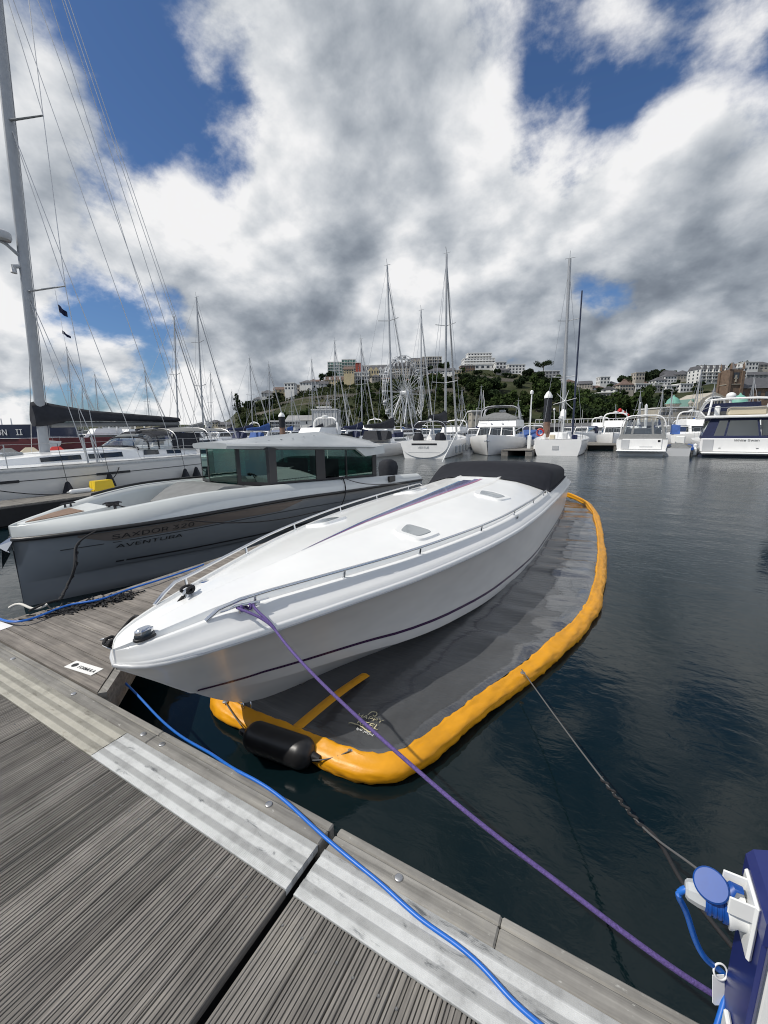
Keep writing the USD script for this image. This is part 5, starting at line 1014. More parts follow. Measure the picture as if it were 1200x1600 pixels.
def express():
    p = at(1006, 712, 0); t = loc_thing('motor_cruiser', 'white sports cruiser seen from astern under a grey canopy with clear windows', 'motor cruiser', (p[0], p[1] + 4.6, 0), -3)
    R = hull_parts(t, 9, 3.35, 1.15, tr=.95)
    part(t, 'bathing_platform', box(-1.55, 1.55, -5.15, -4.5, .30, .42, .05), 'boat_white', False)
    part(t, 'transom_panel', box(-1.2, 1.25, -4.56, -4.49, .46, 1.2, .02), 'boat_white', False)
    part(t, 'stern_door', box(-1.28, -.75, -4.59, -4.55, .5, 1.15, .02), 'shade_grey', False)
    part(t, 'stern_badge', box(-.1, .7, -4.575, -4.55, .62, .66), 'shade_grey', False); part(t, 'stern_badge', box(1.0, 1.15, -4.575, -4.55, .98, 1.12), 'black_plastic', False)
    P = [[(-1.5, -4.3, 1.15), (1.5, -4.3, 1.15), (1.35, -.5, 1.15), (-1.35, -.5, 1.15)], [(-1.15, -3.7, 2.55), (1.15, -3.7, 2.55), (1.1, -1.0, 2.6), (-1.1, -1.0, 2.6)]]
    can = part(t, 'canopy', fixn(cat_([ringmesh(np.array([[(x * k, y, z + (.13 if abs(x) < .2 else .09 if abs(x) < .9 else 0)) for x, z in ((-1.15, 2.52), (-.8, 2.6), (0, 2.62), (.8, 2.6), (1.15, 2.52))] for y, k in ((-3.72, 1), (-2.4, 1.02), (-1.0, .97))]), False, False)])), 'grey_canvas', 40)
    part(can, 'apron', fixn(ringmesh(np.array([lerp(P, s, a, b, 0, v, .0)[0][k] for s, a, b, v in (('aft', 0, 1, .28),) for k in (0, 1, 2, 3)]).reshape(1, 4, 3).repeat(2, 0) + np.array([[[0, 0, 0]], [[0, -.02, 0]]]), True, True)), 'grey_canvas', False)
    for s, v in (('left', .25), ('right', .25)): part(can, 'apron', fixn(mesh_(lerp(P, s, 0, 1, 0, v, 0)[0], [(0, 1, 2), (0, 2, 3)])), 'grey_canvas', False)
    for a, b in ((.06, .24), (.29, .71), (.76, .94)): part(can, 'clear_panel', fixn(mesh_(lerp(P, 'aft', a, b, .28, 1, 0)[0], [(0, 1, 2), (0, 2, 3)])), 'clear_vinyl', False)
    for a, b in ((0, .06), (.24, .29), (.71, .76), (.94, 1)): part(can, 'seam', fixn(mesh_(lerp(P, 'aft', a, b, .2, 1, 0)[0], [(0, 1, 2), (0, 2, 3)])), 'grey_canvas', False)
    for s in ('left', 'right'):
        part(can, 'clear_panel', fixn(mesh_(lerp(P, s, .08, .92, .25, .95, 0)[0], [(0, 1, 2), (0, 2, 3)])), 'clear_vinyl', False); part(can, 'hoop', fixn(mesh_(lerp(P, s, .92, 1, .2, 1, 0)[0], [(0, 1, 2), (0, 2, 3)])), 'grey_canvas', False); part(can, 'hoop', fixn(mesh_(lerp(P, s, 0, .08, .2, 1, 0)[0], [(0, 1, 2), (0, 2, 3)])), 'grey_canvas', False)
    Q = house(t, 'windscreen', -.8, 1.6, 1.35, .8, 1.2, 1.95, .0, 1.0, .85); wpane(t, Q, 'front', .05, .95, .2, .95)
    part(t, 'seat', box(-1.0, 1.0, -3.6, -3.0, 1.0, 1.5, .1), 'white_plastic', False); part(t, 'helm', box(.2, .9, -1.6, -1.1, 1.1, 1.9, .1), 'white_plastic', False)
    arch(t, -3.0, 1.45, 1.2, 2.9, .05, 'boat_white'); part(t, 'radar', lathe([(0, 0), (.25, .02), (.27, .14), (0, .2)], (0, -2.6, 2.78), 10), 'white_plastic', 40)
    railing(t, R, 5, 11, .5)
express()
def skiff():
    p = at(1066, 713, 0); t = loc_thing('work_boat', 'low grey and blue work skiff between the two big cruisers', 'work boat', (p[0], p[1] + 2.3, 0), -8)
    part(t, 'hull', fixn(ringmesh(np.array([[(x * k, y, z) for x, z in ((-.8, .55), (-.75, .0), (-.6, -.1), (.6, -.1), (.75, 0), (.8, .55))] for y, k in ((-2.2, .95), (0, 1), (1.6, .95), (2.4, .6))]), True, True)), 'shade_grey', False)
    for sx in (-1, 1): part(t, 'gunwale_tube', fixn(tube([(sx * .82, -2.2, .52), (sx * .85, 1.5, .55), (sx * .5, 2.45, .62)], .10, 8)), 'blue_plastic', 50)
    part(t, 'cover', fixn(trimesh.convex.convex_hull(np.array([(-.7, -2.1, .56), (.7, -2.1, .56), (.7, 1.8, .6), (-.7, 1.8, .6), (-.35, -1.5, .85), (.35, -1.5, .8), (0, 1.4, .85)]))), 'grey_canvas', False)
    part(t, 'console', box(-.3, .3, .4, .9, .55, 1.35, .06), 'white_plastic', False)
    fendr(t, .98, -1.5, .3); fendr(t, .98, -.4, .3)
skiff()
def big_cruiser():
    p = at(1150, 714, 0); t = loc_thing('motor_cruiser', 'large white flybridge cruiser with navy canopy and name on its stern at the right', 'motor cruiser', (p[0] + .25, p[1] + 5.4, 0), -2, zs=.80)
    R = hull_parts(t, 10.6, 4.3, 1.25, tr=.97)
    part(t, 'boot_top', box(-2.12, 2.12, -5.34, -5.28, -.05, .16), 'antifoul', False)
    part(t, 'bathing_platform', box(-2.0, 2.0, -5.9, -5.3, .26, .38, .05), 'boat_white', False)
    part(t, 'transom_panel', box(-2.05, 2.05, -5.40, -5.30, .42, 1.55, .03), 'boat_white', False)
    part(t, 'stern_door', box(-1.95, -1.35, -5.43, -5.39, .5, 1.45, .02), 'shade_grey', False)
    for x in (-1.0, .95): part(t, 'stern_light', box(x - .06, x + .06, -5.42, -5.39, .70, .74), 'black_plastic', False)
    m_ = meshkit.text_mesh('White Swan', .17, .01); flat_text(t, 'White Swan', (-.30, -5.402, 1.28), (1, 0, 0), .17, 'print_black', up=(0, 0, 1), depth=.008)
    P = [[(-2.05, -5.1, 1.5), (2.0, -5.1, 1.5), (1.8, -1.6, 1.5), (-1.8, -1.6, 1.5)], [(-1.55, -4.6, 3.2), (1.6, -4.6, 3.2), (1.6, -1.6, 3.2), (-1.6, -1.6, 3.2)]]
    def cpart(nm, s, a, b, v0, v1, m_): part(t, nm, fixn(mesh_(lerp(P, s, a, b, v0, v1, 0)[0], [(0, 1, 2), (0, 2, 3)])), m_, False)
    for s in ('aft', 'left', 'right'):
        ws = ((.16, .30), (.33, .76), (.79, .95)) if s == 'aft' else ((.1, .9),)
        for a, b in ws: cpart('clear_panel', s, a, b, .14, .88, 'clear_vinyl')
        cpart('canopy', s, 0, 1, 0, .14, 'navy_canvas'); cpart('canopy', s, 0, 1, .88, 1, 'navy_canvas')
        e = [0] + [q for w in ws for q in w] + [1]
        for a, b in zip(e[::2], e[1::2]): cpart('canopy', s, a, b, .14, .88, 'navy_canvas')
    H = house(t, 'saloon', -1.6, 2.2, 1.75, 1.3, 1.4, 3.15, .0, 1.2); wpane(t, H, 'front', .05, .95, .4, .93)
    for a, b in ((.1, .5), (.55, .9)): wpane(t, H, 'right', a, b, .35, .85); wpane(t, H, 'left', 1 - b, 1 - a, .35, .85)
    part(t, 'bridge_deck', box(-1.95, 1.95, -4.9, 1.0, 3.2, 3.42, .06), 'boat_white', False)
    part(t, 'bridge_side', fixn(trimesh.convex.convex_hull(np.array([(-1.95, y, z) for y, z in ((-4.3, 3.4), (1.2, 3.4), (.9, 3.95), (-1.5, 3.9))] + [(-1.85, y, z) for y, z in ((-4.3, 3.4), (1.2, 3.4), (.9, 3.95), (-1.5, 3.9))]))), 'boat_white', False)
    part(t, 'bridge_side', fixn(trimesh.convex.convex_hull(np.array([(x, y, z) for y, z in ((-4.3, 3.4), (1.2, 3.4), (.9, 3.95), (-1.5, 3.9)) for x in (1.85, 1.95)]))), 'boat_white', False)
    part(t, 'bridge_front', house_mesh := trimesh.convex.convex_hull(np.array([(x, y, z) for x in (-1.85, 1.85) for y, z in ((1.2, 3.4), (.9, 3.95), (.8, 3.4))])), 'boat_white', False)
    part(t, 'bridge_sofa', box(-.6, 1.5, -3.9, -3.2, 3.42, 4.1, .12), 'tan_canvas', False); part(t, 'bridge_seat', box(-1.25, -.95, -3.2, -2.8, 3.42, 4.3, .08), 'white_plastic', False)
    part(t, 'bridge_cover', fixn(trimesh.convex.convex_hull(np.array([(-1.85, -.3, 3.9), (1.85, -.3, 3.9), (-1.8, .9, 3.95), (1.8, .9, 3.95), (-1.7, -.8, 4.6), (1.6, -.8, 4.7), (-1.6, .6, 4.5), (1.5, .6, 4.5)]))), 'navy_canvas', False)
    for sx in (-1, 1): part(t, 'bridge_arch', fixn(tube(spline([(sx * 1.9, .3, 3.42), (sx * 1.88, -1.2, 3.9), (sx * 1.8, -2.4, 4.5), (sx * 1.7, -3.2, 4.72), (sx * 1.6, -4.2, 4.75)], 16), .10, 8)), 'boat_white', 50)
    part(t, 'bridge_arch', fixn(tube([(-1.6, -4.2, 4.75), (-.8, -4.3, 4.82), (.8, -4.3, 4.82), (1.6, -4.2, 4.75)], .09, 8)), 'boat_white', 50)
    for sx in (-1, 1): part(t, 'arch_post', fixn(tube([(sx * 1.6, -4.2, 4.75), (sx * 1.75, -4.6, 3.45)], .07, 6)), 'boat_white', 50)
    part(t, 'bridge_rail', fixn(tube([(-1.9, -1.4, 4.0), (-1.85, -4.6, 4.1), (1.85, -4.6, 4.1), (1.9, -1.4, 4.0)], .025, 6)), 'steel', 50)
    part(t, 'satellite_dome', lathe([(0, 0), (.28, 0), (.33, .2), (.28, .42), (.12, .55), (0, .57)], (.2, 1.6, 5.2), 14), 'white_plastic', 50); part(t, 'dome_mast', fixn(cyl((.2, 1.6, 3.1), (.2, 1.6, 5.25), .09, 6)), 'white_plastic', 50)
    fendr(t, -2.25, -4.6, .75); railing(t, R, 5, 11, .6)
big_cruiser()

# a flock of simpler boats, four kinds, each built once and then placed again
def kind_cruiser(name, label, p, rot, L=8.5, B=3.0, canopy='navy_canvas', group=None, fly=False):
    t = loc_thing(name, label, 'motorboat', p, rot, group, zs=.85); R = hull_parts(t, L, B, 1.15, sheer=.3)
    P = house(t, 'cabin', -L * .28, L * .2, B * .40, B * .30, 1.1, 2.15, .1, .9); wpane(t, P, 'front', .06, .94, .25, .9); wpane(t, P, 'left', .1, .9, .35, .85); wpane(t, P, 'right', .1, .9, .35, .85)
    house(t, 'fore_cabin', L * .1, L * .36, B * .32, B * .16, 1.15, 1.5, .0, .5)
    if canopy: part(t, 'canopy', fixn(trimesh.convex.convex_hull(np.array([(x * B * .4, y, z) for x in (-1, 1) for y, z in ((-L * .46, 1.2), (-L * .40, 2.1), (-L * .25, 2.25), (-L * .2, 1.2))]))), canopy, False)
    if fly:
        house(t, 'flybridge', -L * .26, L * .05, B * .36, B * .3, 2.16, 2.75, .1, .4, .95); arch(t, -L * .2, B * .36, 2.2, 3.6, .07, 'boat_white')
        part(t, 'radar', lathe([(0, 0), (.25, .02), (.27, .15), (0, .22)], (0, -L * .2, 3.6), 10), 'white_plastic', 40)
    elif L < 8.2: arch(t, -L * .27, B * .38, 1.3, 2.75, .05, 'boat_white')
    else: part(t, 'aerial', fixn(cyl((B * .25, -L * .2, 2.1), (B * .28, -L * .27, 4.6), .018, 5)), 'white_plastic', 40)
    railing(t, R, 5, 11, .5); return t
def kind_yacht(name, label, mast_px, D, rot=0, L=9.5, cover='navy_canvas', hullm='boat_white', group=None, spr=1, fore=True, rake=None):
    """A sailing yacht placed under its mast: mast_px = top (x, y) and foot (x)."""
    (tx, ty), bx = mast_px; top = atd(tx, ty, D); foot = atd(bx, 690, D); g = np.array([foot[0], foot[1], 0.0]); c, s = math.cos(math.radians(rot)), math.sin(math.radians(rot))
    def loc_(w): d = np.asarray(w) - g; return np.array([d[0] * c + d[1] * s, -d[0] * s + d[1] * c, d[2]])
    t = loc_thing(name, label, 'sailing yacht', g, rot, group); H = top[2]; m0, m1 = np.array([0, 0, 1.2]), loc_(top)
    R = bring(L, L * .31, 1.0, tr=.75); R[:, :, 1] -= L * .08
    part(t, 'hull', fixn(ringmesh(R, False, False)), hullm, 35)
    part(t, 'deck', fixn(ringmesh(np.array([[(a[0][0] * q, a[0][1], a[0][2] + .03 * (1 - q * q)) for q in (1, 0, -1)] for a in R]), False, False)), 'boat_white', 40); part(t, 'transom', fixn(mesh_(np.vstack([R[0], R[0].mean(0)]), [(i, (i + 1) % 12, 12) for i in range(12)])), hullm, False)
    P = house(t, 'coachroof', -L * .22, L * .18, L * .10, L * .07, 1.0, 1.45, .1, .4); wpane(t, P, 'left', .2, .8, .3, .75); wpane(t, P, 'right', .2, .8, .3, .75)
    r = max(.07, H * .0062); ms = part(t, 'mast', fixn(tube([m0, m1], [r, r * .75], 7)), 'mast_grey', 50); f = lambda k: m0 + (m1 - m0) * k
    for k in ([.55] if spr == 1 else [.4, .7]):
        for sg in (-1, 1): part(ms, 'spreader', fixn(cyl(f(k), f(k) + [sg * L * .085, -.15, .1], r * .35, 5)), 'mast_grey', 50)
    part(ms, 'masthead', fixn(cat_([cyl(m1, m1 + [0, -.1, .5], .018, 4), cyl(m1 + [-.25, 0, .05], m1 + [.3, 0, .05], .02, 4)])), 'mast_grey', 50)
    part(t, 'rigging', fixn(cat_([tube([a, b], max(.012, D * .00028), 4, False) for a, b in ((m1, (0, L * .40, 1.25)), (m1, (0, -L * .56, 1.1)), (f(.95), (L * .14, -.2, 1)), (f(.95), (-L * .14, -.2, 1)), (f(.55), (L * .14, .3, 1)), (f(.55), (-L * .14, -.5, 1)))])), 'dull_steel', 50)
    if fore: part(t, 'furled_sail', fixn(tube([(0, L * .39, 1.5), f(.93)], [.07, .05], 6)), 'shade_grey', 50)
    part(t, 'boom', fixn(tube([(0, -.1, 2.2), (0, -L * .42, 2.3)], .07, 6)), 'mast_grey', 40)
    part(t, 'boom_cover', fixn(ringmesh(np.array([[(.17 * math.cos(k), y, z + h * math.sin(k)) for k in np.arange(8) * math.pi / 4] for y, z, h in ((.05, 2.7, .5), (-L * .2, 2.45, .25), (-L * .41, 2.42, .13))]), True, True)), cover, 40)
    part(t, 'sprayhood', fixn(trimesh.convex.convex_hull(np.array([(x * L * .1, y, z) for x in (-1, 1) for y, z in ((-L * .2, 1.4), (-L * .21, 1.95), (-L * .26, 2.05), (-L * .3, 1.3))]))), cover, False); return t
Yd = [(((605, 415), 614), 38, 0, 11.5, 'charcoal_canvas', 'grey hulled yacht with tall mast in front of the left half of the ferris wheel', 2), (((658, 485), 658), 46, 0, 9.5, 'black_canvas', 'yacht whose mast crosses the right half of the ferris wheel', 1),
 (((307, 465), 319), 44, 0, 11, 'grey_canvas', 'yacht with the taller of the two masts left of the grey cabin roof', 2), (((272, 495), 279), 42, 0, 10, 'charcoal_canvas', 'yacht with the shorter mast just beyond the end of the charcoal boom', 1),
 (((390, 560), 396), 58, 0, 9.5, 'navy_canvas', 'yacht with the left mast of the pair at the foot of the hill', 1), (((420, 570), 422), 54, 0, 9, 'blue_canvas', 'yacht with the right mast of the pair at the foot of the hill', 1),
 (((523, 533), 524), 60, 0, 10, 'grey_canvas', 'yacht with its mast in front of the green apartment block', 2), (((564, 530), 566), 52, 0, 9.5, 'navy_canvas', 'yacht with dark furled sail whose mast passes the red end wall of the apartment block', 1),
 (((104, 543), 119), 60, 0, 11, 'navy_canvas', 'yacht whose mast stands behind the charcoal boom nearest the tall mast', 1), (((148, 585), 158), 70, 0, 10, 'grey_canvas', 'yacht whose mast rises behind the middle of the charcoal boom', 1),
 (((226, 579), 237), 66, 0, 10, 'tan_canvas', 'yacht whose mast rises behind the outer part of the charcoal boom', 1), (((329, 583), 331), 75, 0, 10, 'navy_canvas', 'yacht with small mast right of the taller pair of masts', 1),
 (((487, 562), 489), 80, 0, 9.5, 'navy_canvas', 'yacht with small mast below the cream terrace on the hill', 1), (((455, 612), 458), 85, 0, 9, 'blue_canvas', 'yacht with small mast beside the dark windowed quay building', 1), (((512, 618), 505), 62, 0, 9, 'charcoal_canvas', 'yacht with leaning pale mast before the white quay shed', 1),
 (((752, 605), 753), 75, 0, 9, 'navy_canvas', 'yacht with small mast before the stone hut at the foot of the woods', 1), (((722, 610), 722), 70, 0, 9, 'grey_canvas', 'yacht with small mast just right of the tall furled mast', 1), (((810, 627), 810), 62, 0, 8.5, 'navy_canvas', 'yacht with short mast right behind the bow on cruiser', 1),
 (((1001, 612), 994), 60, 0, 9, 'white_plastic', 'yacht with mast behind the windsock', 1), (((1036, 608), 1027), 70, 0, 9.5, 'navy_canvas', 'yacht with mast left of the green dome', 1), (((1050, 612), 1045), 64, 0, 9, 'grey_canvas', 'yacht with mast right of the grey canopied cruiser before the green dome', 1),
 (((1096, 578), 1080), 58, 0, 10, 'blue_canvas', 'yacht with the mast leaning in front of the arched pavilion window', 1), (((1117, 600), 1104), 66, 0, 10, 'navy_canvas', 'yacht with the mast leaning right of the arched pavilion window', 1), (((1178, 590), 1172), 60, 0, 10, 'grey_canvas', 'yacht with mast behind the flybridge under the slate church roof', 1),
 (((362, 612), 364), 90, 0, 9, 'navy_canvas', 'yacht with small mast below the left end of the hill', 1), (((128, 600), 132), 85, 0, 9, 'charcoal_canvas', 'far yacht with small mast behind the charcoal boom', 1), (((540, 612), 542), 85, 0, 9, 'navy_canvas', 'far yacht with small mast behind the white quay shed', 1), (((642, 600), 643), 80, 0, 9, 'blue_canvas', 'far yacht with thin mast at the middle of the ferris wheel', 1)]
for mp, D, rot, L, cv_, lab, sp in Yd: kind_yacht('sailing_yacht', lab, mp, D, rot, L, cv_, 'boat_white', spr=sp)
protoA = kind_cruiser('motorboat', 'white cabin motorboat with navy canopy left of the bright yacht stern', (*at(596, 709, 0)[:2] + [0, 4.2], 0), 0)
protoB = kind_cruiser('motorboat', 'white flybridge motorboat behind the bright sterned yacht', (*atd(705, 690, 46)[:2], 0), 185, 10, 3.4, None, fly=True)
protoC = kind_cruiser('motorboat', 'white motorboat with bright blue canopy near the black pile', (*atd(838, 690, 44)[:2], 0), 0, 8, 2.9, 'blue_canvas')
protoD = kind_cruiser('motorboat', 'white motorboat with high cabin and black roof behind the grey motor boat\'s roof', (*atd(487, 690, 30)[:2], 0), 180, 8.5, 3.1, 'black_canvas', fly=True)
for src, x, D, rot, lab in ((protoA, 720, 58, 180, 'white motorboat right of the furled mast before the woods'), (protoB, 958, 46, 180, 'white flybridge boat behind the wooden jetty left of the grey canopied cruiser'), (protoA, 910, 60, 170, 'white motorboat behind the wind generator'), (protoC, 1062, 48, 0, 'white motorboat moored behind the work skiff'),
    (protoB, 150, 50, 172, 'white motor yacht behind the white yacht\'s coachroof'), (protoA, 100, 58, 180, 'white motorboat behind the foot of the tall mast'), (protoB, 200, 62, 180, 'white flybridge boat behind the grey sprayhood'), (protoC, 255, 56, 180, 'white motorboat behind the yacht\'s bimini'), (protoA, 300, 52, 0, 'white motorboat beyond the end of the yacht\'s bimini'), (protoA, 345, 62, 180, 'white motorboat beyond the front of the grey cabin roof'), (protoB, 385, 70, 180, 'white flybridge boat below the pair of masts'), (protoC, 420, 72, 180, 'white motorboat before the dark windowed quay building'),
    (protoA, 455, 66, 180, 'white motorboat left of the white quay shed'), (protoA, 540, 50, 180, 'white motorboat above the grey cabin roof\'s after end'), (protoB, 575, 58, 180, 'white flybridge boat left of the ferris wheel\'s foot'), (protoA, 625, 62, 180, 'white motorboat at the ferris wheel\'s foot'), (protoC, 650, 66, 180, 'white motorboat right of the ferris wheel\'s foot'), (protoA, 668, 54, 180, 'white motorboat just behind the twin wheel covers'), (protoA, 745, 50, 180, 'white motorboat left of the bow on cruiser'),
    (protoA, 820, 60, 0, 'white motorboat between the bow on cruiser and the black pile'), (protoB, 935, 66, 180, 'white flybridge boat far behind the wooden jetty'), (protoA, 985, 62, 180, 'white motorboat left behind the grey canopied cruiser'), (protoB, 1085, 44, 190, 'white flybridge boat left behind the navy canopied cruiser'), (protoA, 1035, 66, 180, 'white motorboat right behind the grey canopied cruiser'), (protoC, 60, 62, 180, 'white motorboat below the ship\'s red hull'), (protoA, 885, 75, 180, 'far white motorboat behind the old yacht\'s mast'), (protoB, 1190, 52, 180, 'white motor yacht with radar behind the navy canopied cruiser'), (protoA, 1120, 60, 180, 'white motorboat before the pavilion'), (protoA, 230, 80, 180, 'far white motorboat behind the charcoal boom\'s end'), (protoC, 320, 84, 180, 'far white motorboat before the harbour wall'), (protoA, 500, 84, 180, 'far white motorboat before the white quay shed'), (protoB, 600, 82, 180, 'far white flybridge boat left of the wheel')):
    g = atd(x, 690, D); copy_of(src.path, 'motorboat', (g[0], g[1], 0), rot, lab, 'motorboat')
# small craft with covers below the ship's hull
for k, (x, y, D, m_, lab) in enumerate(((14, 714, 26, 'grey_canvas', 'open dinghy under a grey cover at the left edge'), (48, 712, 27, 'tan_canvas', 'open dinghy under a pale cover left of the tall mast'), (88, 708, 28, 'bright_red', 'red inflatable boat right of the tall mast\'s foot'))):
    g = atd(x, y, D); t = loc_thing('dinghy', lab, 'dinghy', (g[0], g[1], 0), 70)
    part(t, 'hull', fixn(ringmesh(bring(3.6, 1.6, .75), False, False)), 'bright_red' if k == 2 else 'boat_white', 35)
    part(t, 'cover', fixn(trimesh.convex.convex_hull(np.array([(-.7, -1.6, .75), (.7, -1.6, .75), (.75, .9, .8), (-.75, .9, .8), (0, 1.6, .85), (-.2, -.9, 1.35), (.2, -.9, 1.35), (0, .6, 1.05)]))), m_, False)
# far pontoon with the cross fingers
fp = thing('pontoon', 'far wooden pontoon behind the row of moored boats', 'pontoon', (-5, 46, 0))
part(fp, 'deck', box(-40, 30, 45.6, 47.6, .3, .5), 'far_wood', False); part(fp, 'float', box(-39.8, 29.8, 45.8, 47.4, -.2, .3), 'black_rubber', False)
def jetty(x0, x1, py, ln, label):
    a, b = at(x0, py, .45), at(x1, py, .45); t = thing('jetty', label, 'pontoon', ((a[0] + b[0]) / 2, a[1], 0)); c = (a[0] + b[0]) / 2; w = abs(b[0] - a[0]) / 2
    n = 24
    for k in range(6): part(t, 'plank', box(c - w, c + w, a[1] + k * .3, a[1] + k * .3 + .28, .40, .46), 'far_wood', False)
    part(t, 'deck', box(c - w, c + w, a[1] + 1.8, a[1] + ln, .40, .455), 'far_wood', False)
    for k in np.linspace(-w + .2, w - .2, max(2, int(w * 1.4))): part(t, 'float', box(c + k - .25, c + k + .25, a[1] + .05, a[1] + ln, -.2, .39), 'black_rubber' if abs(k) < w - .5 else 'far_wood', False)
jetty(910, 968, 695, 9, 'wooden jetty head with dark gaps left of the grey canopied cruiser'); jetty(784, 832, 703, 12, 'grey finger jetty beside the bow on cruiser')
def pile(px, pt, D, label, r=.32):
    g = atd(px, 700, D); z = atd(px, pt, D)[2]; t = thing('mooring_pile', label, 'pile', (g[0], g[1], 0))
    part(t, 'sleeve', fixn(cyl((g[0], g[1], 2.6), (g[0], g[1], z - .55), r, 16)), 'charcoal_canvas', 40); part(t, 'shaft', fixn(cyl((g[0], g[1], -1), (g[0], g[1], 2.6), r * .93, 16)), 'rust', 40)
    part(t, 'cap', lathe([(r * 1.08, 0), (r * 1.08, .18), (r * .5, .5), (0, .62)], (g[0], g[1], z - .6), 16), 'white_plastic', 40)
mat('rust', (.16, .10, .075), .9, noise=(2, .6))
pile(852, 611, 37, 'black mooring pile with white conical cap before the woods'); pile(443, 644, 56, 'black mooring pile with white cap before the quay building', .4)
def pole(px, pt, pb, D, label, cat='lamp post', r=.05, m_='white_plastic'):
    a, b = atd(px[1], pb, D), atd(px[0], pt, D); t = thing('marina_pole', label, cat, (a[0], a[1], 0)); part(t, 'pole', fixn(cyl((a[0], a[1], .3), b, r, 8)), m_, 40)
    part(t, 'lamp', lathe([(0, -.1), (.12, -.08), (.14, .1), (.06, .22), (0, .23)], b, 10), 'white_plastic', 40); part(t, 'box', box(a[0] - .14, a[0] + .14, a[1] - .14, a[1] + .14, .4, 1.5, .03), 'white_plastic', False)
pole((831, 827), 614, 692, 34, 'slim white pole with lamp between the bow on cruiser and the black pile'); pole((866, 866), 640, 690, 60, 'short lamp post left of the old yacht\'s mast')
pole((1010, 1010), 633, 662, 80, 'white beacon post above the grey canopied cruiser', 'beacon', .25)
# windsock shaped like a striped fish
a = atd(962, 690, 52); b = atd(962, 632, 52); ws = thing('windsock', 'red and white striped windsock on a pole above the moored boats', 'windsock', (a[0], a[1], 0))
part(ws, 'pole', fixn(cyl((a[0], a[1], .5), b, .05, 6)), 'dull_steel', 40); s0 = atd(967, 641, 52); s1 = atd(982, 649, 52)
for k in range(5): q0, q1 = s0 + (s1 - s0) * k / 5, s0 + (s1 - s0) * (k + 1) / 5; part(ws, 'stripe', fixn(tube([q0, q1], [.30 - .03 * k, .27 - .03 * k], 8)), 'bright_red' if k % 2 == 0 else 'white_paint', 40)
# the navy and red ship lying behind
sa_, sb_ = atd(-140, 700, 46), atd(165, 696, 46); sa_[2] = sb_[2] = 0; d = (sb_ - sa_); Ls = np.linalg.norm(d); d /= Ls; e = np.array([-d[1], d[0], 0])
shp = thing('ship', 'navy ship with red lower hull and white lettering behind the tall mast', 'ship', (sa_ + sb_) / 2)
def srow(zs, ins): return fixn(ringmesh(np.array([[sa_ + d * Ls * t + e * (w * 4 + 3) * 1.0 + np.array([0, 0, z]) for w, z in [(-k + i, z) for z, i in zip(zs, ins)] + [(k - i, z) for z, i in zip(zs[::-1], ins[::-1])]] for t, k in ((0, .9), (.55, .9), (.72, .72), (.82, .5), (.92, .22), (1, .04))]), True, True))
def srow2(zs, ts): return fixn(ringmesh(np.array([[sa_ + d * Ls * t + e * (w * 3.4 + 3) + np.array([0, 0, z]) for w, z in [(-k, z) for z in zs] + [(k, z) for z in zs[::-1]]] for t, k in ts]), True, True))
part(shp, 'red_hull', srow2((-.2, 1.0, 1.75), ((0, .9), (.6, .9), (.76, .7), (.87, .4), (.95, .18), (1, .03))), 'red_paint', 30)
part(shp, 'navy_topsides', srow2((1.75, 2.4, 3.25), ((0, .91), (.55, .91), (.66, .74), (.71, .5), (.735, .2))), 'ship_navy', 30)
part(shp, 'white_band', srow2((1.73, 1.80), ((0, .925), (.55, .925), (.66, .755), (.72, .5), (.745, .2))), 'white_paint', 30)
part(shp, 'rail_post', cat_([cyl(sa_ + d * Ls * t + [0, 0, 3.2], sa_ + d * Ls * t + [0, 0, 3.9], .06, 5) for t in (.44, .49, .54)]), 'white_paint', 40, kind='stuff')
for txt, x, w in (('GN', -3, 14), ('II', 28, 36)):
    m_ = meshkit.text_mesh(txt, 1, .03); q = atd(x, 684, 46); o = q - sa_; u0 = o @ d; q = sa_ + d * u0 + e * (3 - .91 * 3.4 - .05) + [0, 0, 2.12]; flat_text(shp, txt, q, d, .62, 'print_white', up=(0, 0, 1), depth=.03)
# ------------------------------------------------------------------ the hill behind the harbour
HX = np.array([-900, -500, -200, 0, 150, 330, 362, 385, 430, 480, 540, 600, 650, 700, 745, 790, 850, 880, 920, 960, 1000, 1050, 1090, 1140, 1200, 1300, 1500, 1900], float)
HYP = np.array([650, 655, 660, 664, 666, 666, 655, 631, 618, 604, 596, 590, 586, 582, 576, 582, 588, 598, 606, 606, 602, 594, 588, 580, 574, 566, 560, 560], float)
HD = np.array([520, 520, 520, 520, 520, 500, 420, 380, 370, 370, 380, 390, 390, 390, 390, 390, 390, 400, 420, 430, 440, 440, 440, 440, 440, 440, 440, 440], float)
HQ = np.array([330, 330, 330, 330, 330, 330, 300, 255, 235, 225, 220, 215, 215, 215, 215, 210, 200, 185, 175, 170, 170, 180, 190, 190, 190, 190, 190, 190], float)
hyp, hd_, hq = (lambda a: (lambda x: np.interp(x, HX, a)))(HYP), (lambda x: np.interp(x, HX, HD)), (lambda x: np.interp(x, HX, HQ))
QUAYZ = 2.6
def ridge_z(x): return atd(x, float(hyp(x)), float(hd_(x)))[2]
def land_z(x, D):
    q, r = float(hq(x)), float(hd_(x)); t = (D - q) / (r - q)
    if t < 0: return QUAYZ
    k = min(t, 1.0); s = .72 * k + .28 * k * k * (3 - 2 * k); return QUAYZ + (ridge_z(x) - QUAYZ) * s + (0 if t < 1 else min(6, (t - 1) * 4))
def on_land(x, y):
    """The distance at which the line of sight through a pixel meets the land, and that point."""
    for D in np.arange(float(hq(x)) + 4, 700, 2.0):
        p = atd(x, y, D)
        if p[2] <= land_z(x, D): return D, p
    D = float(hd_(x)); return D, atd(x, y, D)
def foot(x, D): p = atd(x, 660, D); p[2] = land_z(x, D); return p
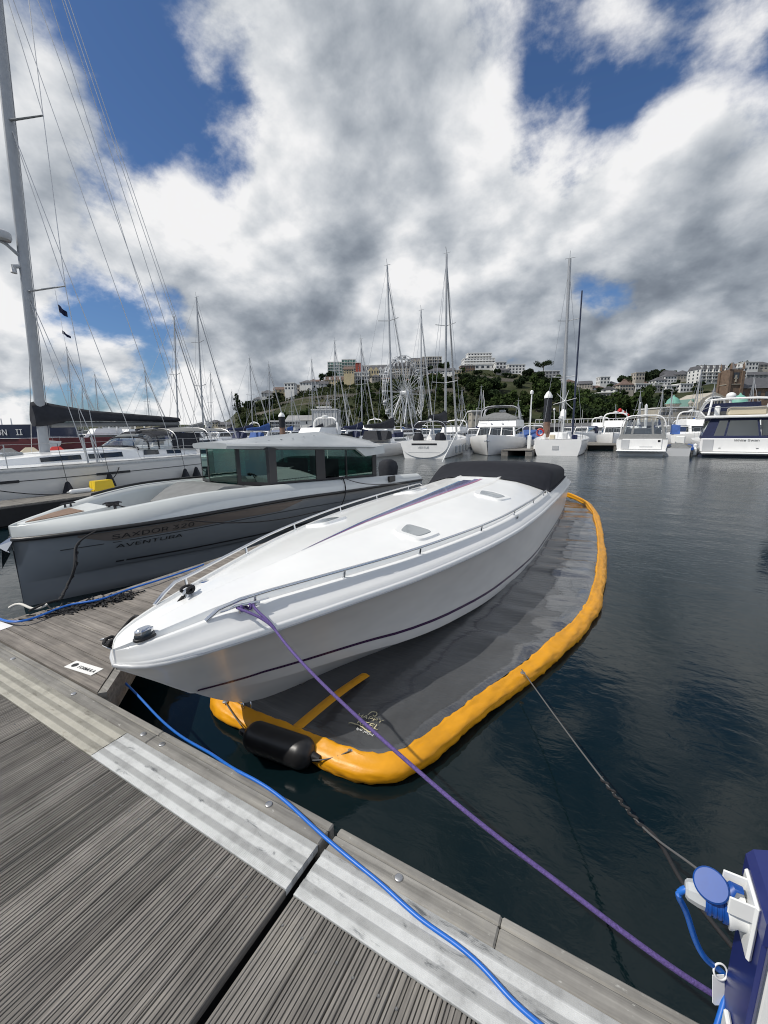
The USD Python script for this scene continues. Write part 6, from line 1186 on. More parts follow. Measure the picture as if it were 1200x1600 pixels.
gx = np.r_[np.linspace(-900, -100, 18), np.linspace(-60, 1260, 133), np.linspace(1320, 1900, 14)]; R = []
for x in gx:
    q, r = float(hq(x)), float(hd_(x)); row = []
    for t in np.r_[-.06, -.055, 0, np.linspace(.04, 1, 30), 1.1, 1.4, 1.9]:
        D = q + (r - q) * t; p = atd(x, 660, D); p[2] = -2.0 if t < -.057 else land_z(x, D)
        if t > .02: p[2] += (meshkit.fbm(np.array([p[0] * .03, p[1] * .03, 1.]), 4, 8) - .5) * 5 * min(1, t * 3)
        row.append(p)
    R.append(row)
def veg(name, c0, c1, c2, sc, rough=.9):
    n = {'g': ('geometry', {}), 'n': ('noise_texture', dict(scale=sc, detail=8.0, roughness=.68)), 'r': ('rgb_ramp', dict(ramp=[(.32, c0), (.5, c1), (.68, c2)])), 'p': ('principled_bsdf', dict(roughness=rough, specular_ior_level=.15)),
         'oi': ('object_info', {}), 'vr': ('map_range', dict(from_min=0., from_max=1., to_min=.72, to_max=1.3)), 'cx': ('combine_xyz', {}), 'm': ('mix', dict(mix_type='multiply', fac=1.0)), 'b': ('bump', dict(strength=.6, distance=.8))}
    M[name] = usdkit.material(stage, f'/World/Looks/{name}', n, [('g.position', 'n.vector'), ('n.fac', 'r.fac'), ('oi.random', 'vr.value'), ('vr.result', 'cx.x'), ('vr.result', 'cx.y'), ('vr.result', 'cx.z'), ('r.color', 'm.color1'), ('cx.vector', 'm.color2'), ('m.color', 'p.base_color'), ('n.fac', 'b.height'), ('b.normal', 'p.normal')], surface='p.BSDF')
veg('hill_ground', (.018, .026, .010), (.036, .044, .018), (.085, .078, .048), .05)
veg('scrub', (.014, .024, .008), (.030, .044, .014), (.058, .064, .022), .12)
veg('leaves_dark', (.008, .016, .007), (.016, .028, .011), (.030, .045, .016), .7)
veg('leaves_mid', (.016, .030, .009), (.032, .052, .014), (.055, .078, .022), .7)
mat('bark', (.06, .05, .04), .9); mat('trunk_dark', (.03, .026, .022), .9)
single('hill', fixn(ringmesh(np.array(R), False, False)), 'hill_ground', kind='structure', smooth=True)
def leaf_clumps(r, n, crad, size, ellips=(1, 1, 1), lobes=7, hollow=.35):
    """Many small leaf-sprays through a crown of overlapping lobes."""
    L = r.normal(0, .42, (lobes, 3)) * crad * np.array(ellips); L[:, 2] *= .8; Lr = crad * r.uniform(.34, .58, lobes); v, f = [], []
    k = r.integers(0, lobes, n); d = r.normal(size=(n, 3)); d /= np.linalg.norm(d, axis=1)[:, None]; rad = Lr[k] * (hollow + (1 - hollow) * r.random(n) ** .4)
    c = L[k] + d * rad[:, None] * np.array(ellips) ** .3
    for i in range(n):
        a = r.normal(size=3); a /= np.linalg.norm(a); b = np.cross(a, d[i] + r.normal(0, .5, 3)); b /= np.linalg.norm(b) + 1e-9; s = size * r.uniform(.5, 1.2)
        o = len(v); v += [c[i] - a * s, c[i] + b * s * .6, c[i] + a * s, c[i] - b * s * .6 + d[i] * s * .3]; f += [(o, o + 1, o + 2), (o, o + 2, o + 3)]
    return mesh_(v, f)
def tree_proto(i, kind):
    r = np.random.default_rng(50 + i); t = UsdGeom.Xform.Define(stage, numbered('/World', 'hill_tree')); t = T(t.GetPrim(), (0, 0, 0)); mid = kind == 'mid'
    if kind == 'pine':
        part(t, 'trunk', fixn(tube([(0, 0, -1), (.2, 0, 4), (.5, .1, 8)], [.45, .35, .22], 7)), 'trunk_dark', 50); cr = leaf_clumps(r, 900, 5.0, .55, (1.25, 1.25, .35), 9); cr.apply_translation((.4, 0, 9))
    elif kind == 'conifer':
        part(t, 'trunk', fixn(tube([(0, 0, -1), (0, 0, 13)], [.5, .1], 7)), 'trunk_dark', 50); cr = []
        for h in np.linspace(2, 13.5, 10): q = leaf_clumps(r, 130, 4.2 * (1 - h / 16) + .5, .55, (1, 1, .35), 5); q.apply_translation((0, 0, h)); cr.append(q)
        cr = cat_(cr)
    else:
        part(t, 'trunk', fixn(cat_([tube([(0, 0, -1.5), (0, 0, 2.5), (.3, .1, 5)], [.45, .35, .2], 7), tube([(0, 0, 2), (1.4, .5, 4.5)], [.2, .1], 5), tube([(0, 0, 2.2), (-1.2, -.6, 4.6)], [.2, .1], 5)])), 'bark', 50)
        cr = leaf_clumps(r, 1700, 4.3, .74, (1.05, 1.05, .82), 8 + i % 3); cr.apply_translation((0, 0, 4.6))
    part(t, 'crown', cr, 'leaves_mid' if mid else 'leaves_dark', False); return t
protos = [(tree_proto(0, 'dark'), 'dark'), (tree_proto(1, 'dark'), 'dark'), (tree_proto(2, 'mid'), 'mid'), (tree_proto(3, 'mid'), 'mid'), (tree_proto(4, 'conifer'), 'conifer'), (tree_proto(5, 'pine'), 'pine')]
first = [True] * 6; trng = np.random.default_rng(11)
def plant(i, p, s, rot, label, group=None, sz=None):
    o, k = protos[i]; sc = (s, s, s if sz is None else sz)
    if first[i]:
        first[i] = False; x = UsdGeom.Xformable(o.prim); x.AddTranslateOp().Set(Gf.Vec3d(*map(float, p))); x.AddRotateZOp().Set(float(rot)); x.AddScaleOp().Set(Gf.Vec3f(*map(float, sc))); tag(o, label, 'tree', group); return
    copy_of(o.path, 'hill_tree', p, rot, label, 'tree', group, sc)
# named trees first: those that stand out
for x, y, h, i, lab in ((373, 616, 30, 4, 'tall dark conifer at the left end of the white terrace on the hill'), (527, 602, 0, 0, ''), (845, 588, 22, 5, 'umbrella pine on the crest right of the white stepped apartments'), (519, 591, 0, 0, ''),
    (604, 592, 0, 0, ''), (1089, 600, 34, 0, 'big dark tree left of the large white block on the right'), (1010, 598, 26, 0, 'broad dark tree on the crest above the white terrace at the right'), (1030, 590, 24, 1, 'dark tree on the crest right of the broad dark one'), (972, 606, 24, 1, 'dark tree on the crest left of the houses at the right'), (694, 578, 20, 0, 'dark tree beside the white hipped roof house'), (664, 570, 18, 1, 'dark tree behind the large stone hotel'), (520, 590, 22, 0, 'round dark tree left of the green apartment block'), (1142, 580, 18, 1, 'dark tree behind the church tower')):
    if not lab: continue
    D = float(hd_(x)) - 4; p = foot(x, D); p[2] = min(p[2], atd(x, y, D)[2]) - .3; plant(i, p, h / FPX * D / (15 if i == 4 else 11 if i == 5 else 9.0), trng.uniform(0, 360), lab)
def wood_lab(k, x):
    w = next(v for a, v in ((480, 'on the slope at the left end of the hill'), (570, 'on the slope below the cream hotels'), (660, 'on the slope behind the ferris wheel'), (735, 'on the slope below the hipped roof house'), (800, 'in the wood behind the bow on cruiser'), (870, 'in the wood behind the black pile'), (960, 'in the wood behind the wind generator'), (1050, 'in the wood left of the green dome'), (9999, 'above the pavilion at the right')) if x < a)
    c = 'dark' if k == 'dark' else 'mid green'; return f'{c} broadleaf tree {w}', f'{c} trees {w}'
def grow(x0, x1, t0, t1, n, kinds, s0, s1):
    for _ in range(n):
        x = trng.uniform(x0, x1); t = trng.uniform(t0, t1); q, r = float(hq(x)), float(hd_(x)); i = kinds[trng.integers(len(kinds))]; p = foot(x, q + (r - q) * t); l, g = wood_lab(protos[i][1], x)
        s = trng.uniform(s0, s1); plant(i, p, s, trng.uniform(0, 360), l, g, s * trng.uniform(.85, 1.15))
grow(735, 960, .0, .5, 50, (0, 1, 2, 2, 3), .8, 1.4); grow(740, 900, .5, .86, 22, (0, 1, 1, 2), .6, 1.0); grow(890, 1045, -.02, .22, 30, (0, 0, 1, 1, 2), .8, 1.3); grow(372, 460, .6, .93, 22, (0, 1), .4, .7); grow(470, 745, .78, .93, 34, (0, 1, 1, 2), .28, .48); grow(560, 745, .30, .72, 44, (0, 1, 2, 3, 3), .35, .7); grow(645, 760, .4, .78, 16, (0, 1, 2), .5, .8); grow(1045, 1215, .35, .95, 24, (0, 1), .45, .8); grow(930, 1050, .45, .93, 20, (0, 1), .5, .85); grow(380, 640, .0, .3, 20, (0, 2, 3), .4, .75)
# scrub on the open slope: one mass
sv = []
for _ in range(3000):
    x = trng.uniform(372, 770); t = trng.uniform(.02, .84); q, r = float(hq(x)), float(hd_(x)); p = foot(x, q + (r - q) * t); c = leaf_clumps(trng, 16, trng.uniform(.8, 2.0), .6, (1.2, 1.2, .6), 2); c.apply_translation(p + [0, 0, .4]); sv.append(c)
single('scrub', cat_(sv), 'scrub', 'low green scrub over the open slope below the hill terraces', 'scrub', kind='stuff', smooth=False)
mat('stone_wall', (.17, .155, .13), .9, noise=(.5, .3)); mat('pale_stone', (.34, .315, .265), .85, noise=(.3, .2)); mat('slate', (.075, .075, .082), .7, noise=(.6, .2)); mat('brown_stone', (.145, .10, .072), .9, noise=(.7, .35)); mat('far_white', (.60, .60, .585), .6, noise=(.15, .10)); mat('far_cream', (.50, .42, .26), .7, noise=(.15, .12)); mat('far_stone', (.36, .33, .285), .8, noise=(.2, .15)); mat('far_grey', (.25, .25, .25), .8, noise=(.2, .15)); mat('tile_roof', (.12, .08, .065), .8, noise=(.5, .2)); mat('copper_green', (.14, .33, .27), .6, noise=(.6, .15)); mat('green_pane', (.10, .19, .16), .15); mat('far_pane', (.035, .04, .048), .12); mat('brick_red', (.30, .055, .035), .8)
# terrace walls across the slope
for k, (x0, x1, t, lab) in enumerate(((440, 620, .55, 'long low terrace wall across the scrub below the cream hotels'), (640, 780, .50, 'stone terrace wall below the white hipped roof house'), (700, 800, .72, 'upper stone terrace wall below the stepped apartments'), (400, 520, .42, 'lower path wall on the scrub slope at the left of the hill'))):
    P = []
    for x in np.linspace(x0, x1, 16): q, r = float(hq(x)), float(hd_(x)); P.append(foot(x, q + (r - q) * (t + .02 * math.sin(x * .03))) + [0, 0, .6])
    nn = np.array([.45, -.9, 0]); single('terrace_wall', fixn(ringmesh(np.array([[p - [0, 0, 3], p + [0, 0, 1.6], p + [0, 0, 1.6] - nn, p - [0, 0, 3] - nn] for p in P]), True, True)), 'stone_wall', lab, 'wall', smooth=False)

def building(x0, x1, yt, yb, D, storeys, bays, wall, label, roof='flat', roofm='slate', deep=10., turn=0., balcony=None, name='building', base=None, panem='far_pane', pw=.5, ph=.55, chim=0, cat='building'):
    """A block whose front spans the pixels x0..x1 and yt..yb at the depth D, set into the slope."""
    a, b = atd(x0, yb, D), atd(x1, yb, D); zt = atd((x0 + x1) / 2, yt, D)[2]; z0 = min(a[2], b[2]); W = np.linalg.norm((b - a)[:2]); c = (a + b) / 2; r = RT * [1, 1, 0]; r /= np.linalg.norm(r)
    ang = math.degrees(math.atan2(r[1], r[0])) + turn; t = loc_thing(name, label, cat, (c[0], c[1], z0), ang); H = zt - z0
    rh = {'flat': 0, 'hip': min(.32 * W, .30 * H + 1), 'gable': min(.3 * H + 1, .25 * W + 1), 'mansard': .22 * H}.get(roof, 0); Hw = H - rh
    part(t, 'wall', box(-W / 2, W / 2, 0, deep, -9, Hw), wall, False)
    if roof == 'flat': part(t, 'roof', box(-W / 2 - .25, W / 2 + .25, -.3, deep + .2, Hw, Hw + .5), 'far_white' if wall != 'far_stone' else wall, False)
    elif roof == 'hip': part(t, 'roof', trimesh.convex.convex_hull(np.array([(-W / 2 - .5, -.5, Hw), (W / 2 + .5, -.5, Hw), (W / 2 + .5, deep + .5, Hw), (-W / 2 - .5, deep + .5, Hw), (-W / 2 + deep * .5, deep / 2, H), (W / 2 - deep * .5, deep / 2, H)])), roofm, False)
    elif roof == 'gable':
        part(t, 'roof', trimesh.convex.convex_hull(np.array([(-W / 2 - .3, -.5, Hw), (W / 2 + .3, -.5, Hw), (W / 2 + .3, deep + .5, Hw), (-W / 2 - .3, deep + .5, Hw), (-W / 2 - .3, deep / 2, H), (W / 2 + .3, deep / 2, H)])), roofm, False)
    elif roof == 'mansard':
        part(t, 'roof', trimesh.convex.convex_hull(np.array([(sx * (W / 2 + .3 - k), y, z) for sx in (-1, 1) for y, z, k in ((-.4, Hw, 0), (deep, Hw, 0), (1.2, H, 1.2), (deep - 1, H, 1.2))])), roofm, False)
        dm = [box(-W / 2 + W * (i + .5) / bays - .7, -W / 2 + W * (i + .5) / bays + .7, -.2, 1.4, Hw + .2, Hw + rh * .8) for i in range(0, bays, 2)]; part(t, 'dormer', cat_(dm), 'far_white', False, kind='stuff')
    if roof == 'gables':
        n = max(2, bays // 2)
        for i in range(n): w = W / n; xc = -W / 2 + w * (i + .5); part(t, 'gable', side_to_front(xc, w * .9, Hw, Hw + min(w * .55, 4.0)), wall, False)
        part(t, 'roof', trimesh.convex.convex_hull(np.array([(sx * W / 2, y, z) for sx in (-1, 1) for y, z in ((.8, Hw), (deep, Hw), (deep / 2, Hw + 3.6))])), roofm, False)
    sh = Hw / storeys; wn = []
    for s in range(storeys):
        for i in range(bays):
            xc = -W / 2 + W * (i + .5) / bays; w = W / bays * pw / 2; zc = sh * (s + .52); h = sh * ph / 2; wn.append(box(xc - w, xc + w, -.06, .2, zc - h, zc + h))
            if s == 0: pass
    for i in range(int(max(1, deep // 4))):
        for s in range(storeys): yy = deep * (i + .5) / max(1, int(deep // 4)); sd_ = 1 if (x0 + x1) < 1200 else -1; wn.append(box(min(sd_ * (W / 2 - .1), sd_ * (W / 2 + .05)), max(sd_ * (W / 2 - .1), sd_ * (W / 2 + .05)), yy - .7, yy + .7, sh * (s + .52) - sh * ph / 2, sh * (s + .52) + sh * ph / 2))
    part(t, 'windows', cat_(wn), panem, False, kind='stuff')
    if balcony:
        for s in range(1 if storeys > 2 else 0, storeys): part(t, 'balcony', box(-W / 2 - .1, W / 2 + .1, -1.3, 0, sh * s - .12, sh * s + .12 + (.8 if balcony == 'solid' else 0)), 'far_white', False)
        if balcony == 'rail': part(t, 'divider', cat_([box(-W / 2 + W * i / bays - .12, -W / 2 + W * i / bays + .12, -1.3, .05, 0, Hw) for i in range(0, bays + 1, 2)]), 'far_white', False, kind='stuff')
    for k in range(chim): xc = -W / 2 + W * (k + .5) / chim; part(t, 'chimney', box(xc - .7, xc + .7, deep * .4, deep * .4 + 1.2, Hw - .5, H + 1.6 if roof != 'gables' else Hw + 5), wall, False)
    return t
def side_to_front(xc, w, z0, z1):
    m = trimesh.creation.extrude_polygon(Polygon([(xc - w / 2, z0), (xc + w / 2, z0), (xc, z1)]), 3.0, engine='earcut'); v = np.array(m.vertices); return fixn(mesh_(np.stack([v[:, 0], v[:, 2] - .1, v[:, 1]], 1), m.faces))
B = building
for args in (
    (396, 410, 619, 628, 372, 1, 3, 'far_white', 'small white house at the left end of the hill', 'hip', 'slate', 8), (410, 432, 612, 624, 372, 2, 6, 'far_white', 'low white villa left of the white terrace', 'flat', 'slate', 9),
    (430, 456, 604, 619, 370, 3, 7, 'far_white', 'white three storey terrace on the left of the hill', 'hip', 'slate', 10, -12), (455, 474, 600, 618, 368, 3, 5, 'far_stone', 'stone villa between the white and the cream terraces', 'hip', 'tile_roof', 10, -8),
    (474, 508, 592, 617, 366, 4, 9, 'far_cream', 'cream hotel with chimneys left of the green apartment block', 'hip', 'tile_roof', 12, -10, None), (506, 542, 588, 613, 362, 4, 9, 'far_cream', 'ochre cream hotel wing below the green apartment block', 'mansard', 'tile_roof', 12, -6), (466, 484, 613, 622, 352, 2, 4, 'far_cream', 'low cream annexe below the cream hotel', 'flat', 'slate', 6), (502, 520, 611, 621, 350, 2, 4, 'far_cream', 'low cream annexe below the ochre hotel wing', 'flat', 'slate', 6)): B(*args)
B(513, 536, 566, 592, 392, 6, 5, 'far_white', 'left wing of the tall apartment block with green glazing', deep=14, balcony='rail', panem='green_pane', pw=.8, ph=.7); B(535, 556, 562, 593, 388, 7, 5, 'far_white', 'right wing of the tall apartment block with green glazing', deep=14, balcony='rail', panem='green_pane', pw=.8, ph=.7); B(556, 564, 567, 588, 386, 6, 1, 'brick_red', 'red end wall of the tall apartment block', deep=12, pw=.15)
B(541, 556, 588, 608, 360, 3, 4, 'far_white', 'white house with tall windows below the red end wall', deep=10); B(555, 577, 582, 606, 362, 4, 6, 'far_white', 'white balconied terrace right of the red end wall', 'flat', balcony='rail', deep=10); B(576, 592, 578, 600, 364, 3, 4, 'far_cream', 'cream gabled terrace left of the wheel', 'gables', deep=10); B(591, 606, 577, 599, 364, 3, 4, 'far_white', 'pale gabled terrace behind the wheel\'s left rim', 'gables', deep=10)
B(566, 612, 571, 580, 392, 1, 14, 'far_white', 'long low white roofed building behind the gabled terraces', deep=8, turn=-8)
B(608, 640, 566, 597, 370, 6, 10, 'far_stone', 'large stone hotel behind the top of the wheel', 'mansard', deep=14, pw=.45, chim=3); B(638, 664, 564, 596, 374, 6, 9, 'far_stone', 'stone hotel wing with balconies right of the wheel\'s top', 'gables', deep=14, balcony='rail'); B(660, 690, 558, 572, 396, 3, 8, 'far_stone', 'stone apartment block on the crest behind the hotel', 'flat', deep=10, balcony='rail')
B(668, 702, 573, 588, 366, 2, 7, 'far_white', 'white house with broad hipped roof right of the wheel', 'hip', 'slate', deep=14)
B(725, 773, 560, 572, 385, 3, 10, 'far_white', 'white stepped apartment block on the crest, its lower storeys', deep=14, balcony='solid'); B(731, 768, 552, 561, 390, 2, 8, 'far_white', 'stepped white penthouse storeys on the apartment block', deep=10, balcony='solid'); B(720, 742, 571, 583, 378, 2, 6, 'brown_stone', 'brown house with dark windows below the stepped apartments', deep=10); B(741, 775, 570, 583, 378, 2, 4, 'far_white', 'plain white block below the stepped apartments', deep=10)
B(774, 790, 566, 596, 368, 6, 3, 'far_white', 'narrow tall white block right of the stepped apartments', deep=10, pw=.6); B(794, 820, 570, 588, 374, 4, 5, 'far_white', 'white block with arched windows right of the narrow one', deep=10); B(815, 832, 583, 590, 368, 1, 4, 'far_white', 'low white wall house left of the umbrella pine', deep=8); B(846, 874, 580, 590, 372, 2, 5, 'far_grey', 'grey flat roofed house behind the umbrella pine', deep=8)
for args in ((884, 908, 603, 612, 400, 1, 5, 'far_stone', 'low house with dark roof on the right shoulder of the hill', 'hip', 'tile_roof', 8), (906, 926, 600, 611, 395, 2, 4, 'far_cream', 'yellowish house with slate roof on the right shoulder', 'hip', 'slate', 8), (926, 950, 604, 613, 402, 1, 5, 'far_stone', 'long low house beside the yellowish house', 'gable', 'tile_roof', 8), (954, 972, 603, 615, 300, 2, 3, 'far_white', 'white gable house above the dark trees', 'gable', 'slate', 9, 50), (968, 990, 594, 610, 320, 2, 5, 'far_stone', 'stone house with brown roof above the white gable', 'hip', 'tile_roof', 9), (936, 968, 614, 623, 260, 1, 6, 'pale_stone', 'pale flat roofed building among the dark trees', 'flat', 'slate', 8),
    (1024, 1042, 588, 602, 340, 2, 4, 'far_white', 'white house left of the slate roofed villas', 'hip', 'slate', 9), (1038, 1056, 582, 602, 345, 3, 4, 'far_white', 'tall white villa below the slate roofs', 'hip', 'slate', 9), (1040, 1072, 580, 592, 390, 2, 7, 'far_stone', 'row of slate roofed villas at the right', 'gable', 'slate', 9, 0, None), (992, 1022, 600, 612, 320, 2, 7, 'far_white', 'long white terrace of flats at the right', 'flat', 'slate', 9, 4), (1022, 1042, 602, 612, 318, 2, 5, 'far_grey', 'grey flats beside the long white terrace', 'flat', 'slate', 9, 4), (1040, 1060, 603, 613, 314, 2, 5, 'far_white', 'white flats with dark strip windows', 'flat', 'slate', 9, 4), (1062, 1082, 600, 612, 312, 2, 4, 'far_white', 'white flats at the right end of the row', 'flat', 'slate', 9, 4)): B(*args)
B(1092, 1134, 570, 598, 340, 4, 9, 'far_white', 'large white balconied block left of the church tower', 'mansard', 'slate', deep=14, balcony='rail', pw=.6)
for args in ((1150, 1166, 575, 591, 330, 3, 3, 'far_white', 'white villa right of the church tower', 'flat', 'slate', 9), (1164, 1184, 566, 578, 360, 2, 4, 'far_white', 'white house on the crest at the far right', 'flat', 'slate', 9), (1180, 1206, 564, 577, 362, 2, 4, 'far_stone', 'stone house at the far right crest', 'hip', 'slate', 9), (1152, 1172, 566, 574, 380, 1, 4, 'far_stone', 'stone house with brown roof above the white villa', 'hip', 'tile_roof', 9), (1166, 1205, 580, 592, 336, 2, 6, 'far_grey', 'grey terrace behind the church roof', 'gable', 'slate', 9)): B(*args)
hr_ = np.random.default_rng(23); 
spots = [(418, 620), (438, 613), (464, 612), (490, 601), (504, 606), (532, 601), (588, 595), (602, 599), (655, 598), (676, 594), (690, 591), (452, 609), (478, 602), (545, 584), (612, 598), (640, 599), (700, 584), (712, 588), (786, 584), (830, 592), (872, 597), (892, 600), (915, 606), (945, 600), (958, 606), (985, 603), (1000, 594), (1015, 606), (1050, 590), (1062, 594), (1076, 606), (1110, 602), (1156, 594), (1176, 588), (1192, 584), (1030, 610), (1070, 588), (1128, 612), (866, 604), (934, 611)]
near_ = [(470, 'below the cream hotels'), (560, 'under the green apartment block'), (660, 'below the stone hotel'), (740, 'near the hipped roof house'), (850, 'near the umbrella pine'), (930, 'on the right shoulder of the hill'), (980, 'above the dark trees left of the dome'), (1040, 'near the white terrace of flats'), (1090, 'among the villas left of the balconied block'), (1140, 'below the balconied block'), (9999, 'behind the church roof')]
for k, (x, y) in enumerate(spots):
    w, h = hr_.uniform(12, 22), hr_.uniform(8, 13); m_ = ['far_white', 'far_cream', 'far_stone', 'far_white'][k % 4]; rf = ['hip', 'gable', 'flat'][k % 3]; nm = {'hip': 'hipped roof', 'gable': 'pitched roof', 'flat': 'flat roof'}[rf]
    col = ['white', 'cream', 'stone', 'pale'][k % 4]; lab = f"small {col} {nm[:-5]}-roofed house " + next(v for a, v in near_ if x < a); seen_ = globals().setdefault('SEEN', set())
    while lab in seen_: lab = lab.replace('small ', 'small narrower ' if 'narrower' not in lab else 'small lower ', 1)
    seen_.add(lab); B(x - w / 2, x + w / 2, y - h, y, float(hd_(x)) - hr_.uniform(14, 40), 2, int(hr_.integers(3, 6)), m_, lab, rf, ['slate', 'tile_roof'][k % 2], 8, hr_.uniform(-15, 15))
# quay buildings on the left and the middle
B(424, 462, 659, 668, 150, 2, 12, 'far_white', 'low quay building with dark window bands behind the mooring pile', deep=8, pw=.85, ph=.7, panem='far_pane'); B(447, 490, 648, 664, 170, 1, 2, 'far_white', 'long white quay shed with pitched roof', 'gable', 'far_grey', deep=12, pw=.1); B(488, 527, 641, 668, 160, 1, 9, 'far_white', 'tall white ribbed quay shed', deep=14, pw=.05, ph=.8); B(496, 515, 637, 643, 168, 1, 3, 'far_grey', 'grey roof plant on the ribbed quay shed', deep=6)
B(737, 752, 643, 661, 150, 2, 2, 'pale_stone', 'small square stone hut at the foot of the woods', deep=6, pw=.25, ph=.3)
for args in ((328, 340, 656, 667, 300, 2, 3, 'far_cream', 'cream house on the far left shore', 'hip', 'slate', 8), (340, 360, 659, 667, 300, 1, 5, 'far_stone', 'stone house on the far left shore beside the cream one', 'gable', 'slate', 8), (186, 204, 659, 667, 320, 2, 4, 'far_white', 'white house on the far shore behind the charcoal boom', 'gable', 'tile_roof', 8), (210, 232, 660, 667, 320, 1, 4, 'far_cream', 'cream house on the far shore behind the boom\'s end', 'hip', 'tile_roof', 8), (160, 182, 660, 668, 320, 1, 4, 'far_white', 'white cottage on the far shore left of the white house', 'gable', 'slate', 8)): B(*args)
t = foot(330, 318); g = atd(327, 690, 300); lh = thing('harbour_light', 'small white harbour lighthouse on the far left pier', 'lighthouse', (g[0], g[1], 2)); part(lh, 'tower', lathe([(2.0, 0), (1.6, 6), (2.0, 6.2), (2.0, 6.6), (1.2, 6.7), (1.2, 8.2), (1.5, 8.3), (0, 9.4)], (g[0], g[1], 2), 14), 'far_white', 40)
# harbour walls: the long pier on the left, the quay on the right
def wall_run(pts, z, label, name, m_, cap=None, posts=0, th=3.0):
    t = thing(name, label, 'quay wall', (pts[0][0], pts[0][1], 0)); P = np.array([[p[0], p[1], 0] for p in pts]); d = np.gradient(P, axis=0); d /= np.linalg.norm(d, axis=1)[:, None]; n = np.stack([-d[:, 1], d[:, 0], 0 * d[:, 0]], 1) * th
    part(t, 'wall', fixn(ringmesh(np.array([[p + [0, 0, -2], p + [0, 0, z], p + q + [0, 0, z], p + q + [0, 0, -2]] for p, q in zip(P, n)]), True, True)), m_, False)
    if cap: 
        for h in cap: part(t, 'rail', fixn(tube([p + [0, 0, z + h] for p in P], .10, 5)), 'far_white', False)
    if posts: Q = polyline(P, posts); part(t, 'rail_posts', cat_([cyl(q + [0, 0, z], q + [0, 0, z + (max(cap) if cap else 1)], .08, 4) for q in Q]), 'far_white', False, kind='stuff')
    return t
wall_run([atd(x, 690, D) for x, D in ((-120, 240), (60, 235), (200, 225), (330, 215))], 2.4, 'long white railed pier across the left of the harbour', 'harbour_wall', 'far_grey', (1.0, 1.9), 70)
wall_run([atd(x, 690, D) for x, D in ((330, 250), (380, 245), (430, 200), (520, 190), (640, 185), (760, 180), (860, 150))], 2.6, 'low stone quay wall along the foot of the hill', 'harbour_wall', 'stone_wall', (1.0,), 60)
qw = wall_run([atd(x, 690, D) for x, D in ((835, 104), (900, 102), (960, 100), (1050, 98), (1120, 96), (1230, 94))], 3.1, 'concrete quay with painted underside shade and stone parapet at the right', 'harbour_wall', 'far_grey', (.9,), 60)
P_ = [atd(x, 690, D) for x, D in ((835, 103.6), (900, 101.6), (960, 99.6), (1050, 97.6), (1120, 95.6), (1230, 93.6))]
part(qw, 'dark_underside', fixn(ringmesh(np.array([[np.array([p[0], p[1], -.5]), np.array([p[0], p[1], 2.2])] for p in P_]), False, False)), 'black_rubber', False)  # black sheet before the wall, painted shade under the quay
# the big wheel
HB = atd(632, 614, 232); WR = 19.0; hr = np.array([HB[0], HB[1], 0]); hr /= np.linalg.norm(hr); va = math.radians(57)
wn_ = np.array([hr[0] * math.cos(va) - hr[1] * math.sin(va), hr[0] * math.sin(va) + hr[1] * math.cos(va), 0]); we = np.array([-wn_[1], wn_[0], 0])
mat('wheel_white', (.62, .63, .64), .45)
wh = thing('ferris_wheel', 'tall white observation wheel standing on the quay at the foot of the hill', 'ferris wheel', (HB[0], HB[1], QUAYZ))
def wp(a, r, o): return HB + we * r * math.cos(a) + np.array([0, 0, 1.0]) * r * math.sin(a) + wn_ * o
NA = 24
for o in (-1.1, 1.1):
    for r_ in (WR, WR - 1.6): part(wh, 'rim', fixn(tube([wp(a, r_, o) for a in np.linspace(0, 2 * math.pi, 73)], .17, 5, False)), 'wheel_white', 50)
for k in range(NA):
    a = 2 * math.pi * k / NA
    part(wh, 'spoke', fixn(cat_([cyl(wp(a, 1.0, o * 1.5), wp(a, WR, o), .10, 4) for o in (-1.1, 1.1)])), 'wheel_white', 50)
    part(wh, 'rim_strut', fixn(cat_([cyl(wp(a, WR - 1.6, -1.1), wp(a, WR, 1.1), .10, 4), cyl(wp(a, WR, -1.1), wp(a, WR - 1.6, 1.1), .10, 4), cyl(wp(a + .13, WR - 1.6, -1.1), wp(a + .13, WR, 1.1), .08, 4)])), 'wheel_white', 50)
    c = wp(a, WR + .2, 0); gd = part(wh, 'gondola', fixn(lathe([(0, -2.0), (.9, -1.9), (1.0, -.9), (.75, -.1), (.1, .0)], c, 8)), 'wheel_white', 40); part(gd, 'glazing', fixn(lathe([(.99, -1.45), (1.02, -1.4), (.96, -.6), (.9, -.55)], c, 8)), 'far_pane', 40)
part(wh, 'hub', fixn(tube([HB - wn_ * 2.2, HB + wn_ * 2.2], 1.2, 14)), 'wheel_white', 40)
for o in (-1, 1):
    for s in (-8.5, 8.5): part(wh, 'leg', fixn(tube([HB + wn_ * o * 2.0, [HB[0] + we[0] * s + wn_[0] * o * 5, HB[1] + we[1] * s + wn_[1] * o * 5, QUAYZ - .3]], .36, 8)), 'wheel_white', 50)
part(wh, 'platform', box(HB[0] - 9, HB[0] + 9, HB[1] - 6, HB[1] + 6, QUAYZ - .5, QUAYZ + 1.0), 'far_white', False)
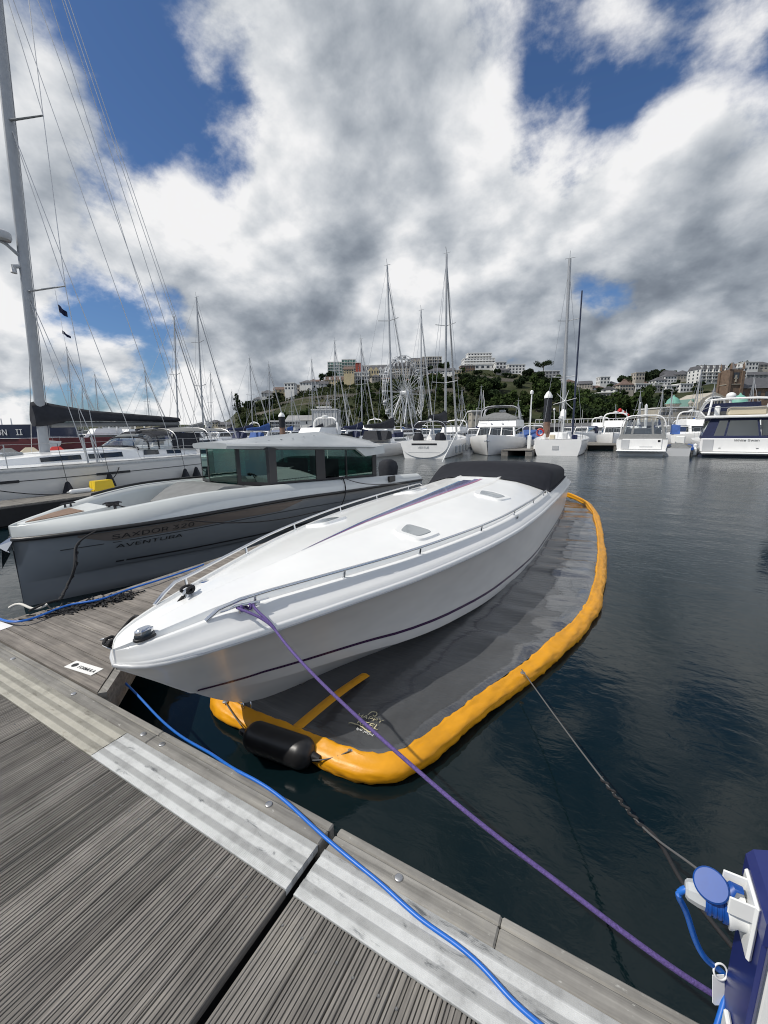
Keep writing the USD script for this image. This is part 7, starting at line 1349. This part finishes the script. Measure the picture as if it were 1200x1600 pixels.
# domed pavilion with its arched end, at the right
r_ = RT * [1, 1, 0]; r_ /= np.linalg.norm(r_); PANG = math.degrees(math.atan2(r_[1], r_[0]))
def pavilion():
    D = 150; a, b = atd(1036, 658, D), atd(1136, 658, D); c = (a + b) / 2; k = D / FPX; t = loc_thing('pavilion', 'pale stone pavilion with green copper domes and a great arched window', 'building', (c[0], c[1], QUAYZ), PANG); W = 100 * k
    X = lambda px: (px - 1086) * k; Z = lambda py: atd(1086, py, D)[2] - QUAYZ
    part(t, 'wall', box(X(1036), X(1138), 1, 16, -2, Z(637)), 'pale_stone', False); part(t, 'cornice', box(X(1035), X(1139), .6, 16.3, Z(637), Z(635)), 'far_white', False)
    part(t, 'balustrade', box(X(1030), X(1142), -1.5, -1, 0, Z(648)), 'pale_stone', False)
    g = [(X(1088), Z(640)), (X(1088), Z(630)), (X(1094), Z(622)), (X(1112), Z(613)), (X(1130), Z(622)), (X(1137), Z(630)), (X(1137), Z(640))]
    m = trimesh.creation.extrude_polygon(Polygon(g), 14, engine='earcut'); v = np.array(m.vertices); part(t, 'gable', fixn(mesh_(np.stack([v[:, 0], v[:, 2] + .2, v[:, 1]], 1), m.faces)), 'pale_stone', False)
    ar = [(X(1112) + math.cos(q) * 14 * k * 1.0, Z(634) + math.sin(q) * 12 * k) for q in np.linspace(0, math.pi, 15)]
    def front(P, y0, y1): m = trimesh.creation.extrude_polygon(Polygon(P), y1 - y0, engine='earcut'); v = np.array(m.vertices); return fixn(mesh_(np.stack([v[:, 0], v[:, 2] + y0, v[:, 1]], 1), m.faces))
    part(t, 'arched_window', front(ar, .05, .3), 'far_pane', False)
    for i in range(1, 6): x = X(1112) + (i / 3 - 1) * 14 * k; part(t, 'mullion', box(x - .12, x + .12, -.05, .1, Z(634), Z(634) + 12 * k * math.sqrt(max(.05, 1 - (i / 3 - 1) ** 2))), 'pale_stone', False)
    part(t, 'arch_moulding', fixn(tube([(p[0] + (p[0] - X(1112)) * .1, .0, p[1] + .2) for p in ar], .35, 6)), 'far_white', 50)
    for px, s in ((1061, 1.0), (1164, 1.15)):
        x = X(px); part(t, 'kiosk', lathe([(11 * k * s * .8, 0), (11 * k * s * .8, Z(632)), (11 * k * s, Z(631)), (11 * k * s, Z(629.5))], (x, 4, 0), 8), 'pale_stone', False)
        part(t, 'dome', lathe([(11 * k * s * 1.05, 0), (9.5 * k * s, 1.6 * k), (8 * k * s, 6 * k * s), (4.5 * k * s, 9 * k * s), (1.8 * k * s, 10.5 * k * s), (1.3 * k, 12 * k * s), (0, 13.5 * k * s)], (x, 4, Z(629.5)), 12), 'copper_green', 40)
    for px in (1040, 1048, 1072, 1080, 1142, 1150): part(t, 'window', box(X(px) - 1.0, X(px) + 1.0, .92, 1.1, Z(654), Z(643)), 'far_pane', False)
    for px in (1082, 1141): part(t, 'urn', lathe([(.5, 0), (.3, .6), (.9, 1.4), (.3, 2.3), (0, 2.8)], (X(px), 2, Z(636)), 10), 'pale_stone', 40)
    part(t, 'glass_roof', trimesh.convex.convex_hull(np.array([(X(1080), 3, Z(636)), (X(1080), 15, Z(636)), (X(1090), 3, Z(622)), (X(1090), 15, Z(622)), (X(1094), 3, Z(636)), (X(1094), 15, Z(636))])), 'green_pane', False)
pavilion()
def church():
    D = 230; k = D / FPX; c = atd(1141, 650, D); t = loc_thing('church', 'brown stone church with square tower and long slate roof at the right', 'church', (c[0], c[1], 0), PANG); X = lambda px: (px - 1141) * k; Z = lambda py: atd(1141, py, D)[2]
    part(t, 'tower', box(X(1132), X(1151), 0, 19 * k, 0, Z(577)), 'brown_stone', False)
    for px in (1132, 1151):
        for y in (0, 19 * k): part(t, 'buttress', box(X(px) - .7, X(px) + .7, y - .7, y + .7, 0, Z(580)), 'brown_stone', False); part(t, 'pinnacle', lathe([(.8, 0), (.7, 1.5), (0, 4)], (X(px), y, Z(577)), 4), 'brown_stone', False)
    part(t, 'spire_cap', lathe([(8.5 * k, 0), (3.0 * k, 6 * k), (0, 12 * k)], (X(1141.5), 9.5 * k, Z(577)), 4), 'slate', False)
    part(t, 'belfry_opening', cat_([box(X(1139) - .5, X(1139) + 1.0, -.15, .1, Z(592), Z(582)), box(X(1144) - 1.0, X(1144) + .5, -.15, .1, Z(592), Z(582))]), 'far_pane', False, kind='stuff')
    part(t, 'cross', cat_([box(X(1141) - .35, X(1141) + .35, -.4, -.1, Z(597), Z(586)), box(X(1138.5), X(1143.5), -.4, -.1, Z(592), Z(590.5))]), 'pale_stone', False, kind='stuff')
    part(t, 'string_course', box(X(1131.3), X(1151.7), -.5, 19 * k + .4, Z(601), Z(600)), 'pale_stone', False)
    part(t, 'nave', box(X(1152), X(1290), 1, 20, 0, Z(606)), 'brown_stone', False)
    part(t, 'roof', trimesh.convex.convex_hull(np.array([(x, y, z) for x in (X(1150.5), X(1292)) for y, z in ((.3, Z(607)), (20.5, Z(607)), (10, Z(588)))])), 'slate', False)
    for i in range(6): x = X(1158 + i * 12); part(t, 'window', box(x - .9, x + .9, .9, 1.1, Z(625), Z(612)), 'far_pane', False)
church()
# gull-white flag staff etc: two posts on the right quay
pole((1001, 1001), 630, 660, 94, 'tall lamp post on the right quay left of the pavilion', r=.1, m_='dull_steel')
